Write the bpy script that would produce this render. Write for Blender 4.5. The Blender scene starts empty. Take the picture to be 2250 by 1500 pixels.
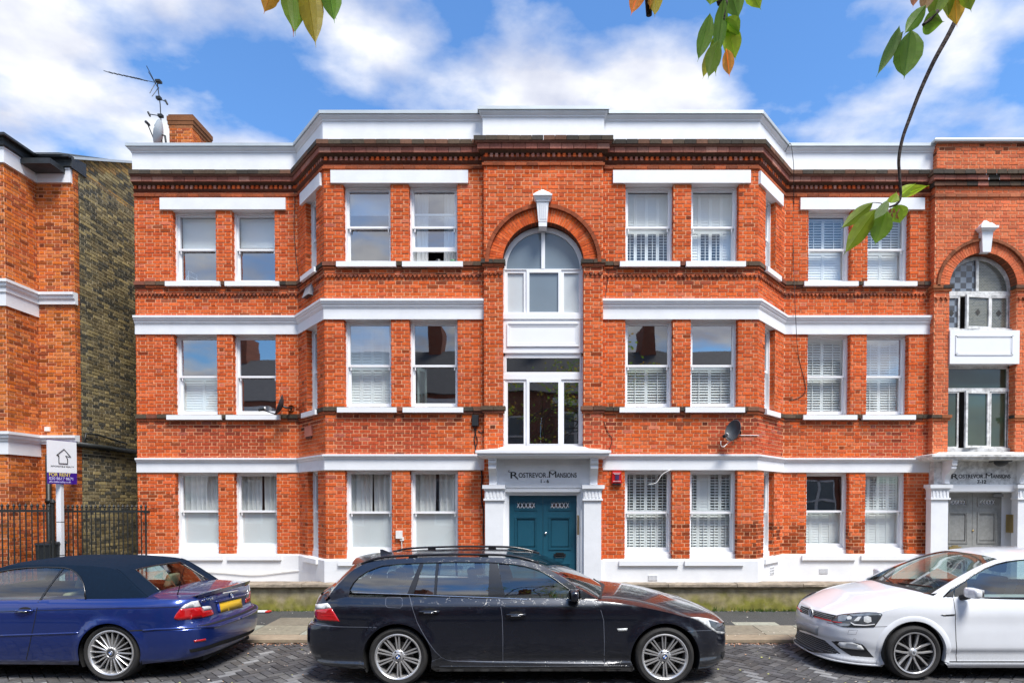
import bpy, bmesh, math, random
from mathutils import Vector, Matrix
from mathutils.geometry import delaunay_2d_cdt

random.seed(7)
R = math.radians
scene = bpy.context.scene
COL = scene.collection

# ------------------------------------------------------------------ camera
EYE = 2.03            # metres above the road
FPX = 1300.0          # focal length in pixels of the 2250 px wide photograph
TH = R(1.0)           # slight downward pitch
VX, VY = 1190.0, 1096.0
PY0 = VY + FPX * math.tan(TH)
cam_d = bpy.data.cameras.new("camera")
cam = bpy.data.objects.new("camera", cam_d)
COL.objects.link(cam)
cam.location = (0, 0, EYE)
cam.rotation_euler = (math.pi / 2 - TH, 0, 0)
cam_d.sensor_width = 36.0
cam_d.sensor_fit = 'HORIZONTAL'
cam_d.lens = 36.0 * FPX / 2250.0
cam_d.shift_x = (1125.0 - VX) / 2250.0
cam_d.shift_y = (PY0 - 750.0) / 2250.0
cam_d.clip_start = 0.05
cam_d.clip_end = 3000.0
scene.camera = cam

# ------------------------------------------------------------------ world, sun, exposure
SUN_EL, SUN_AZ = R(59.0), R(146.0)     # azimuth clockwise from +Y: high, behind the camera to the right
world = bpy.data.worlds.new("World")
scene.world = world
world.use_nodes = True
wn, wl = world.node_tree.nodes, world.node_tree.links
wn.clear()
def wnode(t, **kw):
    n = wn.new(t)
    for k, v in kw.items():
        setattr(n, k, v)
    return n
w_out = wnode('ShaderNodeOutputWorld')
w_bg = wnode('ShaderNodeBackground')
SKY_STRENGTH = 0.125
w_bg.inputs['Strength'].default_value = SKY_STRENGTH
sky = wnode('ShaderNodeTexSky', sky_type='NISHITA')
sky.sun_disc = False
sky.sun_elevation = SUN_EL
sky.sun_rotation = SUN_AZ
sky.altitude = 50.0
sky.air_density = 1.2
sky.dust_density = 0.6
sky.ozone_density = 2.0
tc = wnode('ShaderNodeTexCoord')
sep = wnode('ShaderNodeSeparateXYZ')
wl.new(tc.outputs['Generated'], sep.inputs[0])
mx = wnode('ShaderNodeMath', operation='MAXIMUM'); mx.inputs[1].default_value = 0.0
wl.new(sep.outputs['Z'], mx.inputs[0])
ad = wnode('ShaderNodeMath', operation='ADD'); ad.inputs[1].default_value = 0.22
wl.new(mx.outputs[0], ad.inputs[0])
dvx = wnode('ShaderNodeMath', operation='DIVIDE'); dvy = wnode('ShaderNodeMath', operation='DIVIDE')
wl.new(sep.outputs['X'], dvx.inputs[0]); wl.new(ad.outputs[0], dvx.inputs[1])
wl.new(sep.outputs['Y'], dvy.inputs[0]); wl.new(ad.outputs[0], dvy.inputs[1])
comb = wnode('ShaderNodeCombineXYZ')
wl.new(dvx.outputs[0], comb.inputs['X']); wl.new(dvy.outputs[0], comb.inputs['Y'])
comb.inputs['Z'].default_value = 3.7
mp = wnode('ShaderNodeMapping')
mp.inputs['Location'].default_value = (4.3, 0.9, 0.0)
mp.inputs['Scale'].default_value = (1.0, 1.25, 1.0)
wl.new(comb.outputs[0], mp.inputs[0])
nz = wnode('ShaderNodeTexNoise')
nz.inputs['Scale'].default_value = 2.9
nz.inputs['Detail'].default_value = 9.0
nz.inputs['Roughness'].default_value = 0.52
nz.inputs['Distortion'].default_value = 0.0
wl.new(mp.outputs[0], nz.inputs['Vector'])
rampc = wnode('ShaderNodeValToRGB')
rampc.color_ramp.elements[0].position = 0.43
rampc.color_ramp.elements[0].color = (0, 0, 0, 1)
rampc.color_ramp.elements[1].position = 0.61
rampc.color_ramp.elements[1].color = (1, 1, 1, 1)
bias = wnode('ShaderNodeMapRange')      # cloud banks up towards the horizon, thins overhead
bias.inputs[1].default_value = 0.46; bias.inputs[2].default_value = 0.72; bias.inputs[3].default_value = 0.07; bias.inputs[4].default_value = -0.05
wl.new(sep.outputs['Z'], bias.inputs[0])
cov = wnode('ShaderNodeMath', operation='ADD')
wl.new(nz.outputs['Fac'], cov.inputs[0]); wl.new(bias.outputs[0], cov.inputs[1])
wl.new(cov.outputs[0], rampc.inputs[0])
# cloud body: bright with soft grey-lilac undersides
nz2 = wnode('ShaderNodeTexNoise')
nz2.inputs['Scale'].default_value = 5.5
nz2.inputs['Detail'].default_value = 5.0
wl.new(mp.outputs[0], nz2.inputs['Vector'])
rampd = wnode('ShaderNodeValToRGB')
rampd.color_ramp.elements[0].position = 0.35
rampd.color_ramp.elements[0].color = (2.35, 2.5, 3.05, 1)
rampd.color_ramp.elements[1].position = 0.62
rampd.color_ramp.elements[1].color = (3.85, 3.9, 4.05, 1)
wl.new(nz2.outputs['Fac'], rampd.inputs[0])
skyg = wnode('ShaderNodeMixRGB', blend_type='MULTIPLY')
skyg.inputs[0].default_value = 1.0
skyg.inputs[2].default_value = (0.44, 0.66, 0.88, 1)
wl.new(sky.outputs[0], skyg.inputs[1])
mixc = wnode('ShaderNodeMixRGB')
wl.new(rampc.outputs[0], mixc.inputs[0])
wl.new(skyg.outputs[0], mixc.inputs[1])
wl.new(rampd.outputs[0], mixc.inputs[2])
wl.new(mixc.outputs[0], w_bg.inputs['Color'])
wl.new(w_bg.outputs[0], w_out.inputs['Surface'])

sun_d = bpy.data.lights.new("sun", 'SUN')
sun_d.energy = 2.6
sun_d.angle = R(20.0)
sun_d.color = (1.0, 0.96, 0.90)
sun = bpy.data.objects.new("sun", sun_d)
COL.objects.link(sun)
sdir = Vector((math.sin(SUN_AZ) * math.cos(SUN_EL), math.cos(SUN_AZ) * math.cos(SUN_EL), math.sin(SUN_EL)))
sun.rotation_euler = sdir.to_track_quat('Z', 'Y').to_euler()
sun.location = (0, -10, 30)

vs = scene.view_settings
vs.view_transform = 'Standard'
vs.look = 'None'
vs.exposure = 1.18
vs.gamma = 1.0
vs.use_curve_mapping = False
scene.cycles.max_bounces = 8
scene.cycles.transparent_max_bounces = 24
scene.cycles.glossy_bounces = 4
scene.cycles.diffuse_bounces = 4
scene.cycles.caustics_reflective = False
scene.cycles.caustics_refractive = False

# ------------------------------------------------------------------ photograph pixel -> direction -> point on a known plane
cT, sT = math.cos(TH), math.sin(TH)
def ray(px, py):
    a = (px - VX) / FPX
    b = -(py - PY0) / FPX
    return Vector((a, cT + b * sT, -sT + b * cT))
def onY(px, py, Y):
    d = ray(px, py)
    t = Y / d.y
    return (d.x * t, EYE + d.z * t)
def xAt(px, py, Y): return onY(px, py, Y)[0]
def zAt(px, py, Y): return onY(px, py, Y)[1]
def onZ(px, py, z):
    d = ray(px, py)
    t = (z - EYE) / d.z
    return (d.x * t, d.y * t)
def onPlan(px, py, A, B):
    """ray against the vertical plane through plan points A, B -> (u from A, z)"""
    d = ray(px, py)
    ax, ay = A; ex, ey = B[0] - A[0], B[1] - A[1]
    L = math.hypot(ex, ey); ex /= L; ey /= L
    # d.xy * t = A + e*u
    det = d.x * (-ey) + ex * d.y
    t = (ax * (-ey) + ex * ay) / det
    u = (d.x * t - ax) * ex + (d.y * t - ay) * ey
    return (u, EYE + d.z * t)

# ------------------------------------------------------------------ materials
MATS = {}
def new_mat(name):
    m = bpy.data.materials.new(name)
    m.use_nodes = True
    MATS[name] = m
    nt = m.node_tree
    return m, nt, nt.nodes, nt.links, nt.nodes['Principled BSDF']

def mat(name, col, rough=0.6, metal=0.0, var=0.12, vscale=6.0, bump=0.0, bscale=40.0, coat=0.0, spec=0.5, emis=None, sheen=0.0, dark=None, dscale=1.5, damount=0.0):
    """procedural paint/stone/plastic: colour broken up by two noises, optional relief"""
    m, nt, N, L, P = new_mat(name)
    tcn = N.new('ShaderNodeTexCoord')
    n1 = N.new('ShaderNodeTexNoise'); n1.inputs['Scale'].default_value = vscale; n1.inputs['Detail'].default_value = 5
    L.new(tcn.outputs['Object'], n1.inputs['Vector'])
    mr = N.new('ShaderNodeMapRange')
    mr.inputs[1].default_value = 0.25; mr.inputs[2].default_value = 0.75
    mr.inputs[3].default_value = 1 - var; mr.inputs[4].default_value = 1 + var
    L.new(n1.outputs['Fac'], mr.inputs[0])
    mul = N.new('ShaderNodeVectorMath'); mul.operation = 'SCALE'
    mul.inputs[0].default_value = col[:3]
    L.new(mr.outputs[0], mul.inputs['Scale'])
    last = mul.outputs[0]
    if dark:
        n3 = N.new('ShaderNodeTexNoise'); n3.inputs['Scale'].default_value = dscale; n3.inputs['Detail'].default_value = 8; n3.inputs['Roughness'].default_value = 0.65
        L.new(tcn.outputs['Object'], n3.inputs['Vector'])
        rp = N.new('ShaderNodeValToRGB')
        rp.color_ramp.elements[0].position = 0.42; rp.color_ramp.elements[0].color = (0, 0, 0, 1)
        rp.color_ramp.elements[1].position = 0.68; rp.color_ramp.elements[1].color = (damount,) * 3 + (1,)
        L.new(n3.outputs['Fac'], rp.inputs[0])
        mxn = N.new('ShaderNodeMixRGB')
        L.new(rp.outputs[0], mxn.inputs[0]); L.new(last, mxn.inputs[1]); mxn.inputs[2].default_value = dark + (1,)
        last = mxn.outputs[0]
    L.new(last, P.inputs['Base Color'])
    P.inputs['Roughness'].default_value = rough
    P.inputs['Metallic'].default_value = metal
    P.inputs['Specular IOR Level'].default_value = spec
    P.inputs['Coat Weight'].default_value = coat
    P.inputs['Coat Roughness'].default_value = 0.03
    if sheen: P.inputs['Sheen Weight'].default_value = sheen
    if bump:
        n2 = N.new('ShaderNodeTexNoise'); n2.inputs['Scale'].default_value = bscale; n2.inputs['Detail'].default_value = 6
        L.new(tcn.outputs['Object'], n2.inputs['Vector'])
        b = N.new('ShaderNodeBump'); b.inputs['Strength'].default_value = bump; b.inputs['Distance'].default_value = 0.01
        L.new(n2.outputs['Fac'], b.inputs['Height'])
        L.new(b.outputs[0], P.inputs['Normal'])
    if emis:
        P.inputs['Emission Color'].default_value = emis[:3] + (1,)
        P.inputs['Emission Strength'].default_value = emis[3]
    return m

def mat_tint(name, rough=0.9, var=0.22, vscale=28.0, bump=0.5, bscale=90.0):
    """colour read from the per-piece 'tint' attribute, broken up by noise"""
    m, nt, N, L, P = new_mat(name)
    at = N.new('ShaderNodeAttribute'); at.attribute_name = 'tint'
    tcn = N.new('ShaderNodeNewGeometry')
    n1 = N.new('ShaderNodeTexNoise'); n1.inputs['Scale'].default_value = vscale; n1.inputs['Detail'].default_value = 6; n1.inputs['Roughness'].default_value = 0.6
    L.new(tcn.outputs['Position'], n1.inputs['Vector'])
    mr = N.new('ShaderNodeMapRange')
    mr.inputs[1].default_value = 0.3; mr.inputs[2].default_value = 0.7
    mr.inputs[3].default_value = 1 - var; mr.inputs[4].default_value = 1 + var
    L.new(n1.outputs['Fac'], mr.inputs[0])
    n3 = N.new('ShaderNodeTexNoise'); n3.inputs['Scale'].default_value = 1.1; n3.inputs['Detail'].default_value = 7; n3.inputs['Roughness'].default_value = 0.62
    L.new(tcn.outputs['Position'], n3.inputs['Vector'])
    mr3 = N.new('ShaderNodeMapRange')
    mr3.inputs[1].default_value = 0.32; mr3.inputs[2].default_value = 0.68
    mr3.inputs[3].default_value = 0.80; mr3.inputs[4].default_value = 1.14
    L.new(n3.outputs['Fac'], mr3.inputs[0])
    mm = N.new('ShaderNodeMath'); mm.operation = 'MULTIPLY'
    L.new(mr.outputs[0], mm.inputs[0]); L.new(mr3.outputs[0], mm.inputs[1])
    mul = N.new('ShaderNodeVectorMath'); mul.operation = 'SCALE'
    L.new(at.outputs['Color'], mul.inputs[0]); L.new(mm.outputs[0], mul.inputs['Scale'])
    L.new(mul.outputs[0], P.inputs['Base Color'])
    P.inputs['Roughness'].default_value = rough
    P.inputs['Specular IOR Level'].default_value = 0.25
    n2 = N.new('ShaderNodeTexNoise'); n2.inputs['Scale'].default_value = bscale; n2.inputs['Detail'].default_value = 5
    L.new(tcn.outputs['Position'], n2.inputs['Vector'])
    b = N.new('ShaderNodeBump'); b.inputs['Strength'].default_value = bump; b.inputs['Distance'].default_value = 0.006
    L.new(n2.outputs['Fac'], b.inputs['Height']); L.new(b.outputs[0], P.inputs['Normal'])
    return m

def mat_glass(name, tint=(0.86, 0.93, 0.92), base=0.10, top=0.95, rough=0.015, wav=0.0, power=3.5):
    """thin pane: see-through, mirror share grows towards grazing view"""
    m, nt, N, L, P = new_mat(name)
    N.remove(P)
    out = N['Material Output']
    tr = N.new('ShaderNodeBsdfTransparent'); tr.inputs[0].default_value = tint + (1,)
    gl = N.new('ShaderNodeBsdfGlossy'); gl.inputs['Roughness'].default_value = rough
    gl.inputs['Color'].default_value = (1, 1, 1, 1)
    lw = N.new('ShaderNodeLayerWeight'); lw.inputs['Blend'].default_value = 0.5
    pw = N.new('ShaderNodeMath'); pw.operation = 'POWER'; pw.inputs[1].default_value = power
    L.new(lw.outputs['Facing'], pw.inputs[0])
    mr = N.new('ShaderNodeMapRange'); mr.inputs[3].default_value = base; mr.inputs[4].default_value = top
    L.new(pw.outputs[0], mr.inputs[0])
    ms = N.new('ShaderNodeMixShader')
    L.new(mr.outputs[0], ms.inputs[0]); L.new(tr.outputs[0], ms.inputs[1]); L.new(gl.outputs[0], ms.inputs[2])
    L.new(ms.outputs[0], out.inputs['Surface'])
    if wav:
        g = N.new('ShaderNodeNewGeometry')
        n2 = N.new('ShaderNodeTexNoise'); n2.inputs['Scale'].default_value = 1.6; n2.inputs['Detail'].default_value = 1
        L.new(g.outputs['Position'], n2.inputs['Vector'])
        b = N.new('ShaderNodeBump'); b.inputs['Strength'].default_value = wav; b.inputs['Distance'].default_value = 0.02
        L.new(n2.outputs['Fac'], b.inputs['Height']); L.new(b.outputs[0], gl.inputs['Normal'])
    return m

def mat_paint(name, col, flake=0.0, metal=0.35, rough=0.32, drops=0.0, coat=1.0):
    """car paint: metallic base under clear coat, rain beads where asked"""
    m, nt, N, L, P = new_mat(name)
    tcn = N.new('ShaderNodeTexCoord')
    n1 = N.new('ShaderNodeTexNoise'); n1.inputs['Scale'].default_value = 3.0; n1.inputs['Detail'].default_value = 4
    L.new(tcn.outputs['Object'], n1.inputs['Vector'])
    mr = N.new('ShaderNodeMapRange'); mr.inputs[3].default_value = 0.9; mr.inputs[4].default_value = 1.1
    L.new(n1.outputs['Fac'], mr.inputs[0])
    mul = N.new('ShaderNodeVectorMath'); mul.operation = 'SCALE'; mul.inputs[0].default_value = col
    L.new(mr.outputs[0], mul.inputs['Scale'])
    # road film low on the flanks
    sp = N.new('ShaderNodeSeparateXYZ'); L.new(tcn.outputs['Object'], sp.inputs[0])
    film = N.new('ShaderNodeMapRange'); film.inputs[1].default_value = 0.42; film.inputs[2].default_value = 0.16
    L.new(sp.outputs['Z'], film.inputs[0])
    nf = N.new('ShaderNodeTexNoise'); nf.inputs['Scale'].default_value = 55.0; nf.inputs['Detail'].default_value = 6
    L.new(tcn.outputs['Object'], nf.inputs['Vector'])
    fm = N.new('ShaderNodeMath'); fm.operation = 'MULTIPLY'
    L.new(film.outputs[0], fm.inputs[0]); L.new(nf.outputs['Fac'], fm.inputs[1])
    fm2 = N.new('ShaderNodeMath'); fm2.operation = 'MULTIPLY'; fm2.inputs[1].default_value = 0.55
    L.new(fm.outputs[0], fm2.inputs[0])
    mxn = N.new('ShaderNodeMixRGB'); mxn.inputs[2].default_value = (0.10, 0.10, 0.09, 1)
    L.new(fm2.outputs[0], mxn.inputs[0]); L.new(mul.outputs[0], mxn.inputs[1])
    L.new(mxn.outputs[0], P.inputs['Base Color'])
    P.inputs['Metallic'].default_value = metal
    P.inputs['Roughness'].default_value = rough
    P.inputs['Coat Weight'].default_value = coat
    P.inputs['Coat Roughness'].default_value = 0.02
    P.inputs['Coat IOR'].default_value = 1.6
    if drops:
        v = N.new('ShaderNodeTexVoronoi'); v.inputs['Scale'].default_value = 70.0
        v.inputs['Randomness'].default_value = 1.0
        L.new(tcn.outputs['Object'], v.inputs['Vector'])
        mr2 = N.new('ShaderNodeMapRange'); mr2.inputs[1].default_value = 0.0; mr2.inputs[2].default_value = 0.35
        mr2.inputs[3].default_value = 1.0; mr2.inputs[4].default_value = 0.0
        L.new(v.outputs['Distance'], mr2.inputs[0])
        nm = N.new('ShaderNodeTexNoise'); nm.inputs['Scale'].default_value = 14.0
        L.new(tcn.outputs['Object'], nm.inputs['Vector'])
        mk = N.new('ShaderNodeMapRange'); mk.inputs[1].default_value = 0.48; mk.inputs[2].default_value = 0.58
        L.new(nm.outputs['Fac'], mk.inputs[0])
        mm = N.new('ShaderNodeMath'); mm.operation = 'MULTIPLY'
        L.new(mr2.outputs[0], mm.inputs[0]); L.new(mk.outputs[0], mm.inputs[1])
        b = N.new('ShaderNodeBump'); b.inputs['Strength'].default_value = drops; b.inputs['Distance'].default_value = 0.004
        L.new(mm.outputs[0], b.inputs['Height'])
        L.new(b.outputs[0], P.inputs['Normal']); L.new(b.outputs[0], P.inputs['Coat Normal'])
    return m

mat_tint('brick')
mat_tint('tinted_stone', rough=0.85, var=0.18, vscale=14.0, bump=0.35, bscale=60)
mat('mortar', (0.76, 0.375, 0.20), 0.95, var=0.2, vscale=20, bump=0.5, bscale=120, dark=(0.30, 0.15, 0.09), dscale=2.2, damount=0.35)
mat('mortar_old', (0.52, 0.44, 0.30), 0.95, var=0.3, vscale=20, bump=0.5, bscale=120, dark=(0.12, 0.11, 0.08), dscale=1.2, damount=0.7)
mat('white_stucco', (0.80, 0.81, 0.825), 0.55, var=0.03, vscale=3, bump=0.12, bscale=30, dark=(0.58, 0.59, 0.60), dscale=2.3, damount=0.30)
mat('white_paint', (0.82, 0.83, 0.845), 0.38, var=0.02, vscale=4)
mat('worn_white', (0.74, 0.74, 0.72), 0.55, var=0.10, vscale=10, bump=0.2, bscale=60, dark=(0.20, 0.19, 0.17), dscale=9.0, damount=0.7)
mat('shutter_white', (0.86, 0.88, 0.86), 0.5, var=0.02)
mat('blind_fabric', (0.80, 0.83, 0.84), 0.8, var=0.02)
mat('curtain_fabric', (0.84, 0.83, 0.80), 0.9, var=0.04)
mat('zinc', (0.52, 0.56, 0.57), 0.45, metal=0.35, var=0.10, vscale=3)
mat('lead_black', (0.025, 0.028, 0.03), 0.42, var=0.4, vscale=12, bump=0.5, bscale=26)
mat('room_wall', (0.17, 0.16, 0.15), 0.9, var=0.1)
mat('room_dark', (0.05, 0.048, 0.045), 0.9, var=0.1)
mat('roof_felt', (0.10, 0.10, 0.105), 0.9, var=0.2)
mat('door_teal', (0.014, 0.082, 0.125), 0.32, var=0.05, coat=0.25)
mat('door_grey', (0.25, 0.25, 0.235), 0.45, var=0.08, dark=(0.5, 0.5, 0.48), dscale=14, damount=0.25)
mat('brass', (0.62, 0.45, 0.20), 0.3, metal=1.0)
mat('silver', (0.75, 0.75, 0.76), 0.25, metal=1.0)
mat('lead_came', (0.55, 0.57, 0.58), 0.4, metal=0.6)
mat('black_paint', (0.012, 0.012, 0.013), 0.4)
mat('ink', (0.012, 0.012, 0.012), 0.6)
mat('iron_black', (0.014, 0.016, 0.015), 0.5, var=0.3, bump=0.2)
mat('cable_black', (0.012, 0.011, 0.012), 0.5)
mat('cable_white', (0.78, 0.77, 0.74), 0.5)
mat('plastic_black', (0.018, 0.021, 0.024), 0.4, var=0.15)
mat('plastic_grey', (0.30, 0.31, 0.33), 0.5)
mat('dish_grey', (0.045, 0.052, 0.06), 0.5, var=0.1)
mat('mesh_dish', (0.55, 0.60, 0.62), 0.5)
mat('alarm_red', (0.55, 0.012, 0.016), 0.35, var=0.05, coat=0.3)
mat('alarm_print', (0.75, 0.45, 0.48), 0.5)
mat('alarm_navy', (0.05, 0.03, 0.10), 0.4)
mat('terracotta', (0.60, 0.20, 0.13), 0.8, var=0.08)
mat('purple_print', (0.045, 0.008, 0.22), 0.4)
mat('yellow_print', (0.85, 0.70, 0.10), 0.4)
mat('lilac_print', (0.68, 0.64, 0.90), 0.4)
mat('board_white', (0.80, 0.81, 0.84), 0.4, var=0.02)
mat('sandstone', (0.33, 0.27, 0.20), 0.9, var=0.3, vscale=12, bump=0.6, bscale=40, dark=(0.10, 0.085, 0.065), dscale=3.5, damount=0.7)
mat('asphalt', (0.062, 0.062, 0.060), 0.75, var=0.25, vscale=30, bump=0.7, bscale=220, dark=(0.035, 0.035, 0.034), dscale=1.2, damount=0.6)
mat('joint_sand', (0.05, 0.047, 0.043), 0.9, var=0.3, vscale=30)
mat('slab_joint', (0.36, 0.33, 0.27), 0.9, var=0.2, vscale=30)
mat('red_print', (0.6, 0.03, 0.03), 0.5)
mat_glass('pane', base=0.11, wav=0.07, tint=(0.95, 0.98, 0.98))
mat_glass('pane_bright', base=0.34, wav=0.07, tint=(0.75, 0.86, 0.95))
mat_glass('pane_dark', base=0.22, tint=(0.6, 0.68, 0.68), wav=0.10)
mat_glass('car_glass', tint=(0.66, 0.78, 0.74), base=0.12, top=0.85, power=2.8)
mat_glass('car_glass_dark', tint=(0.34, 0.42, 0.41), base=0.18, top=0.95, power=2.2)
mat('frosted', (0.50, 0.54, 0.55), 0.28, var=0.06, vscale=2.0, coat=0.6)
mat('frosted_net', (0.76, 0.79, 0.79), 0.32, var=0.04, vscale=2.0, coat=0.5)
mat('stair_glass', (0.17, 0.215, 0.25), 0.14, var=0.12, vscale=1.2, coat=0.35)
mat('green_glass', (0.035, 0.055, 0.035), 0.12, var=0.3, vscale=1.5, coat=0.8)

# low rendered wall: buff with green algae rising from the foot
m, nt, N, L, P = new_mat('algae_render')
g = N.new('ShaderNodeNewGeometry')
n1 = N.new('ShaderNodeTexNoise'); n1.inputs['Scale'].default_value = 3.2; n1.inputs['Detail'].default_value = 8; n1.inputs['Roughness'].default_value = 0.62
L.new(g.outputs['Position'], n1.inputs['Vector'])
spz = N.new('ShaderNodeSeparateXYZ'); L.new(g.outputs['Position'], spz.inputs[0])
hr = N.new('ShaderNodeMapRange'); hr.inputs[1].default_value = 0.10; hr.inputs[2].default_value = 0.52; hr.inputs[3].default_value = 0.36; hr.inputs[4].default_value = -0.12
L.new(spz.outputs['Z'], hr.inputs[0])
sm = N.new('ShaderNodeMath'); sm.operation = 'ADD'; L.new(n1.outputs['Fac'], sm.inputs[0]); L.new(hr.outputs[0], sm.inputs[1])
rp = N.new('ShaderNodeValToRGB')
rp.color_ramp.elements[0].position = 0.46; rp.color_ramp.elements[0].color = (0.40, 0.34, 0.22, 1)
rp.color_ramp.elements[1].position = 0.82; rp.color_ramp.elements[1].color = (0.23, 0.22, 0.035, 1)
e = rp.color_ramp.elements.new(0.62); e.color = (0.34, 0.29, 0.14, 1)
L.new(sm.outputs[0], rp.inputs[0])
n2 = N.new('ShaderNodeTexNoise'); n2.inputs['Scale'].default_value = 7.0; n2.inputs['Detail'].default_value = 8
L.new(g.outputs['Position'], n2.inputs['Vector'])
rp2 = N.new('ShaderNodeValToRGB'); rp2.color_ramp.elements[0].position = 0.35; rp2.color_ramp.elements[0].color = (0.45, 0.45, 0.45, 1)
rp2.color_ramp.elements[1].position = 0.62; rp2.color_ramp.elements[1].color = (1, 1, 1, 1)
L.new(n2.outputs['Fac'], rp2.inputs[0])
mm = N.new('ShaderNodeMixRGB'); mm.blend_type = 'MULTIPLY'; mm.inputs[0].default_value = 0.75
L.new(rp.outputs[0], mm.inputs[1]); L.new(rp2.outputs[0], mm.inputs[2])
L.new(mm.outputs[0], P.inputs['Base Color']); P.inputs['Roughness'].default_value = 0.9
b = N.new('ShaderNodeBump'); b.inputs['Strength'].default_value = 0.5; b.inputs['Distance'].default_value = 0.01
L.new(n2.outputs['Fac'], b.inputs['Height']); L.new(b.outputs[0], P.inputs['Normal'])

# ------------------------------------------------------------------ mesh helpers
class MB:
    def __init__(self):
        self.v, self.f, self.t, self.mi = [], [], [], []
        self.m = 0
        self.tint = (1, 1, 1)
    def quad(self, a, b, c, d): self.poly([a, b, c, d])
    def poly(self, pts):
        i = len(self.v)
        self.v.extend([tuple(p) for p in pts])
        self.f.append(tuple(range(i, i + len(pts))))
        self.t.append(self.tint); self.mi.append(self.m)
    def grid(self, fn, nu, nv, closed_u=False):
        i0 = len(self.v)
        for a in range(nu + 1):
            for b_ in range(nv + 1):
                self.v.append(tuple(fn(a / nu, b_ / nv)))
        for a in range(nu):
            for b_ in range(nv):
                p = i0 + a * (nv + 1) + b_
                self.f.append((p, p + nv + 1, p + nv + 2, p + 1)); self.t.append(self.tint); self.mi.append(self.m)
    def hexa(self, p):
        """p: 8 points, 0-3 bottom ring, 4-7 top ring"""
        i = len(self.v)
        self.v.extend([tuple(q) for q in p])
        for f in ((0, 3, 2, 1), (4, 5, 6, 7), (0, 1, 5, 4), (1, 2, 6, 5), (2, 3, 7, 6), (3, 0, 4, 7)):
            self.f.append(tuple(i + k for k in f)); self.t.append(self.tint); self.mi.append(self.m)
    def box(self, x0, x1, y0, y1, z0, z1):
        self.hexa([(x0, y0, z0), (x1, y0, z0), (x1, y1, z0), (x0, y1, z0), (x0, y0, z1), (x1, y0, z1), (x1, y1, z1), (x0, y1, z1)])
    def tube(self, pts, r, n=8, r1=None, caps=True):
        pts = [Vector(p) for p in pts]
        k = len(pts)
        rings = []
        up = Vector((0, 0, 1))
        prev = None
        for i, p in enumerate(pts):
            d = (pts[min(i + 1, k - 1)] - pts[max(i - 1, 0)])
            if d.length < 1e-9: d = Vector((0, 0, 1))
            d.normalize()
            a = prev if prev is not None else (up if abs(d.z) < 0.9 else Vector((1, 0, 0)))
            a = (a - d * a.dot(d))
            if a.length < 1e-6: a = d.orthogonal()
            a.normalize(); prev = a
            b_ = d.cross(a)
            rr = r if r1 is None else r + (r1 - r) * i / max(k - 1, 1)
            rings.append([p + (a * math.cos(2 * math.pi * j / n) + b_ * math.sin(2 * math.pi * j / n)) * rr for j in range(n)])
        i0 = len(self.v)
        for rg in rings: self.v.extend([tuple(q) for q in rg])
        for i in range(k - 1):
            for j in range(n):
                a = i0 + i * n + j; b2 = i0 + i * n + (j + 1) % n
                self.f.append((a, b2, b2 + n, a + n)); self.t.append(self.tint); self.mi.append(self.m)
        if caps:
            self.f.append(tuple(i0 + j for j in reversed(range(n)))); self.t.append(self.tint); self.mi.append(self.m)
            self.f.append(tuple(i0 + (k - 1) * n + j for j in range(n))); self.t.append(self.tint); self.mi.append(self.m)
    def lathe(self, prof, centre, axis, ref, n=48, full=True):
        """prof: (radius, along-axis) pairs; centre, axis, ref vectors"""
        c, ax = Vector(centre), Vector(axis).normalized()
        r0 = Vector(ref).normalized(); r1 = ax.cross(r0)
        i0 = len(self.v); k = len(prof)
        for j in range(n):
            a = 2 * math.pi * j / n
            dvec = r0 * math.cos(a) + r1 * math.sin(a)
            for (rad, h) in prof:
                self.v.append(tuple(c + ax * h + dvec * rad))
        for j in range(n):
            for i in range(k - 1):
                a = i0 + j * k + i; b_ = i0 + ((j + 1) % n) * k + i
                self.f.append((a, b_, b_ + 1, a + 1)); self.t.append(self.tint); self.mi.append(self.m)
    def sweep(self, path, prof, closed=False, caps=True):
        """profile (outward, z) swept along plan points, mitred; outward is right of travel (towards the camera for left to right)"""
        n = len(path); dirs = []
        for i in range(n - 1):
            dx, dy = path[i + 1][0] - path[i][0], path[i + 1][1] - path[i][1]
            l = math.hypot(dx, dy); dirs.append((dx / l, dy / l))
        offs = []
        for i in range(n):
            n0 = dirs[max(i - 1, 0)]; n1 = dirs[min(i, n - 2)]
            a = (n0[1], -n0[0]); b_ = (n1[1], -n1[0])
            den = 1 + a[0] * b_[0] + a[1] * b_[1]
            offs.append(((a[0] + b_[0]) / den, (a[1] + b_[1]) / den))
        k = len(prof); i0 = len(self.v)
        for (x, y), (ox, oy) in zip(path, offs):
            for (p, z) in prof:
                self.v.append((x + ox * p, y + oy * p, z))
        for i in range(n - 1):
            for j in range(k - 1):
                a = i0 + i * k + j
                self.f.append((a, a + 1, a + k + 1, a + k)); self.t.append(self.tint); self.mi.append(self.m)
        if caps:
            self.f.append(tuple(i0 + j for j in range(k))); self.t.append(self.tint); self.mi.append(self.m)
            self.f.append(tuple(i0 + (n - 1) * k + j for j in reversed(range(k)))); self.t.append(self.tint); self.mi.append(self.m)
    def mesh(self, name, mats, smooth=False):
        me = bpy.data.meshes.new(name)
        me.from_pydata(self.v, [], self.f)
        for mm_ in (mats if isinstance(mats, (list, tuple)) else [mats]):
            me.materials.append(MATS[mm_])
        if len(me.polygons) == len(self.mi):
            me.polygons.foreach_set('material_index', self.mi)
        ca = me.attributes.new('tint', 'FLOAT_COLOR', 'CORNER')
        cols = []
        for f, t in zip(self.f, self.t):
            cols.extend((t[0], t[1], t[2], 1.0) * len(f))
        ca.data.foreach_set('color', cols)
        me.polygons.foreach_set('use_smooth', [smooth] * len(me.polygons))
        me.update()
        return me
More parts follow.
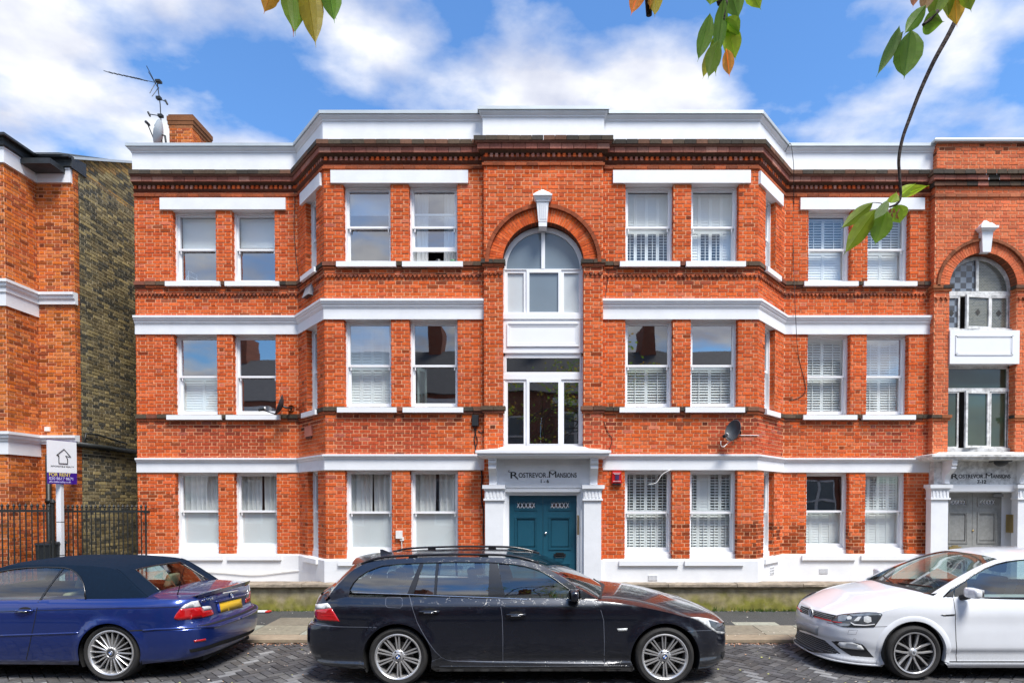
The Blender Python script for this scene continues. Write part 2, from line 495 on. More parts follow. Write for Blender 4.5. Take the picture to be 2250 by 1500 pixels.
    def build(self, name, mats, parent=None, smooth=False, angle=None):
        me = self.mesh(name, mats, smooth)
        o = bpy.data.objects.new(name, me)
        link(o, parent)
        if angle:
            try: me.set_sharp_from_angle(angle=R(angle))
            except Exception: pass
        return o

LOCAL = set()     # things whose children are given in the thing's own coordinates
def link(o, parent=None):
    COL.objects.link(o)
    if parent is not None:
        o.parent = parent
        if parent.type == 'EMPTY' and parent.name not in LOCAL:
            o.matrix_parent_inverse = Matrix.Translation(-Vector(parent.location))
    return o
def thing(name, label, cat, loc=(0, 0, 0), group=None, local=False, rotz=0.0):
    o = bpy.data.objects.new(name, None)
    o.empty_display_size = 0.2
    COL.objects.link(o)
    o.location = loc
    o.rotation_euler = (0, 0, rotz)
    o['label'] = label; o['category'] = cat
    if group: o['group'] = group
    if local: LOCAL.add(o.name)
    return o
def tag(o, label, cat, group=None):
    o['label'] = label; o['category'] = cat
    if group: o['group'] = group
    return o
def struct(o): o['kind'] = 'structure'; return o
def stuff(o): o['kind'] = 'stuff'; return o
def lerp(a, b, t): return a + (b - a) * t
def text_obj(name, body, size, matname, parent, loc, rot, align='CENTER', spacing=1.0, shear=0.0, xscale=1.0, extrude=0.003, bold=0.0):
    cu = bpy.data.curves.new(name, 'FONT')
    cu.body = body; cu.size = size; cu.align_x = align; cu.align_y = 'BOTTOM_BASELINE'
    cu.offset = bold; cu.space_character = spacing; cu.shear = shear; cu.extrude = extrude
    tmp = bpy.data.objects.new(name + '_curve', cu)
    COL.objects.link(tmp)
    dg = bpy.context.evaluated_depsgraph_get()
    me = bpy.data.meshes.new_from_object(tmp.evaluated_get(dg))
    bpy.data.objects.remove(tmp)
    me.materials.clear(); me.materials.append(MATS[matname])
    M = Matrix.Translation(loc) @ rot.to_4x4() @ Matrix.Diagonal((xscale, 1, 1, 1))
    me.transform(M)
    me.name = name
    o = bpy.data.objects.new(name, me)
    link(o, parent)
    return o
ROT_FACADE = Matrix(((1, 0, 0), (0, 0, -1), (0, 1, 0)))   # text plane upright, read from the street
# ------------------------------------------------------------------ levels and planes of the mansion block
YF, YW, YC = 10.42, 11.36, 10.31
def zf(y, p=0.0): return zAt(1190, y, YF - p)
Z_PLINTH = zf(1227)
Z_S1_BOT, Z_S1_MID, Z_S1_TOP = zf(1032, .03), zf(1007, .05), zf(997.5, .08)
Z_SILL1 = zf(896)
Z_S2_BOT, Z_S2_MID, Z_S2_TOP = zf(701, .03), zf(676, .05), zf(655.5, .09)
Z_SILL2 = zf(578)
Z_L2_BOT, Z_L2_TOP = zf(402, .04), zf(374, .04)
Z_MLD = zf(367)
Z_COR_BOT, Z_COR_TOP = zf(343, .05), zf(305.5, .16)
Z_PAR_TOP = zf(249, .05)
Z_GSILL = zf(1230)
PA = (-7.75, YW)
PB = (xAt(656.7, 740, YW), YW)
PC = (xAt(714, 740, YF), YF)
PD = (xAt(1064, 740, YC), YF)
PE = (xAt(1324, 740, YC), YF)
PF_ = (xAt(1664, 740, YF), YF)
PG = (xAt(1722, 740, YW), YW)
PH = (xAt(2050, 740, YW), YW)

# ------------------------------------------------------------------ ground
KERB_Y = 8.30
PAV = 0.05
mb = MB(); mb.quad((-400, -400, -0.03), (400, -400, -0.03), (400, 400, -0.03), (-400, 400, -0.03))
struct(mb.build('ground', 'asphalt'))
mb = MB(); mb.quad((-120, 0.5, -0.012), (120, 0.5, -0.012), (120, KERB_Y, -0.012), (-120, KERB_Y, -0.012))
road = struct(mb.build('road', 'joint_sand'))
# herringbone block paving
PAVE_T = [(0.088, 0.085, 0.087), (0.076, 0.074, 0.077), (0.098, 0.094, 0.094), (0.068, 0.065, 0.066), (0.105, 0.102, 0.10), (0.084, 0.078, 0.075)]
def bay_paint(x, y):
    lines = [(-3.76, -3.60, 6.40, 8.05), (-9, -3.60, 6.38, 6.52), (3.22, 3.36, 6.40, 8.0), (3.22, 9, 6.38, 6.52), (-2.86, -2.72, 6.40, 7.2), (-2.86, 2.5, 6.36, 6.48), (2.40, 2.52, 6.4, 7.0)]
    return any(a <= x <= b and c <= y <= d for a, b, c, d in lines)
pavers = []
pl, pw = 0.2, 0.1
c45 = math.sqrt(0.5)
for i in range(-20, 20):
    for j in range(-34, 35):
        for k in (0, 1):
            # herringbone unit, unrotated
            bx2, by2 = i * 0.1 + j * 0.2, i * 0.1 - j * 0.2
            if k == 0: cx_, cy_, l_, w_ = bx2 + 0.10, by2 + 0.05, pl, pw
            else: cx_, cy_, l_, w_ = bx2 - 0.05, by2 + 0.10, pw, pl
            x = (cx_ - cy_) * c45; y = (cx_ + cy_) * c45 + 6.0
            if -8.5 < x < 8.5 and 3.6 < y < KERB_Y - 0.06:
                pavers.append((x, y, l_, w_))
def paver_pts(x, y, l, w, top, jit):
    pts = []
    for zz, ins in ((top - 0.03, 0.0), (top, 0.003)):
        for sx, sy in ((-1, -1), (1, -1), (1, 1), (-1, 1)):
            a, b_ = sx * (l / 2 - 0.004 - ins), sy * (w / 2 - 0.004 - ins)
            pts.append((x + (a - b_) * c45, y + (a + b_) * c45, zz + jit * (sx + sy) * 0.5))
    return pts
def paver_tint(x, y):
    t = random.choice(PAVE_T); k = random.uniform(0.8, 1.15)
    t = tuple(c * k for c in t)
    if bay_paint(x, y) and random.random() < 0.8:
        q = random.uniform(0.2, 0.6); t = tuple(lerp(c, 0.34, q) for c in t)
    elif random.random() < 0.05: t = tuple(c * 1.5 for c in t)
    return t
def paver_score(p):
    x, y = p[0], p[1]
    px = VX + FPX * x / y
    seen = (520 < px < 690) or (1600 < px < 1830)
    return (0 if seen and y > 6.4 else 1, abs(y - 7.2))
pavers.sort(key=paver_score)
mb = MB()
for n_, (x, y, l_, w_) in enumerate(pavers):
    t = paver_tint(x, y); jit = random.uniform(-0.0022, 0.0022); top = random.uniform(-0.003, 0.002)
    if n_ < 300:
        q = MB(); q.tint = t; q.hexa([Vector(p) - Vector((x, y, 0)) for p in paver_pts(x, y, l_, w_, top, jit)])
        o = q.build('paver', 'tinted_stone', road); o.location = (x, y, 0)
    else:
        mb.tint = t; mb.hexa(paver_pts(x, y, l_, w_, top, jit))
stuff(mb.build('paver_field', 'tinted_stone', road))

# pavement on the mansion side: base, asphalt strip, slabs, kerb stones
def pavz(y): return PAV + (y - KERB_Y) * 0.022
YLW = 10.25
mb = MB()
mb.quad((-120, KERB_Y + 0.02, pavz(KERB_Y) - 0.012), (120, KERB_Y + 0.02, pavz(KERB_Y) - 0.012), (120, 30, pavz(12) - 0.012), (-120, 30, pavz(12) - 0.012))
mb.quad((-120, KERB_Y + 0.02, -0.03), (120, KERB_Y + 0.02, -0.03), (120, KERB_Y + 0.02, pavz(KERB_Y) - 0.012), (-120, KERB_Y + 0.02, pavz(KERB_Y) - 0.012))
pavement = struct(mb.build('pavement', 'slab_joint'))
SLAB_T = [(0.25, 0.225, 0.165), (0.22, 0.19, 0.14), (0.30, 0.30, 0.24), (0.20, 0.175, 0.13), (0.26, 0.235, 0.18), (0.26, 0.265, 0.225)]
def slab(x0, x1, y0, y1, tint, name='paving_slab', top=0.0, g=0.006, matn='tinted_stone'):
    q = MB(); q.tint = tint
    z = pavz((y0 + y1) / 2) + top
    za, zb = pavz(y0) + top, pavz(y1) + top
    c = Vector(((x0 + x1) / 2, (y0 + y1) / 2, 0))
    pts = [(x0 + g, y0 + g, za - .04), (x1 - g, y0 + g, za - .04), (x1 - g, y1 - g, zb - .04), (x0 + g, y1 - g, zb - .04),
           (x0 + g, y0 + g, za), (x1 - g, y0 + g, za), (x1 - g, y1 - g, zb), (x0 + g, y1 - g, zb)]
    q.hexa([Vector(p) - c for p in pts])
    o = q.build(name, matn, pavement); o.location = c
    return o
x = -14.0
while x < 14:
    l_ = random.choice((0.78, 0.9, 1.05))
    t = random.choice(((0.27, 0.215, 0.15), (0.30, 0.24, 0.17), (0.25, 0.20, 0.15)))
    slab(x, x + l_, KERB_Y, KERB_Y + 0.30, t, 'kerb_stone', top=0.0, g=0.005)
    x += l_
x = -14.0
while x < 14:
    l_ = random.choice((0.62, 0.76, 0.9, 0.68))
    slab(x, x + l_, KERB_Y + 0.30, KERB_Y + 0.88, random.choice(SLAB_T))
    x += l_
x = -4.3
while x < -2.2:
    l_ = random.choice((0.62, 0.76, 0.9))
    if not (-4.0 < x < -3.6): slab(x, x + l_, KERB_Y + 0.88, KERB_Y + 1.42, random.choice(SLAB_T))
    x += l_
slab(3.02, 3.72, KERB_Y + 0.88, KERB_Y + 1.10, SLAB_T[2])
mb = MB()
def asp(x0, x1, y0, y1):
    mb.quad((x0, y0, pavz(y0) - .004), (x1, y0, pavz(y0) - .004), (x1, y1, pavz(y1) - .004), (x0, y1, pavz(y1) - .004))
asp(-120, 120, KERB_Y + 0.885, YLW + 0.01)
mb.build('asphalt_strip', 'asphalt', pavement)

# blossom petals and leaf litter in the gutter and on the pavement
mb = MB()
def petal(x, y, z, s, t):
    a = random.uniform(0, 6.28)
    mb.tint = t
    pts = []
    for k in range(5):
        b_ = a + k * 1.2566
        rr = s * random.uniform(0.6, 1.0)
        pts.append((x + math.cos(b_) * rr, y + math.sin(b_) * rr * 0.8, z + random.uniform(0.001, 0.009)))
    mb.poly(pts)
for _ in range(2600):
    y = KERB_Y - 0.02 - abs(random.gauss(0, 0.055)); x = random.uniform(-8, 8)
    petal(x, y, 0.004, random.uniform(0.006, 0.016), random.choice(((0.55, 0.22, 0.10), (0.62, 0.33, 0.20), (0.72, 0.62, 0.52), (0.40, 0.16, 0.08), (0.66, 0.45, 0.33))))
for _ in range(520):
    x, y = random.uniform(-8, 8), random.uniform(5.6, 8.2)
    petal(x, y, 0.004, random.uniform(0.007, 0.018), random.choice(((0.72, 0.66, 0.58), (0.66, 0.56, 0.46), (0.55, 0.55, 0.16), (0.5, 0.3, 0.18))))
for _ in range(260):
    x, y = random.uniform(-8, 8), random.uniform(8.35, 10.2)
    petal(x, y, pavz(y) + 0.002, random.uniform(0.007, 0.017), random.choice(((0.75, 0.70, 0.62), (0.7, 0.62, 0.5))))
for _ in range(420):
    x = random.uniform(-8, 8); y = 10.24 - abs(random.gauss(0, 0.05))
    petal(x, y, pavz(y) + 0.004, random.uniform(0.008, 0.02), random.choice(((0.75, 0.70, 0.60), (0.6, 0.32, 0.1), (0.45, 0.33, 0.2))))
stuff(tag(mb.build('fallen_petals', 'tinted_stone'), 'pale pink and brown petals scattered in the gutter and on the paving', 'petals'))
# grass and weeds along the foot of the low wall
mb = MB()
def blade(x, y, z, h, lean, w, t):
    mb.tint = t
    a = random.uniform(0, 6.28); dx, dy = math.cos(a) * lean, -abs(math.sin(a)) * lean
    mb.poly([(x - w, y, z), (x + w, y, z), (x + dx * .5 + w * .6, y + dy * .5, z + h * .6), (x + dx, y + dy, z + h), (x + dx * .5 - w * .6, y + dy * .5, z + h * .6)])
for _ in range(5200):
    x = random.uniform(-7.6, 8.0)
    dens = 0.5 + 0.5 * math.sin(x * 2.3) * math.sin(x * 5.1 + 1.0)
    if x < 1.4: dens *= 0.25
    if random.random() > dens: continue
    y = 10.245 - abs(random.gauss(0, 0.035)); big = 1.7 if (2.9 < x < 3.5 or 1.6 < x < 1.8) else 1.0
    t = random.choice(((0.06, 0.13, 0.012), (0.09, 0.17, 0.02), (0.12, 0.19, 0.03), (0.04, 0.09, 0.012)))
    blade(x, y, pavz(y) - 0.005, random.uniform(0.02, 0.07) * big, random.uniform(0.01, 0.05), random.uniform(0.003, 0.007), t)
stuff(tag(mb.build('wall_foot_weeds', 'tinted_stone'), 'green weeds and grass along the foot of the low wall', 'weeds'))
# flattened carton by the wall
mb = MB()
cx_, cy_ = onZ(578, 1343, 0.1)
mb.box(cx_ - .10, cx_ + .06, cy_ - .06, cy_ + .04, 0.100, 0.118)
mb.m = 1; mb.box(cx_ + .062, cx_ + .13, cy_ - .06, cy_ + .04, 0.100, 0.117)
tag(mb.build('flattened_carton', ['board_white', 'red_print']), 'flattened white and red carton lying at the foot of the low wall', 'litter')

# ------------------------------------------------------------------ low front wall
low = thing('low_wall', 'low buff rendered wall with green algae and stone coping before the mansion block', 'wall', (0, YLW, 0.1))
def low_run(x0, x1):
    q = MB(); q.box(x0, x1, YLW, YLW + 0.22, 0.02, 0.505); q.build('render_face', 'algae_render', low)
    x = x0 - 0.02
    while x < x1 - 0.05:
        l_ = min(random.uniform(0.75, 1.35), x1 + 0.02 - x)
        if x1 - (x + l_) < 0.3: l_ = x1 + 0.02 - x
        q = MB()
        y0, y1, z0, z1 = YLW - 0.075, YLW + 0.245, 0.505, 0.572
        b_ = 0.014
        j = lambda: random.uniform(-0.006, 0.006)
        pr = [(y1, z0), (y0 + b_, z0 + j()), (y0, z0 + b_ + j()), (y0 + j(), z1 - b_), (y0 + b_, z1 + j()), (y1, z1)]
        n_ = max(2, int(l_ / 0.12)); rows = []
        for a in range(n_ + 1):
            xx = x + 0.004 + (l_ - 0.008) * a / n_
            rows.append([(xx, yy + random.uniform(-.004, .004), zz + random.uniform(-.003, .003)) for yy, zz in pr])
        for a in range(n_):
            for b2 in range(len(pr) - 1):
                q.quad(rows[a][b2], rows[a + 1][b2], rows[a + 1][b2 + 1], rows[a][b2 + 1])
        q.poly(rows[0]); q.poly(list(reversed(rows[-1])))
        q.build('coping_stone', 'sandstone', low)
        x += l_
low_run(-7.72, -0.98)
low_run(1.00, 7.2)
# raised forecourt behind the wall
mb = MB()
for (a, b_) in ((-7.72, -0.98), (1.00, 7.2)):
    mb.box(a, b_, YLW + 0.24, 12.2, 0.0, 0.44)
struct(mb.build('forecourt', 'sandstone'))
mb = MB(); mb.box(-0.97, 0.99, YLW + 0.1, 11.2, 0.0, 0.13)
struct(mb.build('door_step', 'sandstone'))

# ------------------------------------------------------------------ brickwork machinery
COURSE, STR, HDR, JNT = 0.0665, 0.200, 0.100, 0.0138
RED = [(0.62, 0.108, 0.024), (0.67, 0.133, 0.034), (0.56, 0.090, 0.019), (0.63, 0.115, 0.034), (0.60, 0.102, 0.018), (0.50, 0.078, 0.018), (0.66, 0.150, 0.050), (0.63, 0.112, 0.021)]
ORANGE = [(0.62, 0.175, 0.034), (0.56, 0.135, 0.026), (0.65, 0.21, 0.06), (0.50, 0.115, 0.03), (0.36, 0.085, 0.03), (0.62, 0.155, 0.022)]
STOCK = [(0.24, 0.19, 0.10), (0.17, 0.14, 0.08), (0.30, 0.24, 0.125), (0.10, 0.088, 0.06), (0.36, 0.28, 0.13), (0.20, 0.155, 0.08), (0.08, 0.075, 0.06)]
def mulc(c, k): return tuple(x * k for x in c)
def tint_red(x, z):
    c = random.choice(RED); k = random.uniform(0.88, 1.10)
    if random.random() < 0.02: k *= 0.45
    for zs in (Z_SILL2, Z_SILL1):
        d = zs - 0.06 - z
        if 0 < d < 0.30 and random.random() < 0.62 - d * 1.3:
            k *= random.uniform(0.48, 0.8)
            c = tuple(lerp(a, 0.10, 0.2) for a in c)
    if Z_SILL1 - 0.85 < z < Z_SILL1 - 0.15 and math.sin(x * 1.9 + 0.6) > 0.0:
        c = tuple(lerp(a, b_, 0.5) for a, b_ in zip(c, (0.33, 0.045, 0.026)))
    if z < Z_PLINTH + 0.62 and x > 2.3 and random.random() < 0.55: k *= random.uniform(0.28, 0.6)
    if z < Z_PLINTH + 1.5 and x < -6.3 and random.random() < 0.16: k *= 0.5
    if z > Z_MLD - .02 and random.random() < 0.30: c = tuple(lerp(a, b_, 0.45) for a, b_ in zip(c, (0.45, 0.14, 0.08)))
    if random.random() < 0.03: c = tuple(lerp(a, 0.45, 0.12) for a in c)
    return mulc(c, k)
def tint_orange(x, z):
    c = random.choice(ORANGE); k = random.uniform(0.8, 1.1)
    if random.random() < 0.16: k *= 0.5
    return mulc(c, k)
def tint_stock(x, z):
    c = random.choice(STOCK); k = random.uniform(0.7, 1.15)
    return mulc(c, k)

class Wall:
    """vertical wall between plan points A and B (left to right seen from the street)"""
    def __init__(self, A, B, z0, z1, openings=(), tint=tint_red, phase=0.0):
        self.A, self.B, self.z0, self.z1 = A, B, z0, z1
        dx, dy = B[0] - A[0], B[1] - A[1]
        self.L = math.hypot(dx, dy); self.d = (dx / self.L, dy / self.L); self.n = (self.d[1], -self.d[0])
        self.op = list(openings); self.tint = tint; self.phase = phase
    def pt(self, u, z, out=0.0):
        return (self.A[0] + self.d[0] * u + self.n[0] * out, self.A[1] + self.d[1] * u + self.n[1] * out, z)
    def spans(self, z, ztest_lo, ztest_hi):
        iv = []
        for o in self.op:
            if o[0] == 'rect':
                _, a, b_, c, d_ = o
                if c < z < d_: iv.append((a, b_))
            else:
                _, uc, zs, rad = o
                if ztest_hi > zs and ztest_lo < zs + rad:
                    zz = max(ztest_lo, zs)
                    h = math.sqrt(max(rad * rad - (zz - zs) ** 2, 0)); iv.append((uc - h, uc + h))
        return sorted(iv)
    def bricks(self):
        out = []
        k0 = int(math.floor(self.z0 / COURSE)); k1 = int(math.ceil(self.z1 / COURSE))
        for k in range(k0, k1 + 1):
            a, b_ = max(k * COURSE, self.z0), min((k + 1) * COURSE - JNT, self.z1)
            if b_ - a < 0.015: continue
            for o in self.op:
                if o[0] == 'rect':
                    zc = (a + b_) / 2
                    if a < o[3] < b_ and zc < o[3]: b_ = o[3]
                    if a < o[4] < b_ and zc > o[4]: a = o[4]
            iv = self.spans((a + b_) / 2, a, b_)
            u = -0.3 + ((0.15 if k % 2 else 0.0) + self.phase) % 0.3 - 0.0
            s = 0
            while u < self.L:
                l_ = STR if s == 0 else HDR
                segs = [(max(u, 0), min(u + l_ - JNT, self.L))]
                for (p, q) in iv:
                    ns = []
                    for (m0, m1) in segs:
                        if q <= m0 or p >= m1: ns.append((m0, m1)); continue
                        if p > m0: ns.append((m0, p))
                        if q < m1: ns.append((q, m1))
                    segs = ns
                for (m0, m1) in segs:
                    if m1 - m0 > 0.018: out.append((self, m0, m1, a, b_))
                u += l_; s ^= 1
        return out
    def mortar(self, mb, depth=0.0):
        """backing sheet with the openings left out"""
        us = {0.0, self.L}
        for o in self.op:
            if o[0] == 'rect': us |= {max(o[1], 0), min(o[2], self.L)}
            else:
                for k in range(33): us.add(o[1] + o[3] * math.cos(math.pi * k / 32))
        us = sorted(u for u in us if -1e-6 <= u <= self.L + 1e-6)
        for a, b_ in zip(us[:-1], us[1:]):
            if b_ - a < 1e-5: continue
            mid = (a + b_) / 2
            holes = []
            for o in self.op:
                if o[0] == 'rect':
                    if o[1] < mid < o[2]: holes.append((o[3], o[3], o[4], o[4]))
                elif abs(mid - o[1]) < o[3]:
                    f = lambda u: o[2] + math.sqrt(max(o[3] ** 2 - (u - o[1]) ** 2, 0))
                    holes.append((o[2] - .01, o[2] - .01, f(a), f(b_)))
            holes.sort()
            za, zb = self.z0, self.z0
            for (p0, p1, q0, q1) in holes:
                if p0 > za + 1e-6 or p1 > zb + 1e-6:
                    mb.quad(self.pt(a, za, depth), self.pt(b_, zb, depth), self.pt(b_, p1, depth), self.pt(a, p0, depth))
                za, zb = max(za, q0), max(zb, q1)
            if self.z1 > za + 1e-6:
                mb.quad(self.pt(a, za, depth), self.pt(b_, zb, depth), self.pt(b_, self.z1, depth), self.pt(a, self.z1, depth))

def brick_geo(b, rel=None):
    w, m0, m1, a, z = b
    out = 0.0065 + random.uniform(-0.003, 0.0035); tw = random.uniform(-0.0012, 0.0012)
    i = 0.0015
    pts = [w.pt(m0, a, -0.01), w.pt(m1, a, -0.01), w.pt(m1, z, -0.01), w.pt(m0, z, -0.01),
           w.pt(m0 + i, a + i, out + tw), w.pt(m1 - i, a + i, out - tw), w.pt(m1 - i, z - i, out - tw), w.pt(m0 + i, z - i, out + tw)]
    return pts
BRICK_FACES = ((4, 5, 6, 7), (0, 1, 5, 4), (1, 2, 6, 5), (2, 3, 7, 6), (3, 0, 4, 7))
def lay_bricks(walls, parent, mortar_mat='mortar', singles=300, mass_name='brickwork', wall_name='wall'):
    allb = []
    mo = MB()
    for w in walls:
        allb += w.bricks(); w.mortar(mo)
    wobj = mo.build(wall_name, mortar_mat, parent)
    def score(b):
        w, m0, m1, a, z = b
        c = Vector(w.pt((m0 + m1) / 2, (a + z) / 2)) - Vector((0, 0, EYE))
        fac = -(w.n[0] * c.x + w.n[1] * c.y) / c.length
        px = VX + FPX * c.x / c.y; py = VY - FPX * c.z / c.y
        if not (0 < px < 2250 and 0 < py < 1500): return 0
        return (m1 - m0) * (z - a) * max(fac, 0) / c.length_squared
    allb.sort(key=score, reverse=True)
    mass = MB()
    for n_, b in enumerate(allb):
        w, m0, m1, a, z = b
        c = w.pt((m0 + m1) / 2, (a + z) / 2)
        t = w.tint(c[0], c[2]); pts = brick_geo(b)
        if n_ < singles:
            q = MB(); q.tint = t
            cv = Vector(c); q.v = [tuple(Vector(p) - cv) for p in pts]
            q.f = list(BRICK_FACES); q.t = [t] * 5; q.mi = [0] * 5
            o = q.build('brick', 'brick', wobj); o.location = c
        else:
            i0 = len(mass.v); mass.v.extend(pts)
            for f in BRICK_FACES:
                mass.f.append(tuple(i0 + k for k in f)); mass.t.append(t); mass.mi.append(0)
    stuff(mass.build(mass_name, 'brick', wobj))
    return wobj
# ------------------------------------------------------------------ mansion block 1 - 6
man = thing('mansion_block', 'red brick mansion block with white bands, central arch and teal double doors', 'building', (0, YF, 0.45))
RV = 0.10     # depth of the window reveals
def rect(w, x0, x1, zlo, zhi, py):
    """opening on wall w between photograph columns x0, x1 (read at row py)"""
    u0 = onPlan(x0, py, w[0], w[1])[0]; u1 = onPlan(x1, py, w[0], w[1])[0]
    return ('rect', u0, u1, zlo, zhi)
WL, SL, FL, FR, SR, WR = (PA, PB), (PB, PC), (PC, PD), (PE, PF_), (PF_, PG), (PG, PH)
G0, G1 = Z_GSILL, Z_S1_BOT - 0.0
F0, F1 = Z_SILL1, Z_S2_BOT
S0, S1 = Z_SILL2, Z_L2_BOT
LEV = ((G0, G1, 1120), (F0, F1, 800), (S0, S1, 500))
cols = {'WL': [(381, 477), (511, 606)], 'FL': [(755.5, 860), (899, 1006)], 'FR': [(1373, 1479), (1517, 1622)], 'WR': [(1774, 1869), (1904, 1997)], 'SL': [(673.5, 697)], 'SR': [(1680.0, 1703.5)]}
segs = {'WL': WL, 'FL': FL, 'FR': FR, 'WR': WR, 'SL': SL, 'SR': SR}
walls, wins = {}, {}
for k, seg in segs.items():
    ops = []
    for li, (z0, z1, py) in enumerate(LEV):
        for ci, (a, b_) in enumerate(cols[k]):
            o = rect(seg, a, b_, z0, z1, 740)
            ops.append(o); wins[(k, li, ci)] = o
    walls[k] = Wall(seg[0], seg[1], Z_PLINTH - 0.02, Z_COR_BOT + 0.05, ops, phase={'WL': 0.04, 'SL': 0.11, 'FL': 0.0, 'FR': 0.07, 'SR': 0.2, 'WR': 0.13}[k])
# central block with the tall arched stair window over the doorway
CX = xAt(1193.5, 740, YC)
PDc, PEc = (PD[0], YC), (PE[0], YC)
ARCH_R = 89.0 / FPX * YC
Z_SPR = zAt(1193, 578, YC)
AHW = ARCH_R
uC = CX - PD[0]
Z_CANOPY = zAt(1193, 989, YC)
opsC = [('rect', uC - AHW, uC + AHW, Z_CANOPY - 0.02, Z_SPR), ('arch', uC, Z_SPR, ARCH_R)]
# brick arch ring is laid separately, so leave its band out of the coursed bricks
RING_O = 118.0 / FPX * YC
wc_b = Wall(PDc, PEc, Z_CANOPY - 0.1, Z_COR_BOT + 0.05, [opsC[0], ('arch', uC, Z_SPR, RING_O + 0.004)], phase=0.05)
wc_m = Wall(PDc, PEc, Z_CANOPY - 0.1, Z_COR_BOT + 0.05, opsC)
class CWall(Wall):
    pass
wc_b.mortar = lambda mb, depth=0.0: wc_m.mortar(mb, depth)
retL = Wall((PD[0], YF), (PD[0], YC), Z_CANOPY - .1, Z_COR_BOT + .05)   # narrow returns of the central block
retR = Wall((PE[0], YC), (PE[0], YF), Z_CANOPY - .1, Z_COR_BOT + .05)
# reveals of all window openings as narrow brick walls
rev = []
for k, w in walls.items():
    for o in w.op:
        _, a, b_, z0, z1 = o
        pa, pa2 = w.pt(a, 0), w.pt(a, 0, -RV - .02)
        pb, pb2 = w.pt(b_, 0), w.pt(b_, 0, -RV - .02)
        rev.append(Wall((pa[0], pa[1]), (pa2[0], pa2[1]), z0, z1, phase=0.1))
        rev.append(Wall((pb2[0], pb2[1]), (pb[0], pb[1]), z0, z1, phase=0.1))
DC = 0.16
for s_ in (-1, 1):
    p0, p1 = wc_m.pt(uC + s_ * AHW, 0), wc_m.pt(uC + s_ * AHW, 0, -DC - .02)
    seg = ((p0[0], p0[1]), (p1[0], p1[1])) if s_ < 0 else ((p1[0], p1[1]), (p0[0], p0[1]))
    rev.append(Wall(seg[0], seg[1], Z_CANOPY, Z_SPR, phase=0.1))
wall_obj = lay_bricks(list(walls.values()) + [wc_b, retL, retR] + rev, man)

def fring(name, mats, r0, r1, z_c, xc, y_face, out, n, parent, a0=0.0, a1=math.pi, tintf=None, gap=0.0, back=0.03, split=False):
    """radial blocks of a semicircular arch"""
    q = MB()
    for k in range(n):
        t0 = a0 + (a1 - a0) * k / n; t1 = a0 + (a1 - a0) * (k + 1) / n
        g = gap / ((r0 + r1) / 2) / 2
        t0 += g; t1 -= g
        cuts = [(r0, r1)]
        if split:
            rm = r0 + (r1 - r0) * (0.5 if k % 2 else 1.0)
            cuts = [(r0, rm - gap / 2), (rm + gap / 2, r1)] if k % 2 else [(r0, r1)]
        for (ra, rb) in cuts:
            if tintf: q.tint = tintf(xc, z_c + 1)
            oo = out + (random.uniform(-0.002, 0.003) if split else 0)
            P = lambda r_, t_, y_: (xc - math.cos(t_) * r_, y_, z_c + math.sin(t_) * r_)
            q.hexa([P(ra, t0, y_face + back), P(ra, t1, y_face + back), P(rb, t1, y_face + back), P(rb, t0, y_face + back),
                    P(ra, t0, y_face - oo), P(ra, t1, y_face - oo), P(rb, t1, y_face - oo), P(rb, t0, y_face - oo)])
    return q.build(name, mats, parent)
ring_t = lambda x, z: mulc(random.choice(RED), random.uniform(0.9, 1.15))
fring('arch_voussoirs', 'brick', ARCH_R, RING_O, Z_SPR, CX, YC, 0.007, 56, wall_obj, tintf=ring_t, gap=0.009, split=True, back=0.12)
fring('arch_hood', 'brick', RING_O + 0.004, 126.5 / FPX * YC, Z_SPR, CX, YC, 0.055, 24, wall_obj, tintf=lambda x, z: mulc((0.30, 0.075, 0.03), random.uniform(0.7, 1.1)), gap=0.004)
# soffit of the arch
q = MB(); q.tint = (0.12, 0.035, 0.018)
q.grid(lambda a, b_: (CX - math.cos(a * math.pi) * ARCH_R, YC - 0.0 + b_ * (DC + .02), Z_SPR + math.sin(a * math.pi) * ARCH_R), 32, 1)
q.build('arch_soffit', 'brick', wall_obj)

# ---- mouldings swept along the plan of the front
runL, runR = [PA, PB, PC, PD], [PE, PF_, PG, PH]
runC = [(PD[0], YF + .02), PDc, PEc, (PE[0], YF + .02)]
runCo = runC
retn = [(PA[0], YW + 4), PA]
def add_runs(name, prof, mats, runs, parent=man, tint=(1, 1, 1)):
    for r in runs: q = MB(); q.tint = tint; q.sweep(r, prof); q.build(name, mats, parent)
# parapet
zp0, zp1 = Z_COR_TOP, Z_PAR_TOP
H = zp1 - zp0
par = [(-.25, zp0), (.02, zp0), (.02, zp1 - .13), (.035, zp1 - .115), (.035, zp1 - .10), (.075, zp1 - .055), (.075, zp1 - .03), (-.25, zp1 - .03)]
cop = [(-.28, zp1 - .03), (.10, zp1 - .03), (.10, zp1 + .025), (-.28, zp1 + .045)]
longL = [(PA[0], YW + 5), PA, PB, PC, PD]
longR = [PE, PF_, PG, PH]
add_runs('parapet', par, 'white_stucco', [longL, longR, runC])
add_runs('parapet_capping', cop, 'zinc', [longL, longR, runC])
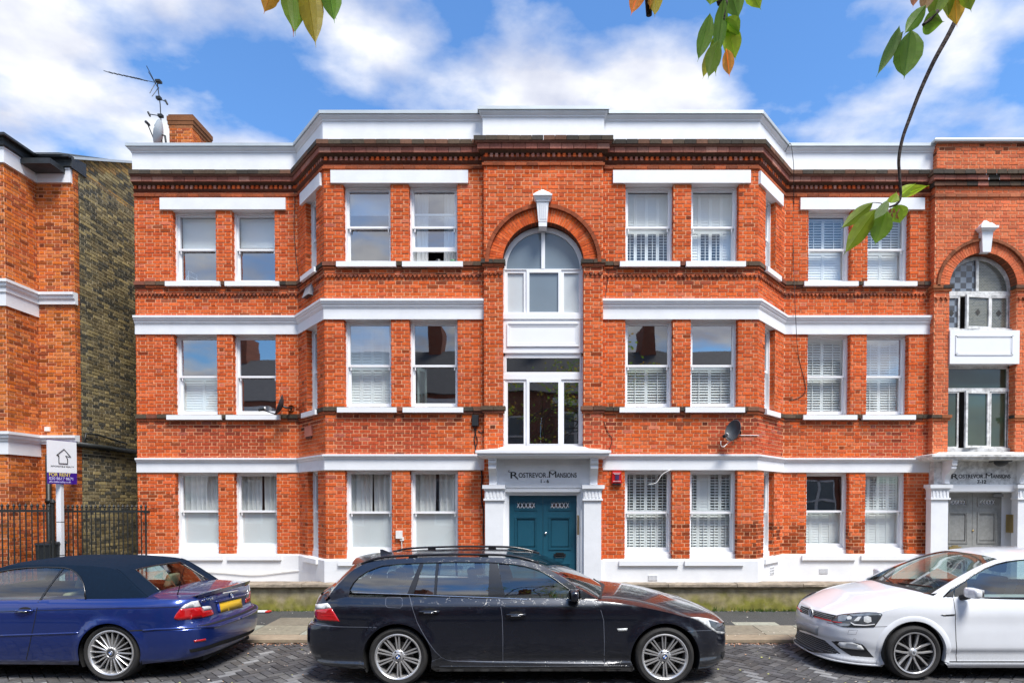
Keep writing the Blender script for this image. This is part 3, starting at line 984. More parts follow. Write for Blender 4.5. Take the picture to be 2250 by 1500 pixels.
# cornice of moulded bricks: dark weathered top, pink course, dentils, lower mould
zt, zb = Z_COR_TOP, Z_COR_BOT
def course(name, p0, p1, za, zb_, tints, runs, l_=0.2, parent=None, shape=None):
    """a projecting course made of single blocks along each run"""
    q = MB()
    for run in runs:
        # offset corner points
        full = MB(); full.sweep(run, [(p0, 0), (p1, 0)], caps=False)
        k = len(run)
        inner = [Vector(full.v[2 * i]) for i in range(k)]; outer = [Vector(full.v[2 * i + 1]) for i in range(k)]
        for i in range(k - 1):
            L_ = (outer[i + 1] - outer[i]).length
            n_ = max(1, round(L_ / l_))
            for j in range(n_):
                a, b_ = j / n_, (j + 1) / n_
                g = 0.004 / L_
                ia, ib = inner[i].lerp(inner[i + 1], a + g * (j > 0)), inner[i].lerp(inner[i + 1], b_ - g * (j < n_ - 1))
                oa, ob = outer[i].lerp(outer[i + 1], a + g * (j > 0)), outer[i].lerp(outer[i + 1], b_ - g * (j < n_ - 1))
                q.tint = mulc(random.choice(tints), random.uniform(0.75, 1.2))
                up = Vector((0, 0, 1)); dz = random.uniform(-.002, .002)
                q.hexa([ia + up * za, oa + up * (za + dz), ob + up * (za + dz), ib + up * za, ia + up * zb_, oa + up * (zb_ + dz), ob + up * (zb_ + dz), ib + up * zb_])
    return q
DARK_T = [(0.085, 0.065, 0.045), (0.11, 0.075, 0.05), (0.06, 0.05, 0.04), (0.16, 0.08, 0.05)]
PINK_T = [(0.42, 0.17, 0.12), (0.36, 0.13, 0.09), (0.46, 0.22, 0.16), (0.30, 0.11, 0.08)]
RUNS3 = [longL[1:], longR, runC]
hh = zt - zb
c_ = course('c', -.02, .16, zt - .075, zt, DARK_T, RUNS3); c_.build('cornice', 'brick', man)
q = MB(); q.tint = (0.20, 0.10, 0.07)
for r in RUNS3: q.sweep(r, [(-.02, zt - .075), (.145, zt - .075), (.125, zt - .10), (-.02, zt - .10)])
q.build('cornice', 'brick', man)
course('c', -.02, .105, zt - .19, zt - .10, PINK_T, RUNS3).build('cornice', 'brick', man)
q = MB(); q.tint = (0.10, 0.05, 0.03)
for r in RUNS3: q.sweep(r, [(-.02, zt - .19), (.085, zt - .19), (.03, zt - .235), (-.02, zt - .235)])
q.build('cornice', 'brick', man)
def blocks(run, p, za, zb_, pitch, wid, tints, mbq, tri=False):
    for i in range(len(run) - 1):
        w = Wall(run[i], run[i + 1], 0, 1)
        n_ = max(1, int(w.L / pitch))
        for j in range(n_):
            u = (j + 0.5) * w.L / n_
            mbq.tint = mulc(random.choice(tints), random.uniform(0.8, 1.2))
            if tri:
                a, b_, c0 = w.pt(u - wid / 2, zb_, p), w.pt(u + wid / 2, zb_, p), w.pt(u, za, p)
                a2, b2, c2 = w.pt(u - wid / 2, zb_, 0), w.pt(u + wid / 2, zb_, 0), w.pt(u, za, 0)
                mbq.poly([a, c0, b_]); mbq.quad(a, a2, c2, c0); mbq.quad(c0, c2, b2, b_); mbq.quad(a, b_, b2, a2)
            else:
                mbq.hexa([w.pt(u - wid / 2, za, -.01), w.pt(u - wid / 2, za, p), w.pt(u + wid / 2, za, p), w.pt(u + wid / 2, za, -.01),
                          w.pt(u - wid / 2, zb_, -.01), w.pt(u - wid / 2, zb_, p), w.pt(u + wid / 2, zb_, p), w.pt(u + wid / 2, zb_, -.01)])
q = MB()
for r in RUNS3: blocks(r, .045, zt - .30, zt - .235, .088, .048, PINK_T + RED[:3], q)
stuff(q.build('dentil_course', 'brick', man))
q = MB(); q.tint = (0.13, 0.05, 0.03)
for r in RUNS3: q.sweep(r, [(-.02, zt - .30), (.05, zt - .30), (.012, zt - .345), (-.02, zt - .345)])
q.build('cornice', 'brick', man)
# thin moulded course above the lintels
q = course('m', -.02, .032, Z_MLD - .045, Z_MLD - .0, [(0.34, 0.085, 0.03), (0.42, 0.10, 0.035), (0.26, 0.07, 0.03)], RUNS3)
q.build('moulded_course', 'brick', man)
# sill strings (dark moulded bricks) and the saw-tooth course under the upper one
for zs in (Z_SILL2, Z_SILL1):
    for rn in (longL[1:], longR):
        course('s', -.02, .05, zs - .055, zs + .012, DARK_T + [(0.22, 0.08, 0.05)], [rn]).build('sill_string', 'brick', man)
        course('s', -.02, .03, zs - .10, zs - .058, [(0.36, 0.085, 0.03), (0.28, 0.07, 0.03), (0.16, 0.06, 0.04)], [rn]).build('sill_string', 'brick', man)
    for s_ in (-1, 1):
        ru = [(PD[0], YF + .02), PDc, (CX - AHW, YC), (CX - AHW, YC + .1)] if s_ < 0 else [(CX + AHW, YC + .1), (CX + AHW, YC), PEc, (PE[0], YF + .02)]
        course('s', -.02, .05, zs - .055, zs + .012, DARK_T, [ru]).build('impost', 'brick', man)
        course('s', -.02, .03, zs - .10, zs - .058, [(0.30, 0.075, 0.03), (0.22, 0.07, 0.04)], [ru]).build('impost', 'brick', man)
q = MB()
zz = zf(608)
for r in (longL[1:], longR, [PDc, (CX - AHW, YC)], [(CX + AHW, YC), PEc]): blocks(r, .034, zz - .026, zz + .026, .072, .070, [(0.36, 0.09, 0.035), (0.28, 0.07, 0.03), (0.40, 0.11, 0.05), (0.2, 0.07, 0.045)], q, tri=True)
stuff(q.build('saw_tooth_course', 'brick', man))
# white string courses
s2 = [(-.01, Z_S2_TOP + .01), (.095, Z_S2_TOP), (.095, Z_S2_TOP - .04), (.08, Z_S2_TOP - .05), (.075, Z_S2_TOP - .075), (.055, Z_S2_TOP - .10), (.05, Z_S2_TOP - .125), (.042, Z_S2_TOP - .13), (.038, Z_S2_MID), (.028, Z_S2_MID - .005), (.028, Z_S2_BOT), (-.01, Z_S2_BOT)]
s1 = [(-.01, Z_S1_TOP + .01), (.08, Z_S1_TOP), (.08, Z_S1_TOP - .03), (.06, Z_S1_TOP - .042), (.052, Z_S1_TOP - .06), (.045, Z_S1_MID - .005), (.028, Z_S1_MID - .012), (.028, Z_S1_BOT), (-.01, Z_S1_BOT)]
add_runs('string_course', s2, 'white_stucco', [longL[1:], longR])
add_runs('string_course', s1, 'white_stucco', [longL[1:], longR])
# plinth
pl_ = [(-.02, Z_PLINTH), (.03, Z_PLINTH - .006), (.045, Z_PLINTH - .03), (.045, 0.40), (-.02, 0.40)]
add_runs('plinth', pl_, 'white_stucco', [longL[1:], longR])
# flank wall in the passage, returns, roof, floors and rooms
q = MB(); q.quad((PA[0], YW + 9, 0), (PA[0], YW, 0), (PA[0], YW, Z_COR_TOP), (PA[0], YW + 9, Z_COR_TOP))
q.build('flank_wall', 'mortar_old', man)
q = MB()
for (xa_, xb_, ya_) in ((PA[0] + .02, PB[0], YW + .06), (PB[0], PC[0], YW + .02), (PC[0], PF_[0], YF + .06), (PF_[0], PG[0], YW + .02), (PG[0], PH[0] - .02, YW + .06)):
    q.box(xa_, xb_, ya_, YW + 9, Z_COR_TOP - .12, Z_COR_TOP - .01)
o = q.build('roof', 'roof_felt', man)
q = MB()
for zz in (Z_GSILL - .75, Z_S1_TOP - 0.1, Z_S2_TOP - 0.1):
    q.box(PA[0] + .03, PB[0] + .2, YW + .22, YW + 4, zz, zz + .2); q.box(PB[0] + .25, PG[0] - .25, YF + 1.0, YW + 4, zz + .01, zz + .19); q.box(PG[0] - .2, PH[0] - .03, YW + .22, YW + 4, zz, zz + .2)
q.build('floor_slab', 'room_wall', man)
q = MB()
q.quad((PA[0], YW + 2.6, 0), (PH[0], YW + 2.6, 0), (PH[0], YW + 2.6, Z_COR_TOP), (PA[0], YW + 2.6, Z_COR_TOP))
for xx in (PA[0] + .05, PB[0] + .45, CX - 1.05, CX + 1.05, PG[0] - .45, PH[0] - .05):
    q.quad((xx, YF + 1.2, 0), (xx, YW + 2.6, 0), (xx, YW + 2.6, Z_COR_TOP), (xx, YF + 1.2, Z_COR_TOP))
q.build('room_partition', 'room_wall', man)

# ------------------------------------------------------------------ sash windows
class Fr:
    """window frame of reference: u along wall, dep inwards, z up"""
    def __init__(self, w): self.w = w
    def p(self, u, dep, z): return self.w.pt(u, z, -dep)
    def box(self, q, u0, u1, d0, d1, z0, z1):
        P = self.p
        q.hexa([P(u0, d0, z0), P(u1, d0, z0), P(u1, d1, z0), P(u0, d1, z0), P(u0, d0, z1), P(u1, d0, z1), P(u1, d1, z1), P(u0, d1, z1)])
def frame4(F, q, u0, u1, z0, z1, d0, d1, st, rt, rb):
    F.box(q, u0, u0 + st, d0, d1, z0, z1); F.box(q, u1 - st, u1, d0, d1, z0, z1)
    F.box(q, u0 + st, u1 - st, d0, d1, z1 - rt, z1); F.box(q, u0 + st, u1 - st, d0, d1, z0, z0 + rb)
def shutter_panel(F, win, u0, u1, z0, z1, d, open_, rail=0.035, ang=None):
    q = MB(); th = 0.022
    frame4(F, q, u0, u1, z0, z1, d, d + th, 0.026, rail, rail)
    h = z1 - z0 - 2 * rail; n_ = max(3, int(h / 0.048)); pitch = h / n_
    bl = 0.053
    tilt = R(22) if open_ == 'o' else (R(45) if open_ == 'm' else R(78))
    dz, dd = math.sin(tilt) * bl / 2, math.cos(tilt) * bl / 2
    for k in range(n_):
        zc = z0 + rail + (k + .5) * pitch; dc = d + th / 2
        a, b_ = u0 + 0.027, u1 - 0.027
        for (s0, s1) in ((0.0, 0.004),):
            q.hexa([F.p(a, dc - dd, zc - dz), F.p(b_, dc - dd, zc - dz), F.p(b_, dc + dd, zc + dz), F.p(a, dc + dd, zc + dz),
                    F.p(a, dc - dd, zc - dz + .007), F.p(b_, dc - dd, zc - dz + .007), F.p(b_, dc + dd, zc + dz + .007), F.p(a, dc + dd, zc + dz + .007)])
    if open_ != 'c':
        um = (u0 + u1) / 2
        F.box(q, um - .005, um + .005, d - .03, d - .022, z0 + rail, z1 - rail)
    return q.build('shutter', 'shutter_white', win)
def sash(key, name, fill, glass=('pane', 'pane'), raise_=0.0, sill=True, parent=man, sill_ext=0.10, tall_bottom=False):
    wname, li, ci = key
    w = walls[wname]; F = Fr(w)
    _, u0, u1, z0, z1 = wins[key]
    d = RV
    q = MB()
    fw = 0.034
    zb = z0 + (0.10 if li == 0 else 0.0)
    frame4(F, q, u0 - .02, u1 + .02, zb - .02, z1 + .02, d, d + .15, fw + .02, .03 + .02, .035 + .02)
    if li == 0: F.box(q, u0 - .01, u1 + .01, d - .02, d + .1, z0 - .02, zb)
    win = q.build('window', 'white_paint', parent)
    zt_, zb_ = z1 - .03, zb + .035
    zm = zb_ + (zt_ - zb_) * 0.495
    a, b_ = u0 + fw, u1 - fw
    st = 0.036
    q = MB(); frame4(F, q, a, b_, zm - .02, zt_, d + .035, d + .07, st, .036, .038)
    for uu in (a + st, b_ - st - .018): F.box(q, uu, uu + .018, d + .04, d + .06, zm - .075, zm - .02)
    q.build('upper_sash', 'white_paint', win)
    q = MB(); q.quad(F.p(a + st, d + .052, zm + .018), F.p(b_ - st, d + .052, zm + .018), F.p(b_ - st, d + .052, zt_ - .036), F.p(a + st, d + .052, zt_ - .036))
    q.build('pane', glass[0], win)
    r = raise_
    q = MB(); frame4(F, q, a, b_, zb_ + r, zm + .02 + r, d + .08, d + .115, st, .036, .075); q.build('lower_sash', 'white_paint', win)
    q = MB(); q.quad(F.p(a + st, d + .097, zb_ + .075 + r), F.p(b_ - st, d + .097, zb_ + .075 + r), F.p(b_ - st, d + .097, zm - .016 + r), F.p(a + st, d + .097, zm - .016 + r))
    q.build('pane', glass[1], win)
    if sill:
        q = MB()
        e = sill_ext
        sh = 0.088
        pr = [(-.02 , 0), ]
        ua, ub = u0 - e, u1 + e
        if wname in ('SL', 'SR'): ua, ub = u0 - e * .8, u1 + e * .8
        F.box(q, ua, ub, -.085, d + .02, z0 - sh, z0 - .0)
        q.build('sill', 'white_paint', win)
    # what hangs behind the glass
    dd = d + .18
    for kind, arg in fill:
        if kind == 'shutter':
            tier, pat = arg
            ws0, ws1 = a - .01, b_ + .01
            lo, hi = (zb_, zm) if tier == 'lower' else ((zm + .0, zt_) if tier == 'upper' else (zb_, zt_))
            n_ = len(pat); pwid = (ws1 - ws0) / n_
            for i, ch in enumerate(pat):
                shutter_panel(F, win, ws0 + i * pwid + .001, ws0 + (i + 1) * pwid - .001, lo + .004, hi - .004, dd, ch, rail=0.045)
        elif kind == 'blind':
            q = MB(); zlow = lerp(zt_, zb_, arg)
            F.box(q, a + .0, b_ - .0, dd, dd + .004, zlow, zt_ + .03); F.box(q, a, b_, dd - .006, dd + .01, zlow - .02, zlow)
            q.build('blind', 'blind_fabric', win)
        elif kind == 'curtain':
            lo, gapf, hi = zb_ - .1, arg, zt_ + .05
            for s_ in (0, 1):
                ua, ub = (a - .05, a + (b_ - a) * (0.5 - gapf / 2)) if s_ == 0 else (b_ + .05, b_ - (b_ - a) * (0.5 - gapf / 2))
                ph = random.uniform(0, 6); fq = random.uniform(5.5, 7.5)
                q = MB()
                q.grid(lambda s, t: F.p(lerp(ua, ub, s) + .012 * math.sin(9 * s + t * 2 + ph), dd + .05 + .024 * math.sin(fq * 2 * math.pi * s / 1.6 + ph + .4 * t) + .012 * math.sin(23 * s + ph), lerp(lo, hi, t)), 46, 6)
                q.build('curtain', 'curtain_fabric', win, smooth=True)
        elif kind == 'frost':
            q = MB(); q.quad(F.p(a + st, d + .103, zb_ + .075), F.p(b_ - st, d + .103, zb_ + .075), F.p(b_ - st, d + .103, zm - .016), F.p(a + st, d + .103, zm - .016))
            q.build('frosted_film', 'frosted_net', win)
        elif kind == 'leaf':    # a shutter leaf folded back into the room
            side, z_lo, z_hi = arg
            q = MB()
            ww = .24
            us = a + .012 if side == 'l' else b_ - .012
            sg = 1 if side == 'l' else -1
            n_ = 18
            for k in range(n_):
                zc = lerp(z_lo + .06, z_hi - .06, (k + .5) / n_)
                q.hexa([F.p(us + sg * .05, dd + .05, zc - .006), F.p(us + sg * .12, dd + .20, zc - .006), F.p(us + sg * .135, dd + .19, zc + .02), F.p(us + sg * .065, dd + .04, zc + .02),
                        F.p(us + sg * .05, dd + .05, zc - .001), F.p(us + sg * .12, dd + .20, zc - .001), F.p(us + sg * .135, dd + .19, zc + .026), F.p(us + sg * .065, dd + .04, zc + .026)])
            for (t0, t1, l0, l1) in ((0, .2, z_lo, z_hi), (.8, 1, z_lo, z_hi), (.2, .8, z_lo, z_lo + .06), (.2, .8, z_hi - .06, z_hi)):
                e0 = (us + sg * lerp(.03, .15, t0), dd + lerp(.0, .25, t0)); e1 = (us + sg * lerp(.03, .15, t1), dd + lerp(.0, .25, t1))
                q.hexa([F.p(e0[0], e0[1], l0), F.p(e1[0], e1[1], l0), F.p(e1[0] + .012, e1[1] - .008, l0), F.p(e0[0] + .012, e0[1] - .008, l0),
                        F.p(e0[0], e0[1], l1), F.p(e1[0], e1[1], l1), F.p(e1[0] + .012, e1[1] - .008, l1), F.p(e0[0] + .012, e0[1] - .008, l1)])
            q.build('shutter', 'shutter_white', win)
    return win
PB2 = ('pane_bright', 'pane_bright')
sash(('WL', 2, 0), 'w', [('blind', .46)], ('pane', 'pane_bright'))
sash(('WL', 2, 1), 'w', [('blind', .42)], ('pane', 'pane_bright'))
sash(('FL', 2, 0), 'w', [('blind', .28)], PB2)
sash(('FL', 2, 1), 'w', [('curtain', .35)], PB2, raise_=0.24)
sash(('SL', 2, 0), 'w', [], ('pane_bright', 'pane'))
sash(('SR', 2, 0), 'w', [('blind', .5)])
sash(('FR', 2, 0), 'w', [('shutter', ('upper', 'cccc')), ('shutter', ('lower', 'oooo'))])
sash(('FR', 2, 1), 'w', [('shutter', ('upper', 'cccc')), ('shutter', ('lower', 'cooc'))])
sash(('WR', 2, 0), 'w', [('shutter', ('upper', 'mm')), ('shutter', ('lower', 'cc'))])
sash(('WR', 2, 1), 'w', [('shutter', ('upper', 'mm')), ('shutter', ('lower', 'cc'))])
sash(('WL', 1, 0), 'w', [('shutter', ('lower', 'cc'))], ('pane_bright', 'pane'))
sash(('WL', 1, 1), 'w', [('leaf', ('r', wins[('WL', 1, 1)][3] + .04, wins[('WL', 1, 1)][3] + .75))], PB2)
sash(('SL', 1, 0), 'w', [], ('pane', 'pane'))
sash(('FL', 1, 0), 'w', [('shutter', ('upper', 'cccc')), ('shutter', ('lower', 'cccc'))], ('pane_bright', 'pane'))
sash(('FL', 1, 1), 'w', [('leaf', ('l', wins[('FL', 1, 1)][3] + .04, wins[('FL', 1, 1)][3] + .78))], ('pane_dark', 'pane_dark'))
sash(('FR', 1, 0), 'w', [('shutter', ('lower', 'mm'))], ('pane_dark', 'pane'))
sash(('FR', 1, 1), 'w', [('shutter', ('lower', 'mm'))], ('pane_bright', 'pane'))
sash(('SR', 1, 0), 'w', [])
sash(('WR', 1, 0), 'w', [('shutter', ('upper', 'mm')), ('shutter', ('lower', 'mm'))])
sash(('WR', 1, 1), 'w', [('shutter', ('upper', 'mm')), ('shutter', ('lower', 'mm'))], ('pane_bright', 'pane'))
sash(('WL', 0, 0), 'w', [('curtain', .05), ('frost', 0)])
sash(('WL', 0, 1), 'w', [('curtain', .10), ('frost', 0)])
sash(('SL', 0, 0), 'w', [])
sash(('FL', 0, 0), 'w', [('curtain', .04), ('frost', 0)])
sash(('FL', 0, 1), 'w', [('curtain', .04), ('frost', 0)])
sash(('FR', 0, 0), 'w', [('shutter', ('upper', 'oooo')), ('shutter', ('lower', 'mmmm'))])
sash(('FR', 0, 1), 'w', [('shutter', ('upper', 'ocoo')), ('shutter', ('lower', 'mmmm'))])
sash(('SR', 0, 0), 'w', [])
sash(('WR', 0, 0), 'w', [('shutter', ('lower', 'cccc'))], ('pane_dark', 'pane'))
sash(('WR', 0, 1), 'w', [('shutter', ('upper', 'mmmm')), ('shutter', ('lower', 'cccc'))])
# white lintels over the top-floor windows
def lintel(w, x0, x1, py):
    u0 = onPlan(x0, py, w.A, w.B)[0]; u1 = onPlan(x1, py, w.A, w.B)[0]
    q = MB(); F = Fr(w); F.box(q, u0, u1, -.045, RV + .14, Z_L2_BOT, Z_L2_TOP); q.build('lintel', 'white_stucco', man)
lintel(walls['WL'], 354, 629, 450); lintel(walls['FL'], 728, 1029, 388); lintel(walls['FR'], 1346.5, 1648, 388)
lintel(walls['WR'], 1757, 2029, 450); lintel(walls['SL'], 663.5, 708, 430); lintel(walls['SR'], 1666, 1717, 430)
# heads of the lower openings behind the string courses
for key, o in wins.items():
    if key[1] < 2:
        q = MB(); F = Fr(walls[key[0]]); F.box(q, o[1] - .02, o[2] + .02, -.004, RV + .13, o[4] + .001, o[4] + .09); q.build('window_head', 'white_stucco', man)

# ------------------------------------------------------------------ central stair window, panel, canopy, doorcase
YS = YC + DC
def xC(px): return xAt(px, 740, YC)
def zC(py): return zAt(1193, py, YC)
def xS(px): return xAt(px, 740, YS)
def zS(py): return zAt(1193, py, YS)
def bx(q, x0, x1, y0, y1, z0, z1): q.box(min(x0, x1), max(x0, x1), y0, y1, min(z0, z1), max(z0, z1))
x0, x1 = CX - AHW, CX + AHW
q = MB()
def half_ring(q, r0, r1, y0, y1, zc, xc, n=40):
    for k in range(n):
        t0, t1 = math.pi * k / n, math.pi * (k + 1) / n
        P = lambda r_, t_, y_: (xc - math.cos(t_) * r_, y_, zc + math.sin(t_) * r_)
        q.hexa([P(r0, t0, y1), P(r0, t1, y1), P(r1, t1, y1), P(r1, t0, y1), P(r0, t0, y0), P(r0, t1, y0), P(r1, t1, y0), P(r1, t0, y0)])
zsp = Z_SPR - .04
rI = AHW - .06
half_ring(q, rI, AHW + .02, YS, YS + .08, zsp, CX)
z_tr = zS(588)
bx(q, x0 - .02, x1 + .02, YS - .005, YS + .09, z_tr - .04, zsp + .0)
bx(q, CX - .032, CX + .032, YS - .01, YS + .07, zsp, zsp + rI + .01)
zl0, zl1 = zS(696), z_tr - .04
bx(q, x0 - .02, x0 + .035, YS, YS + .08, zl0, zl1); bx(q, x1 - .035, x1 + .02, YS, YS + .08, zl0, zl1)
bx(q, x0, x1, YS - .05, YS + .08, zl0 - .05, zl0 + .035)
sw = q.build('stair_window', 'white_paint', man)
def light(parent, xa, xb, za, zb, fr, gm, name='casement', yo=0.0, gmn='pane'):
    q = MB()
    bx(q, xa, xa + fr, YS + yo, YS + yo + .05, za, zb); bx(q, xb - fr, xb, YS + yo, YS + yo + .05, za, zb)
    bx(q, xa + fr, xb - fr, YS + yo, YS + yo + .05, za, za + fr); bx(q, xa + fr, xb - fr, YS + yo, YS + yo + .05, zb - fr, zb)
    q.build(name, 'white_paint', parent)
    q = MB(); q.quad((xa + fr, YS + yo + .03, za + fr), (xb - fr, YS + yo + .03, za + fr), (xb - fr, YS + yo + .03, zb - fr), (xa + fr, YS + yo + .03, zb - fr))
    q.build('pane', gm, parent)
m1, m2 = xS(1157), xS(1233)
for (a, b_, gm, yo) in ((x0 + .03, m1, 'frosted', .01), (m1, m2, 'stair_glass', -.012), (m2, x1 - .03, 'frosted', .01)):
    light(sw, a, b_, zl0 + .03, zl1, .05, gm, yo=yo)
q = MB()
pts = [(CX + rI * math.cos(t) , YS + .03, zsp + rI * math.sin(t)) for t in [math.pi * k / 40 for k in range(41)]]
q.poly(pts); q.build('pane', 'stair_glass', sw)
# white panel between the two stair windows
za, zb = zS(776), zl0 - .05
q = MB(); bx(q, x0 - .02, x1 + .02, YS - .03, YS + .06, za, zb)
pn = q.build('spandrel_panel', 'white_paint', man)
q = MB()
pa, pb, pza, pzb = x0 + .07, x1 - .07, za + .11, zb - .07
for (ins, yy0, yy1) in ((0, .052, .03), (.02, .042, .03), (.045, .036, .03)):
    a, b_, c0, d0 = pa + ins, pb - ins, pza + ins, pzb - ins
    wd = .018
    bx(q, a, b_, YS - yy0, YS - yy1, c0, c0 + wd); bx(q, a, b_, YS - yy0, YS - yy1, d0 - wd, d0); bx(q, a, a + wd, YS - yy0, YS - yy1, c0 + wd, d0 - wd); bx(q, b_ - wd, b_, YS - yy0, YS - yy1, c0 + wd, d0 - wd)
q.build('panel_moulding', 'white_paint', pn)
# lower stair window
zt_, zb_ = za - .0, zS(986)
q = MB()
bx(q, x0 - .02, x0 + .035, YS, YS + .08, zb_, zt_); bx(q, x1 - .035, x1 + .02, YS, YS + .08, zb_, zt_)
bx(q, x0, x1, YS, YS + .08, zt_ - .05, zt_); bx(q, x0, x1, YS - .01, YS + .08, zb_ - .05, zb_ + .04)
z_t2 = zS(827)
bx(q, x0, x1, YS - .01, YS + .08, z_t2 - .05, z_t2 + .05)
sw2 = q.build('stair_window', 'white_paint', man)
light(sw2, x0 + .03, x1 - .03, z_t2 + .05, zt_ - .05, .03, 'pane_dark')
for (a, b_, yo) in ((x0 + .03, m1, .01), (m1, m2, -.012), (m2, x1 - .03, .01)):
    light(sw2, a, b_, zb_ + .04, z_t2 - .05, .05, 'pane_dark', yo=yo)
# keystone
q = MB()
def kx(px): return xAt(px, 450, YC)
def kz(py): return zAt(1193, py, YC - .08)
yk = YC
def frus(q, xa0, xa1, xb0, xb1, za, zb, ya, yb):
    q.hexa([(xa0, ya, za), (xa1, ya, za), (xa1, yk + .02, za), (xa0, yk + .02, za), (xb0, yb, zb), (xb1, yb, zb), (xb1, yk + .02, zb), (xb0, yk + .02, zb)])
frus(q, kx(1183), kx(1202), kx(1179), kx(1205.5), kz(487), kz(444), yk - .085, yk - .10)
for xx in (1186.5, 1190.5, 1194.5, 1198.5):
    frus(q, kx(xx), kx(xx + 2), kx(xx - .6), kx(xx + 1.6), kz(482), kz(449), yk - .094, yk - .108)
frus(q, kx(1177), kx(1208), kx(1177), kx(1208), kz(444), kz(440.5), yk - .115, yk - .115)
frus(q, kx(1176), kx(1209), kx(1173), kx(1211.5), kz(440.5), kz(434), yk - .12, yk - .145)
frus(q, kx(1171.5), kx(1213), kx(1171.5), kx(1213), kz(434), kz(430.5), yk - .16, yk - .16)
for (a, b_, z0_, z1_, dy) in ((1174, 1210, 430.5, 427, .145), (1177, 1207, 427, 424, .125), (1181, 1203, 424, 420.5, .10)):
    frus(q, kx(a), kx(b_), kx(a + 1.5), kx(b_ - 1.5), kz(z0_), kz(z1_), yk - dy, yk - dy + .01)
frus(q, kx(1183.5), kx(1200.5), kx(1191.3), kx(1193), kz(420.5), kz(413), yk - .085, yk - .03)
bx(q, kx(1183.5), kx(1201.5), yk - .08, yk + .12, kz(497), kz(487))
q.build('keystone', 'white_stucco', man)
# canopy over the door
zc1, zc0 = zAt(1193, 989, YC - .38), zAt(1193, 1002, YC - .36)
xa, xb = xAt(1050, 990, YC - .38), xAt(1337.5, 990, YC - .38)
q = MB()
run = [(xa + .36, YC + .03), (xa + .36, YC), (xb - .36, YC), (xb - .36, YC + .03)]
pr = [(-.02, zc1 + .10), (.05, zc1 + .06), (.40, zc1), (.40, zc1 - .045), (.37, zc1 - .055), (.365, zc1 - .085), (.33, zc1 - .105), (.30, zc1 - .12), (-.02, zc1 - .12)]
q2 = MB(); q2.v = []
q.sweep([(xa + .36, YC + .2), (xa + .36, YC), (xb - .36, YC), (xb - .36, YC + .2)], pr)
canopy = q.build('door_canopy', 'white_stucco', man)
zs0 = zc1 - .12
# frieze and doorcase
yd = YC - .03
q = MB()
fx0, fx1 = xAt(1091, 1040, yd), xAt(1297, 1040, yd)
z_fr0, z_fr1 = zAt(1193, 1073, yd), zs0
bx(q, fx0 - .1, fx1 + .1, yd, YC + .1, z_fr0, z_fr1 + .02)
frieze = q.build('frieze', 'white_stucco', man)
q = MB()
f0, f1, g0, g1 = xAt(1112, 1040, yd), xAt(1276, 1040, yd), zAt(1193, 1071, yd), zAt(1193, 1017, yd)
for (a, b_, c0, d0) in ((f0, f1, g1 - .012, g1), (f0, f1, g0, g0 + .012), (f0, f0 + .012, g0 + .012, g1 - .012), (f1 - .012, f1, g0 + .012, g1 - .012)):
    bx(q, a, b_, yd - .010, yd, c0, d0)
q.build('frieze_border', 'white_stucco', frieze)
tx = (xAt(1120.5, 1045, yd) + xAt(1267, 1045, yd)) / 2
def lettering(parent, x0_, x1_, zbase, y_, hbig, hsmall, nums, numz, numh):
    """old-style capitals: tall R with a curled foot, arched M, small capitals"""
    total = x1_ - x0_
    R_w = total * .125; M_w = total * .12
    rot = ROT_FACADE
    parts_ = []
    def put(body, xa_, xb_, size, zb__):
        o = text_obj('lettering', body, size, 'ink', parent, Vector((xa_, y_ - .002, zb__)), rot, 'LEFT', 1.0, extrude=.002, bold=0 if body == 'M' else size * .010)
        me = o.data; xs = [v.co.x for v in me.vertices]; mn, mx_ = min(xs), max(xs)
        k = (xb_ - xa_) / (mx_ - mn)
        for v in me.vertices: v.co.x = xa_ + (v.co.x - mn) * k
        parts_.append(o)
    put('R', x0_ + .01, x0_ + R_w, hbig * 1.38, zbase - hbig * .12)
    put('OSTREVOR', x0_ + R_w + .006, x0_ + total * .545, hsmall * 1.38, zbase)
    put('M', x0_ + total * .585, x0_ + total * .575 + M_w, hbig * 1.3, zbase)
    put('ANSIONS', x0_ + total * .575 + M_w + .006, x1_, hsmall * 1.38, zbase)
    q = MB()
    q.tube([(x0_ + .012 - .018 + .02 * math.cos(t), y_ - .002, zbase + hbig * .93 + .014 * math.sin(t)) for t in [k * .5 for k in range(3, 12)]], .005, 6)
    xr = x0_ + R_w
    q.tube([(xr - .03, y_ - .002, zbase + .01), (xr - .012, y_ - .002, zbase - hbig * .22), (xr - .004, y_ - .002, zbase - hbig * .34)], .005, 6)
    xm = x0_ + total * .575
    q.tube([(xm - .022, y_ - .002, zbase + .018), (xm - .012, y_ - .002, zbase + .004), (xm + .004, y_ - .002, zbase + .016)], .0045, 6); q.tube([(xm + .012, y_ - .002, zbase + hbig * .86), (xm + M_w * .3, y_ - .002, zbase + hbig * 1.04), (xm + M_w * .7, y_ - .002, zbase + hbig * 1.04), (xm + M_w, y_ - .002, zbase + hbig * .86)], .004, 6)
    q.build('lettering', 'ink', parent)
    text_obj('lettering', nums, numh * 1.38, 'ink', parent, Vector(((x0_ + x1_) / 2 + .02, y_ - .002, numz)), rot, 'CENTER', 1.0, extrude=.002, bold=.002)
lettering(frieze, xAt(1120.5, 1045, yd), xAt(1267, 1045, yd), zAt(1193, 1048.5, yd), yd - .001, .115, .085, '1 - 6', zAt(1193, 1060, yd), .06)
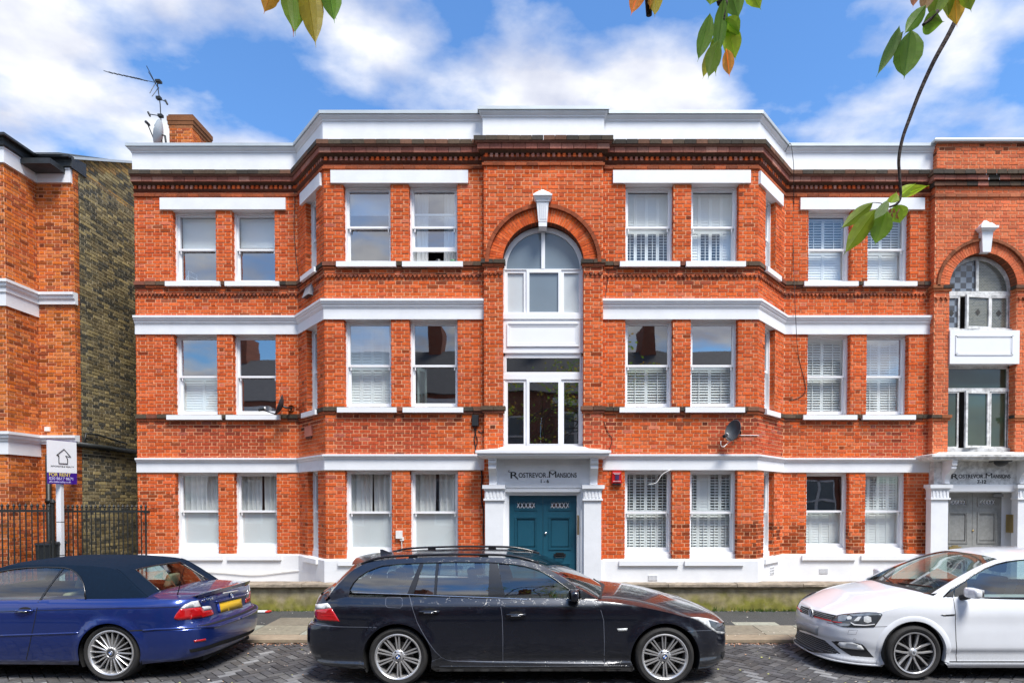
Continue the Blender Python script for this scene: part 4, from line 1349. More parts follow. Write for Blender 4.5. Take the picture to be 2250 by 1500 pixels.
# brackets
def bracket(parent, px0, px1):
    xa_, xb_ = xAt(px0, 1020, YC - .16), xAt(px1, 1020, YC - .16)
    zt__ = zs0 + .005; zb__ = zAt(1193, 1065, YC - .08)
    h = zt__ - zb__
    pro = [(0.0, 0.0), (.09, 0.0), (.10, .03), (.085, .06), (.09, .18), (.115, .33), (.165, .47), (.21, .55), (.235, .60), (.235, .66), (.21, .70), (.225, .74), (.25, .80), (.25, .88), (.24, .93), (.27, .93), (.27, 1.0), (0, 1.0)]
    q = MB(); k = len(pro)
    L_ = [(xa_, YC - .02 - p, zb__ + h * t) for p, t in pro]; R_ = [(xb_, YC - .02 - p, zb__ + h * t) for p, t in pro]
    for i in range(k - 1): q.quad(L_[i], R_[i], R_[i + 1], L_[i + 1])
    q.poly(list(reversed(L_))); q.poly(R_)
    return q.build('bracket', 'white_stucco', parent)
bracket(canopy, 1074, 1091); bracket(canopy, 1297, 1313.5)
# pilasters with fluted caps
def pilaster(px0, px1, cap0, cap1):
    yp = YC - .10
    a, b_ = xAt(px0, 1150, yp), xAt(px1, 1150, yp)
    q = MB(); bx(q, a, b_, yp, YC + .1, 0.56, zAt(1193, 1099, yp))
    p_ = q.build('pilaster', 'white_stucco', man)
    c0, c1 = xAt(cap0, 1080, yp - .03), xAt(cap1, 1080, yp - .03)
    z0_, z1_ = zAt(1193, 1099, yp), zAt(1193, 1065, yp)
    q = MB(); hh_ = z1_ - z0_
    bx(q, a - .025, b_ + .025, yp - .03, YC + .1, z0_, z0_ + hh_ * .12)
    bx(q, a - .005, b_ + .005, yp - .012, YC + .1, z0_ + hh_ * .12, z0_ + hh_ * .66)
    for k in range(5):
        xx = lerp(a + .03, b_ - .03, k / 4)
        bx(q, xx - .017, xx + .017, yp - .024, yp - .012, z0_ + hh_ * .2, z0_ + hh_ * .6)
    bx(q, a - .02, b_ + .02, yp - .03, YC + .1, z0_ + hh_ * .66, z0_ + hh_ * .76)
    bx(q, c0, c1, yp - .055, YC + .1, z0_ + hh_ * .76, z1_)
    q.build('capital', 'white_stucco', p_)
    q = MB(); bx(q, a - .04, b_ + .04, yp - .05, YC + .2, 0.0, 0.56); q.build('base_block', 'sandstone', p_)
pilaster(1066, 1105.5, 1060, 1110)
pilaster(1283, 1321, 1279, 1328)
# brick piers beside the doorway below canopy level
lowL, lowR = CX - .72, CX + .72
lay_bricks([Wall(PDc, (lowL, YC), Z_PLINTH - .02, Z_CANOPY - .1, phase=.05), Wall((lowR, YC), PEc, Z_PLINTH - .02, Z_CANOPY - .1, phase=.2), Wall((PD[0], YF + .02), PDc, Z_PLINTH - .02, Z_CANOPY - .1), Wall(PEc, (PE[0], YF + .02), Z_PLINTH - .02, Z_CANOPY - .1)], man, singles=0, mass_name='pier_brickwork', wall_name='door_pier')
for (a_, b_) in ((PD[0], lowL), (lowR, PE[0] + .01)): q = MB(); q.box(a_, b_, YC - .03, YF + .05, .3, Z_PLINTH - .004); q.build('plinth', 'white_stucco', man)
# architrave and door
ydr = YC + .12
dx0, dx1 = xAt(1119, 1150, ydr), xAt(1267, 1150, ydr)
dz1 = zAt(1193, 1088, ydr)
q = MB()
for (ins, dep, wd) in ((0.0, YC - .03, .05), (.05, YC + .02, .035)):
    bx(q, dx0 - .11 + ins, dx0 - .11 + ins + wd, dep, ydr + .06, .13, dz1 + .11 - ins); bx(q, dx1 + .11 - ins - wd, dx1 + .11 - ins, dep, ydr + .06, .13, dz1 + .11 - ins)
    bx(q, dx0 - .11 + ins + wd, dx1 + .11 - ins - wd, dep, ydr + .06, dz1 + .11 - ins - wd, dz1 + .11 - ins)
bx(q, dx0 - .03, dx0, YC + .05, ydr + .06, .13, dz1 + .03); bx(q, dx1, dx1 + .03, YC + .05, ydr + .06, .13, dz1 + .03); bx(q, dx0, dx1, YC + .05, ydr + .06, dz1, dz1 + .03)
bx(q, fx0, dx0 - .11, yd + .004, YC + .1, .56, z_fr0); bx(q, dx1 + .11, fx1, yd + .004, YC + .1, .56, z_fr0)
bx(q, dx0 - .11, dx1 + .11, yd + .002, YC + .1, dz1 + .11, z_fr0)
q.build('architrave', 'white_paint', man)
def door_pair(parent, x0_, x1_, z0_, z1_, y_, matn, glassz, panelz, lowz):
    xm = (x0_ + x1_) / 2
    for s_, (a, b_) in enumerate(((x0_, xm - .003), (xm + .003, x1_))):
        q = MB()
        wi = b_ - a; st = wi * .16
        ga, gb = a + wi * .24, b_ - wi * .24
        # slab built round the light and the sunk panels
        bx(q, a, b_, y_ + .03, y_ + .05, z0_, glassz[0] - .02)
        bx(q, a, a + st, y_, y_ + .03, z0_, z1_); bx(q, b_ - st, b_, y_, y_ + .03, z0_, z1_)
        bx(q, a + st, b_ - st, y_, y_ + .03, glassz[1] + .03, z1_); bx(q, a + st, b_ - st, y_, y_ + .03, panelz[1], glassz[0] - .03)
        bx(q, a + st, b_ - st, y_, y_ + .03, lowz[1], panelz[0]); bx(q, a + st, b_ - st, y_, y_ + .03, z0_, lowz[0])
        bx(q, a, b_, y_ + .03, y_ + .05, glassz[1] + .02, z1_)
        for (c0, c1) in (panelz, lowz, (glassz[0] - .03, glassz[1] + .03)):
            for (ins, yo) in ((0, -.012), (.022, -.004)):
                u0_, u1_, v0_, v1_ = a + st + ins, b_ - st - ins, c0 + ins, c1 - ins
                w_ = .020
                bx(q, u0_, u1_, y_ + yo, y_ + .035, v0_, v0_ + w_); bx(q, u0_, u1_, y_ + yo, y_ + .035, v1_ - w_, v1_); bx(q, u0_, u0_ + w_, y_ + yo, y_ + .035, v0_ + w_, v1_ - w_); bx(q, u1_ - w_, u1_, y_ + yo, y_ + .035, v0_ + w_, v1_ - w_)
        bx(q, a + st + .05, b_ - st - .05, y_ + .012, y_ + .035, panelz[0] + .06, panelz[1] - .06)
        leaf = q.build('door', matn, parent)
        q = MB(); q.quad((a + st, y_ + .02, glassz[0]), (b_ - st, y_ + .02, glassz[0]), (b_ - st, y_ + .02, glassz[1]), (a + st, y_ + .02, glassz[1]))
        q.build('pane', 'pane_dark', leaf)
        q = MB()
        la, lb, n_ = a + st + .03, b_ - st - .03, 5
        c0, c1 = glassz[0] - .005, glassz[1] + .005
        for k in range(n_):
            xa_, xb_ = lerp(la, lb, k / n_), lerp(la, lb, (k + 1) / n_)
            q.tube([(xa_, y_ + .012, c0), (xb_, y_ + .012, c1)], .006, 5); q.tube([(xa_, y_ + .012, c1), (xb_, y_ + .012, c0)], .006, 5)
        for zz_ in (c0, c1): q.tube([(la, y_ + .012, zz_), (lb, y_ + .012, zz_)], .005, 5)
        for xx_ in (la, lb): q.tube([(xx_, y_ + .012, c0), (xx_, y_ + .012, c1)], .005, 5)
        q.build('leaded_light', 'board_white', leaf)
        yield leaf
zd = lambda py: zAt(1193, py, ydr)
leaves = list(door_pair(man, dx0, dx1, .135, dz1, ydr, 'door_teal', (zd(1117), zd(1102)), (zd(1207), zd(1134)), (zd(1310), zd(1236))))
q = MB(); q.lathe([(0, -.03), (.018, -.028), (.022, -.015), (.012, 0)], (xAt(1199, 1170, ydr), ydr, zd(1170.5)), (0, 1, 0), (1, 0, 0), 16); q.build('knob', 'silver', leaves[1], smooth=True)
q = MB(); lx = xAt(1230, 1218, ydr)
bx(q, lx - .105, lx + .105, ydr - .016, ydr, zd(1221), zd(1216)); bx(q, lx - .07, lx + .07, ydr - .022, ydr, zd(1216), zd(1213)); bx(q, lx - .085, lx + .085, ydr - .028, ydr - .016, zd(1220), zd(1217.5))
q.tube([(lx - .09, ydr - .02, zd(1220)), (lx - .08, ydr - .045, zd(1223.5)), (lx + .08, ydr - .045, zd(1223.5)), (lx + .09, ydr - .02, zd(1220))], .007, 6)
q.build('letter_plate', 'black_paint', leaves[1])
q = MB(); ix = xAt(1270, 1150, YC - .02); bx(q, ix - .016, ix + .016, YC - .045, YC - .03, zAt(1193, 1174, YC), zAt(1193, 1131, YC))
for k in range(6): bx(q, ix - .010, ix + .004, YC - .05, YC - .045, lerp(zAt(1193, 1173, YC), zAt(1193, 1156, YC), k / 6), lerp(zAt(1193, 1173, YC), zAt(1193, 1156, YC), k / 6) + .012)
q.build('entry_panel', 'brass', man)
# dark stair hall behind the glass
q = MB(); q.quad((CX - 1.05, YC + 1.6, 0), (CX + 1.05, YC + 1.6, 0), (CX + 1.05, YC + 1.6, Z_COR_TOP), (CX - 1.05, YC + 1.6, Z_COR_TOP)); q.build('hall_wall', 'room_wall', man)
# air bricks in the plinth
def airbrick(w, px0, px1, py0, py1, nu, nv):
    u0, z1_ = onPlan(px0, py0, w.A, w.B); u1, z0_ = onPlan(px1, py1, w.A, w.B)
    q = MB(); F = Fr(w)
    F.box(q, u0, u1, -.054, -.04, z0_, z1_)
    q.m = 1
    for i in range(nu):
        for j in range(nv):
            a = lerp(u0, u1, (i + .2) / nu); b_ = lerp(u0, u1, (i + .8) / nu); c0 = lerp(z0_, z1_, (j + .2) / nv); d0 = lerp(z0_, z1_, (j + .8) / nv)
            F.box(q, a, b_, -.0565, -.05, c0, d0)
    q.build('air_brick', ['white_stucco', 'plastic_grey'], man)
airbrick(walls['FR'], 1423, 1443, 1262, 1274, 7, 4); airbrick(walls['SR'], 1686, 1695, 1245, 1260, 3, 3); airbrick(walls['WR'], 1797.5, 1816, 1248, 1259, 8, 4)
# chimney stack behind the left parapet
chx0, chz0 = onY(368, 318, 14.2); chx1, chz1 = onY(424, 254, 14.2)
q = MB()
CB = []
ch = []
w1 = Wall((chx0 + .05, 14.2), (chx1 - .02, 14.2), 7.5, chz1 - .22, tint=tint_orange)
w2 = Wall((chx1 - .02, 14.2), (chx1 - .02, 14.95), 7.5, chz1 - .22, tint=tint_orange)
stack = lay_bricks([w1, w2], man, singles=0, mass_name='chimney_brickwork', wall_name='chimney_stack')
q = MB()
for k, (e, z0_, z1_) in enumerate(((.015, chz1 - .30, chz1 - .22), (.035, chz1 - .22, chz1 - .13), (.05, chz1 - .13, chz1 - .02), (.02, chz1 - .02, chz1 + .02))):
    q.tint = mulc((0.30, 0.12, 0.05), random.uniform(.6, 1.1)); bx(q, chx0 + .05 - e, chx1 - .02 + e, 14.2 - e * .5, 14.95 + e, z0_, z1_)
q.build('chimney_cap', 'brick', stack)
# ------------------------------------------------------------------ neighbouring block 7 - 12 on the right
YR = 11.22
nb = thing('neighbouring_block', 'red brick block with stained glass arch, grey double doors and worn white canopy', 'building', (9.3, YR, 0.1))
RX0 = xAt(2052, 740, YR); RX1 = 11.6
def zR(py, p=0.0): return zAt(2150, py, YR - p)
def xR(px, py=740, p=0.0): return xAt(px, py, YR - p)
RC = xR(2159); RRI = 74.0 / FPX * YR; RRO = 97.0 / FPX * YR
zRsp = zR(630); zRcan = zR(996); zRcor0, zRcor1 = zR(412), zR(372, .12)
uR = RC - RX0
def tint_r(x, z):
    c = mulc(random.choice(RED), random.uniform(0.9, 1.2)); c = tuple(lerp(a, b_, .22) for a, b_ in zip(c, (0.62, 0.28, 0.17)))
    if z > zRcor1 + .35 and random.random() < .25: c = mulc(c, .3)
    return c
wR = Wall((RX0, YR), (RX1, YR), zRcan - .08, zRcor0 + .05, [('rect', uR - RRI, uR + RRI, zRcan - .09, zRsp), ('arch', uR, zRsp, RRO + .004)], tint=tint_r, phase=.02)
wRm = Wall((RX0, YR), (RX1, YR), zRcan - .08, zRcor0 + .05, [('rect', uR - RRI, uR + RRI, zRcan - .09, zRsp), ('arch', uR, zRsp, RRI)])
wR.mortar = lambda mb, depth=0.0: wRm.mortar(mb, depth)
wRp = Wall((RX0 + .03, YR + .02), (RX1, YR + .02), zRcor1, zR(314), tint=tint_r)
wRl = Wall((RX0, YW + .01), (RX0, YR), zRcan - .08, zRcor0 + .05, tint=tint_r)
jb = Wall((RC + RRI, YR + .18), (RC + RRI, YR), zRcan, zRsp, tint=tint_r)
wRpl = Wall((RX0 + .03, YW + .3), (RX0 + .03, YR + .02), zRcor1, zR(314), tint=tint_r)
nwall = lay_bricks([wR, wRp, wRl, jb, wRpl], nb, singles=300)
fring('arch_voussoirs', 'brick', RRI, RRO, zRsp, RC, YR, 0.007, 46, nwall, tintf=lambda x, z: tint_r(0, 0), gap=.009, split=True, back=.14)
fring('arch_hood', 'brick', RRO + .004, 103.5 / FPX * YR, zRsp, RC, YR, .05, 22, nwall, tintf=lambda x, z: mulc((0.30, 0.10, 0.045), random.uniform(.5, 1.1)), gap=.004)
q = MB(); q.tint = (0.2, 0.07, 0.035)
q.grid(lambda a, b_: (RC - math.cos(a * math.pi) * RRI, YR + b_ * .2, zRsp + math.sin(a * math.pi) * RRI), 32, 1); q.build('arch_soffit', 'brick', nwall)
rrun = [(RX0, YW + .1), (RX0, YR), (RX1, YR)]
hR = zRcor1 - zRcor0
for (p, a, b_, tl) in ((.13, .72, 1.0, DARK_T), (.09, .40, .68, PINK_T + DARK_T), (.055, 0.05, .30, DARK_T + PINK_T[:1])):
    course('n', -.02, p, zRcor0 + hR * a, zRcor0 + hR * b_, tl, [rrun]).build('cornice', 'brick', nb)
q = MB(); blocks(rrun, .05, zRcor0 + hR * .12, zRcor0 + hR * .30, .088, .05, PINK_T + DARK_T, q); stuff(q.build('dentil_course', 'brick', nb))
course('n', -.02, .03, zR(434), zR(427), [(0.40, 0.13, 0.06), (0.28, 0.10, 0.05)], [rrun]).build('moulded_course', 'brick', nb)
q = MB(); q.sweep([(RX0 + .0, YW + .6), (RX0 + .0, YR + .0), (RX1, YR + .0)], [(-.3, zR(314)), (.05, zR(314)), (.06, zR(314) + .03), (.03, zR(305)), (-.3, zR(305) + .03)]); q.build('parapet_coping', 'zinc', nb)
for zs in (zR(632), zR(916)):
    for ru in ([(RX0, YW + .1), (RX0, YR), (RC - RRI, YR), (RC - RRI, YR + .1)], [(RC + RRI, YR + .1), (RC + RRI, YR), (RX1, YR)]):
        course('n', -.02, .05, zs - .02, zs + .04, DARK_T + [(0.34, 0.12, 0.05)], [ru]).build('impost', 'brick', nb)
        course('n', -.02, .03, zs - .065, zs - .022, [(0.45, 0.15, 0.06)], [ru]).build('impost', 'brick', nb)
q = MB(); zz = zR(657)
for r in ([(RX0, YR), (RC - RRI, YR)], [(RC + RRI, YR), (RX1, YR)]): blocks(r, .034, zz - .03, zz + .03, .083, .08, [(0.42, 0.12, 0.05), (0.3, 0.09, 0.04)], q, tri=True)
stuff(q.build('saw_tooth_course', 'brick', nb))
# stained glass window under the arch
m_, nt, N, L, P = new_mat('stained_glass')
g = N.new('ShaderNodeNewGeometry'); ck = N.new('ShaderNodeTexChecker'); ck.inputs['Scale'].default_value = 9.2
ck.inputs['Color1'].default_value = (0.055, 0.06, 0.07, 1); ck.inputs['Color2'].default_value = (0.20, 0.235, 0.28, 1)
mpn = N.new('ShaderNodeMapping'); mpn.inputs['Location'].default_value = (0.02, 0.05, 0.03); L.new(g.outputs['Position'], mpn.inputs[0]); L.new(mpn.outputs[0], ck.inputs['Vector']); L.new(ck.outputs[0], P.inputs['Base Color'])
P.inputs['Roughness'].default_value = 0.15; P.inputs['Coat Weight'].default_value = 0.6
m_, nt, N, L, P = new_mat('quarry_glass')
g = N.new('ShaderNodeNewGeometry'); mpn = N.new('ShaderNodeMapping'); mpn.inputs['Rotation'].default_value = (math.pi / 2, 0, 0); L.new(g.outputs['Position'], mpn.inputs[0])
bt = N.new('ShaderNodeTexBrick'); bt.inputs['Scale'].default_value = 9.0; bt.inputs['Color1'].default_value = (0.16, 0.16, 0.12, 1); bt.inputs['Color2'].default_value = (0.10, 0.105, 0.085, 1); bt.inputs['Mortar'].default_value = (0.30, 0.30, 0.29, 1); bt.inputs['Mortar Size'].default_value = 0.015
L.new(mpn.outputs[0], bt.inputs['Vector']); L.new(bt.outputs[0], P.inputs['Base Color']); P.inputs['Roughness'].default_value = 0.18; P.inputs['Coat Weight'].default_value = 0.5
YRS = YR + .16
rx0, rx1 = RC - RRI, RC + RRI
zsp2 = zRsp - .03; rI2 = RRI - .05
q = MB(); half_ring(q, rI2, RRI + .02, YRS, YRS + .07, zsp2, RC)
zq0 = zR(722); ztr = zsp2 - .09
bx(q, rx0 - .02, rx1 + .02, YRS - .005, YRS + .08, ztr, zsp2); bx(q, RC - .025, RC + .025, YRS - .01, YRS + .06, zsp2, zsp2 + rI2 + .01)
bx(q, rx0 - .02, rx0 + .03, YRS, YRS + .07, zq0, ztr); bx(q, rx1 - .03, rx1 + .02, YRS, YRS + .07, zq0, ztr); bx(q, rx0, rx1, YRS - .06, YRS + .07, zq0 - .04, zq0 + .03)
rw = q.build('stained_window', 'worn_white', nb)
for (a0, a1, mt) in ((math.pi / 2, math.pi, 'stained_glass'), (0, math.pi / 2, 'quarry_glass')):
    q = MB(); q.poly([(RC, YRS + .025, zsp2)] + [(RC + rI2 * math.cos(lerp(a0, a1, k / 20)), YRS + .025, zsp2 + rI2 * math.sin(lerp(a0, a1, k / 20))) for k in range(21)]); q.build('pane', mt, rw)
def light2(parent, xa, xb, za, zb, fr, gm, y_, swing=0.0, diamond=False):
    q = MB(); rot = Matrix.Rotation(swing, 4, 'Z'); piv = Vector((xb, y_, 0))
    T = lambda p: tuple(piv + rot @ (Vector(p) - piv))
    def b8(x0_, x1_, z0_, z1_, ya, yb): q.hexa([T(p) for p in ((x0_, ya, z0_), (x1_, ya, z0_), (x1_, yb, z0_), (x0_, yb, z0_), (x0_, ya, z1_), (x1_, ya, z1_), (x1_, yb, z1_), (x0_, yb, z1_))])
    b8(xa, xa + fr, za, zb, y_, y_ + .04); b8(xb - fr, xb, za, zb, y_, y_ + .04); b8(xa + fr, xb - fr, za, za + fr, y_, y_ + .04); b8(xa + fr, xb - fr, zb - fr, zb, y_, y_ + .04)
    q.build('casement', 'worn_white', parent)
    q = MB(); q.poly([T((xa + fr, y_ + .025, za + fr)), T((xb - fr, y_ + .025, za + fr)), T((xb - fr, y_ + .025, zb - fr)), T((xa + fr, y_ + .025, zb - fr))]); q.build('pane', gm, parent)
    if diamond:
        q = MB(); xm, zm_ = (xa + xb) / 2, (za + zb) / 2; s_ = .055
        q.poly([T((xm - s_, y_ + .02, zm_)), T((xm, y_ + .02, zm_ - s_ * 1.2)), T((xm + s_, y_ + .02, zm_)), T((xm, y_ + .02, zm_ + s_ * 1.2))]); q.build('diamond_quarry', 'room_dark', parent)
ma, mb2 = lerp(rx0, rx1, .25), lerp(rx0, rx1, .70)
light2(rw, rx0 + .02, ma, zq0 + .03, ztr, .035, 'stained_glass', YRS, diamond=True)
light2(rw, ma + .05, mb2, zq0 + .03, ztr, .045, 'quarry_glass', YRS - .02, swing=R(9), diamond=True)
light2(rw, mb2, rx1 - .02, zq0 + .03, ztr, .035, 'quarry_glass', YRS, diamond=True)
zpa, zpb = zR(800), zq0 - .04
q = MB(); bx(q, rx0 - .0, rx1 + .03, YR - .04, YRS + .05, zpa, zpb); rp_ = q.build('spandrel_panel', 'white_paint', nb)
q = MB()
for (ins, yo) in ((.10, .052), (.125, .044)):
    a, b_, c0, d0 = rx0 + ins, rx1 - ins, zpa + ins + .06, zpb - ins
    bx(q, a, b_, YR - yo, YR - .04, c0, c0 + .016); bx(q, a, b_, YR - yo, YR - .04, d0 - .016, d0); bx(q, a, a + .016, YR - yo, YR - .04, c0, d0); bx(q, b_ - .016, b_, YR - yo, YR - .04, c0, d0)
q.build('panel_moulding', 'white_paint', rp_)
zla, zlb = zR(986), zpa
q = MB(); bx(q, rx0 - .02, rx0 + .03, YRS, YRS + .07, zla, zlb); bx(q, rx1 - .04, rx1 + .02, YRS, YRS + .07, zla, zlb); bx(q, rx0, rx1, YRS, YRS + .07, zlb - .05, zlb); bx(q, rx0, rx1, YRS - .05, YRS + .07, zla - .05, zla + .03)
zt3 = zR(853); bx(q, rx0, rx1, YRS - .01, YRS + .07, zt3 - .035, zt3 + .035)
rw2 = q.build('stair_window', 'worn_white', nb)
q = MB(); q.quad((rx0, YRS + .03, zt3), (rx1, YRS + .03, zt3), (rx1, YRS + .03, zlb), (rx0, YRS + .03, zlb)); q.build('pane', 'green_glass', rw2)
light2(rw2, rx0 + .02, ma, zla + .03, zt3 - .03, .03, 'green_glass', YRS)
light2(rw2, ma + .06, mb2, zla + .03, zt3 - .03, .045, 'green_glass', YRS - .02, swing=R(9))
light2(rw2, mb2 + .02, rx1 - .02, zla + .03, zt3 - .03, .03, 'green_glass', YRS)
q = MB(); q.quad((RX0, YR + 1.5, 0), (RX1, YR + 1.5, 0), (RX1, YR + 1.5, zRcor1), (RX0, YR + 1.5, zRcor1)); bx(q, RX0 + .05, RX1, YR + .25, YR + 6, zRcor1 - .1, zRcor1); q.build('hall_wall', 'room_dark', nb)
# keystone
q = MB(); s9 = .93; kc = RC
def kf(xa, xb, za, zb, ya, yb):
    q.hexa([(kc - xa, YR - ya, za), (kc + xa, YR - ya, za), (kc + xa, YR + .02, za), (kc - xa, YR + .02, za), (kc - xb, YR - yb, zb), (kc + xb, YR - yb, zb), (kc + xb, YR + .02, zb), (kc - xb, YR + .02, zb)])
k0, k1, k2, k3 = zRsp + RRI - .0, zR(513), zR(503), zR(486)
kf(.075, .105, k0 - .02, k1, .08, .095); kf(.12, .15, k1, (k1 + k2) / 2, .11, .14); kf(.165, .165, (k1 + k2) / 2, k2, .155, .155); kf(.14, .09, k2, lerp(k2, k3, .5), .13, .09); kf(.075, .02, lerp(k2, k3, .5), k3, .07, .03)
q.build('keystone', 'white_stucco', nb)
# canopy, bracket, frieze, pilasters
zca = zR(998, .38)
cxa, cxb = xR(2042, 1000, .0), RX1
q = MB(); q.sweep([(RX0 + .12, YR + .2), (RX0 + .12, YR), (cxb, YR)], [(-.02, zca + .08), (.05, zca + .05), (.38, zca), (.38, zca - .04), (.35, zca - .05), (.345, zca - .08), (.29, zca - .10), (-.02, zca - .10)])
ncan = q.build('door_canopy', 'worn_white', nb)
def nbracket(xa_, xb_):
    zt__, zb__ = zca - .095, zR(1062, .08); h = zt__ - zb__
    pro = [(0.0, 0.0), (.10, 0.0), (.105, .05), (.09, .08), (.10, .2), (.14, .38), (.22, .5), (.265, .58), (.28, .64), (.28, .70), (.26, .72), (.30, .78), (.30, .90), (.31, .92), (.31, 1.0), (0, 1.0)]
    q = MB(); L_ = [(xa_, YR - p, zb__ + h * t) for p, t in pro]; R_ = [(xb_, YR - p, zb__ + h * t) for p, t in pro]
    for i in range(len(pro) - 1): q.quad(L_[i], R_[i], R_[i + 1], L_[i + 1])
    q.poly(list(reversed(L_))); q.poly(R_); q.build('bracket', 'white_stucco', ncan)
nbracket(xR(2068, 1030), xR(2079, 1030)); nbracket(xR(2232, 1030), xR(2243, 1030))
yfr = YR - .02
q = MB(); bx(q, RX0 + .02, RX1, yfr, YR + .3, zR(1064), zca - .08); nfr = q.build('frieze', 'worn_white', nb)
lettering(nfr, xAt(2089, 1045, yfr), xAt(2220, 1045, yfr), zAt(2150, 1050, yfr), yfr - .001, .10, .075, '7-12', zAt(2150, 1061.5, yfr), .068)
YPD = YR + .22
dX0, dX1 = xAt(2073, 1150, YPD), xAt(2200, 1150, YPD); dZ1 = zAt(2150, 1082, YPD)
q = MB(); bx(q, xR(2083), xR(2233), YR - .05, YR + .1, zR(1079), zR(1064)); bx(q, xR(2083), xR(2236), YR + .0, YPD + .05, dZ1, zR(1078)); q.build('architrave', 'white_paint', nb)
q = MB(); q.quad((dX1 + .22, YR - .03, .1), (dX1 + .22, YPD + .05, .1), (dX1 + .22, YPD + .05, dZ1 + .05), (dX1 + .22, YR - .03, dZ1 + .05)); bx(q, dX1, dX1 + .24, YPD, YPD + .05, .1, dZ1); q.build('porch_lining', 'white_stucco', nb)
zdn = lambda py: zAt(2150, py, YPD)
nl = list(door_pair(nb, dX0, dX1, .12, dZ1, YPD, 'door_grey', (zdn(1109), zdn(1096)), (zdn(1193), zdn(1124)), (zdn(1310), zdn(1225))))
q = MB(); q.lathe([(0, -.02), (.016, -.018), (.018, -.006), (.01, 0)], (xAt(2137, 1165, YPD), YPD, zdn(1165)), (0, 1, 0), (1, 0, 0), 14); q.build('lock', 'brass', nl[1], smooth=True)
q = MB(); lx_ = xAt(2098, 1203, YPD); bx(q, lx_ - .115, lx_ + .115, YPD - .018, YPD, zdn(1207), zdn(1200)); bx(q, lx_ - .06, lx_ + .05, YPD - .022, YPD, zdn(1200), zdn(1197)); q.build('letter_plate', 'brass', nl[0])
q = MB(); q.lathe([(0, -.05), (.03, -.045), (.04, -.02), (.02, 0)], (xAt(2168, 1203, YPD), YPD, zdn(1204)), (0, 1, 0), (1, 0, 0), 14); q.build('door_pull', 'silver', nl[1], smooth=True)
q = MB(); bx(q, xAt(2180, 1090, YPD), xAt(2199, 1090, YPD), YPD - .07, YPD, zdn(1091), zdn(1085)); q.build('door_closer', 'plastic_grey', nl[1])
q = MB(); bx(q, dX1 + .09, dX1 + .15, YR + .0, YR + .18, zR(1170), zR(1131)); q.m = 1; bx(q, dX1 + .05, dX1 + .09, YR + .0, YR + .17, zR(1170), zR(1130))
q.m = 2
for k in range(6):
    for j in range(2): bx(q, dX1 + .055 + j * .016, dX1 + .067 + j * .016, YR - .006, YR, lerp(zR(1168), zR(1150), k / 6), lerp(zR(1168), zR(1150), k / 6) + .014)
q.build('entry_panel', ['white_paint', 'brass', 'silver'], nb)
def npil(px0, px1, x1c=None):
    yp = YR - .10; a, b_ = xAt(px0, 1150, yp), xAt(px1, 1150, yp)
    z0_, z1_ = zAt(2150, 1097, yp), zAt(2150, 1064, yp); hh_ = z1_ - z0_
    q = MB(); bx(q, a, b_, yp, YR + .05, 0.1, z0_); p_ = q.build('pilaster', 'white_stucco', nb)
    q = MB(); bx(q, a - .025, b_ + .025, yp - .03, YR + .05, z0_, z0_ + hh_ * .12); bx(q, a - .005, b_ + .005, yp - .012, YR + .05, z0_ + hh_ * .12, z0_ + hh_ * .66)
    for k in range(5):
        xx = lerp(a + .03, b_ - .03, k / 4); bx(q, xx - .014, xx + .014, yp - .024, yp - .012, z0_ + hh_ * .2, z0_ + hh_ * .6)
    bx(q, a - .02, b_ + .02, yp - .03, YR + .05, z0_ + hh_ * .66, z0_ + hh_ * .76); bx(q, a - .05, b_ + .05, yp - .055, YR + .05, z0_ + hh_ * .76, z1_)
    q.build('capital', 'white_stucco', p_)
npil(2045.5, 2083); npil(2236, 2275)
q = MB(); bx(q, xR(2275), RX1, YR + .02, YR + .2, 0, zRcan); q.build('porch_side_wall', 'white_stucco', nb)
# porch lamp under the canopy
lamp = thing('porch_lamp', 'black dome lamp under the worn white canopy of the right-hand door', 'lamp', (xR(2203, 1010, .2), YR - .16, zca - .10))
lc = Vector(lamp.location)
q = MB(); bx(q, lc.x - .15, lc.x + .15, lc.y - .08, lc.y + .1, lc.z - .02, lc.z + .0); q.build('lamp_base', 'plastic_black', lamp)
q = MB(); q.grid(lambda a, b_: (lc.x + .125 * math.cos(a * 6.2832) * math.cos(b_ * 1.57), lc.y + .09 * math.sin(a * 6.2832) * math.cos(b_ * 1.57), lc.z - .02 - .085 * math.sin(b_ * 1.57)), 20, 6); q.build('lamp_bowl', 'plastic_black', lamp, smooth=True)

# ------------------------------------------------------------------ house on the left with the square bay
Y0 = 11.40; YB = 10.72
XS_ = -1020 / FPX * Y0; XB = -9.65; XL = -12.4
hs = thing('brick_house', 'orange brick house with square bay, black eaves and dark stock brick side wall', 'building', (-9.8, Y0, 0.1))
def zH(py): return zAt(150, py, Y0)
zHt = zH(403); zHe = zH(372)
w_flat = Wall((XB, Y0), (XS_, Y0), .1, zHt, tint=tint_orange)
w_side_b = Wall((XB, YB), (XB, Y0), .1, zHt, tint=tint_orange)
w_front = Wall((XL, YB), (XB, YB), .1, zHt, [('rect', .3, 1.6, 1.3, 2.9), ('rect', .3, 1.6, 4.0, 5.6)], tint=tint_orange)
XQ = 0.12
w_quoin = Wall((XS_, Y0), (XS_, Y0 + XQ), .1, zHe, tint=tint_orange)
def tint_side(x, z):
    if z > zHe - .02: return mulc(random.choice([(0.42, 0.26, 0.09), (0.36, 0.21, 0.08), (0.2, 0.14, 0.07)]), random.uniform(.8, 1.1))
    return tint_stock(x, z)
w_side = Wall((XS_, Y0 + XQ), (XS_, Y0 + 3.4), .1, zHe + .1, tint=tint_side)
hwall = lay_bricks([w_flat, w_side_b, w_front, w_quoin], hs, singles=300)
swall = lay_bricks([w_side], hs, mortar_mat='mortar_old', singles=0, mass_name='stock_brickwork', wall_name='side_wall')
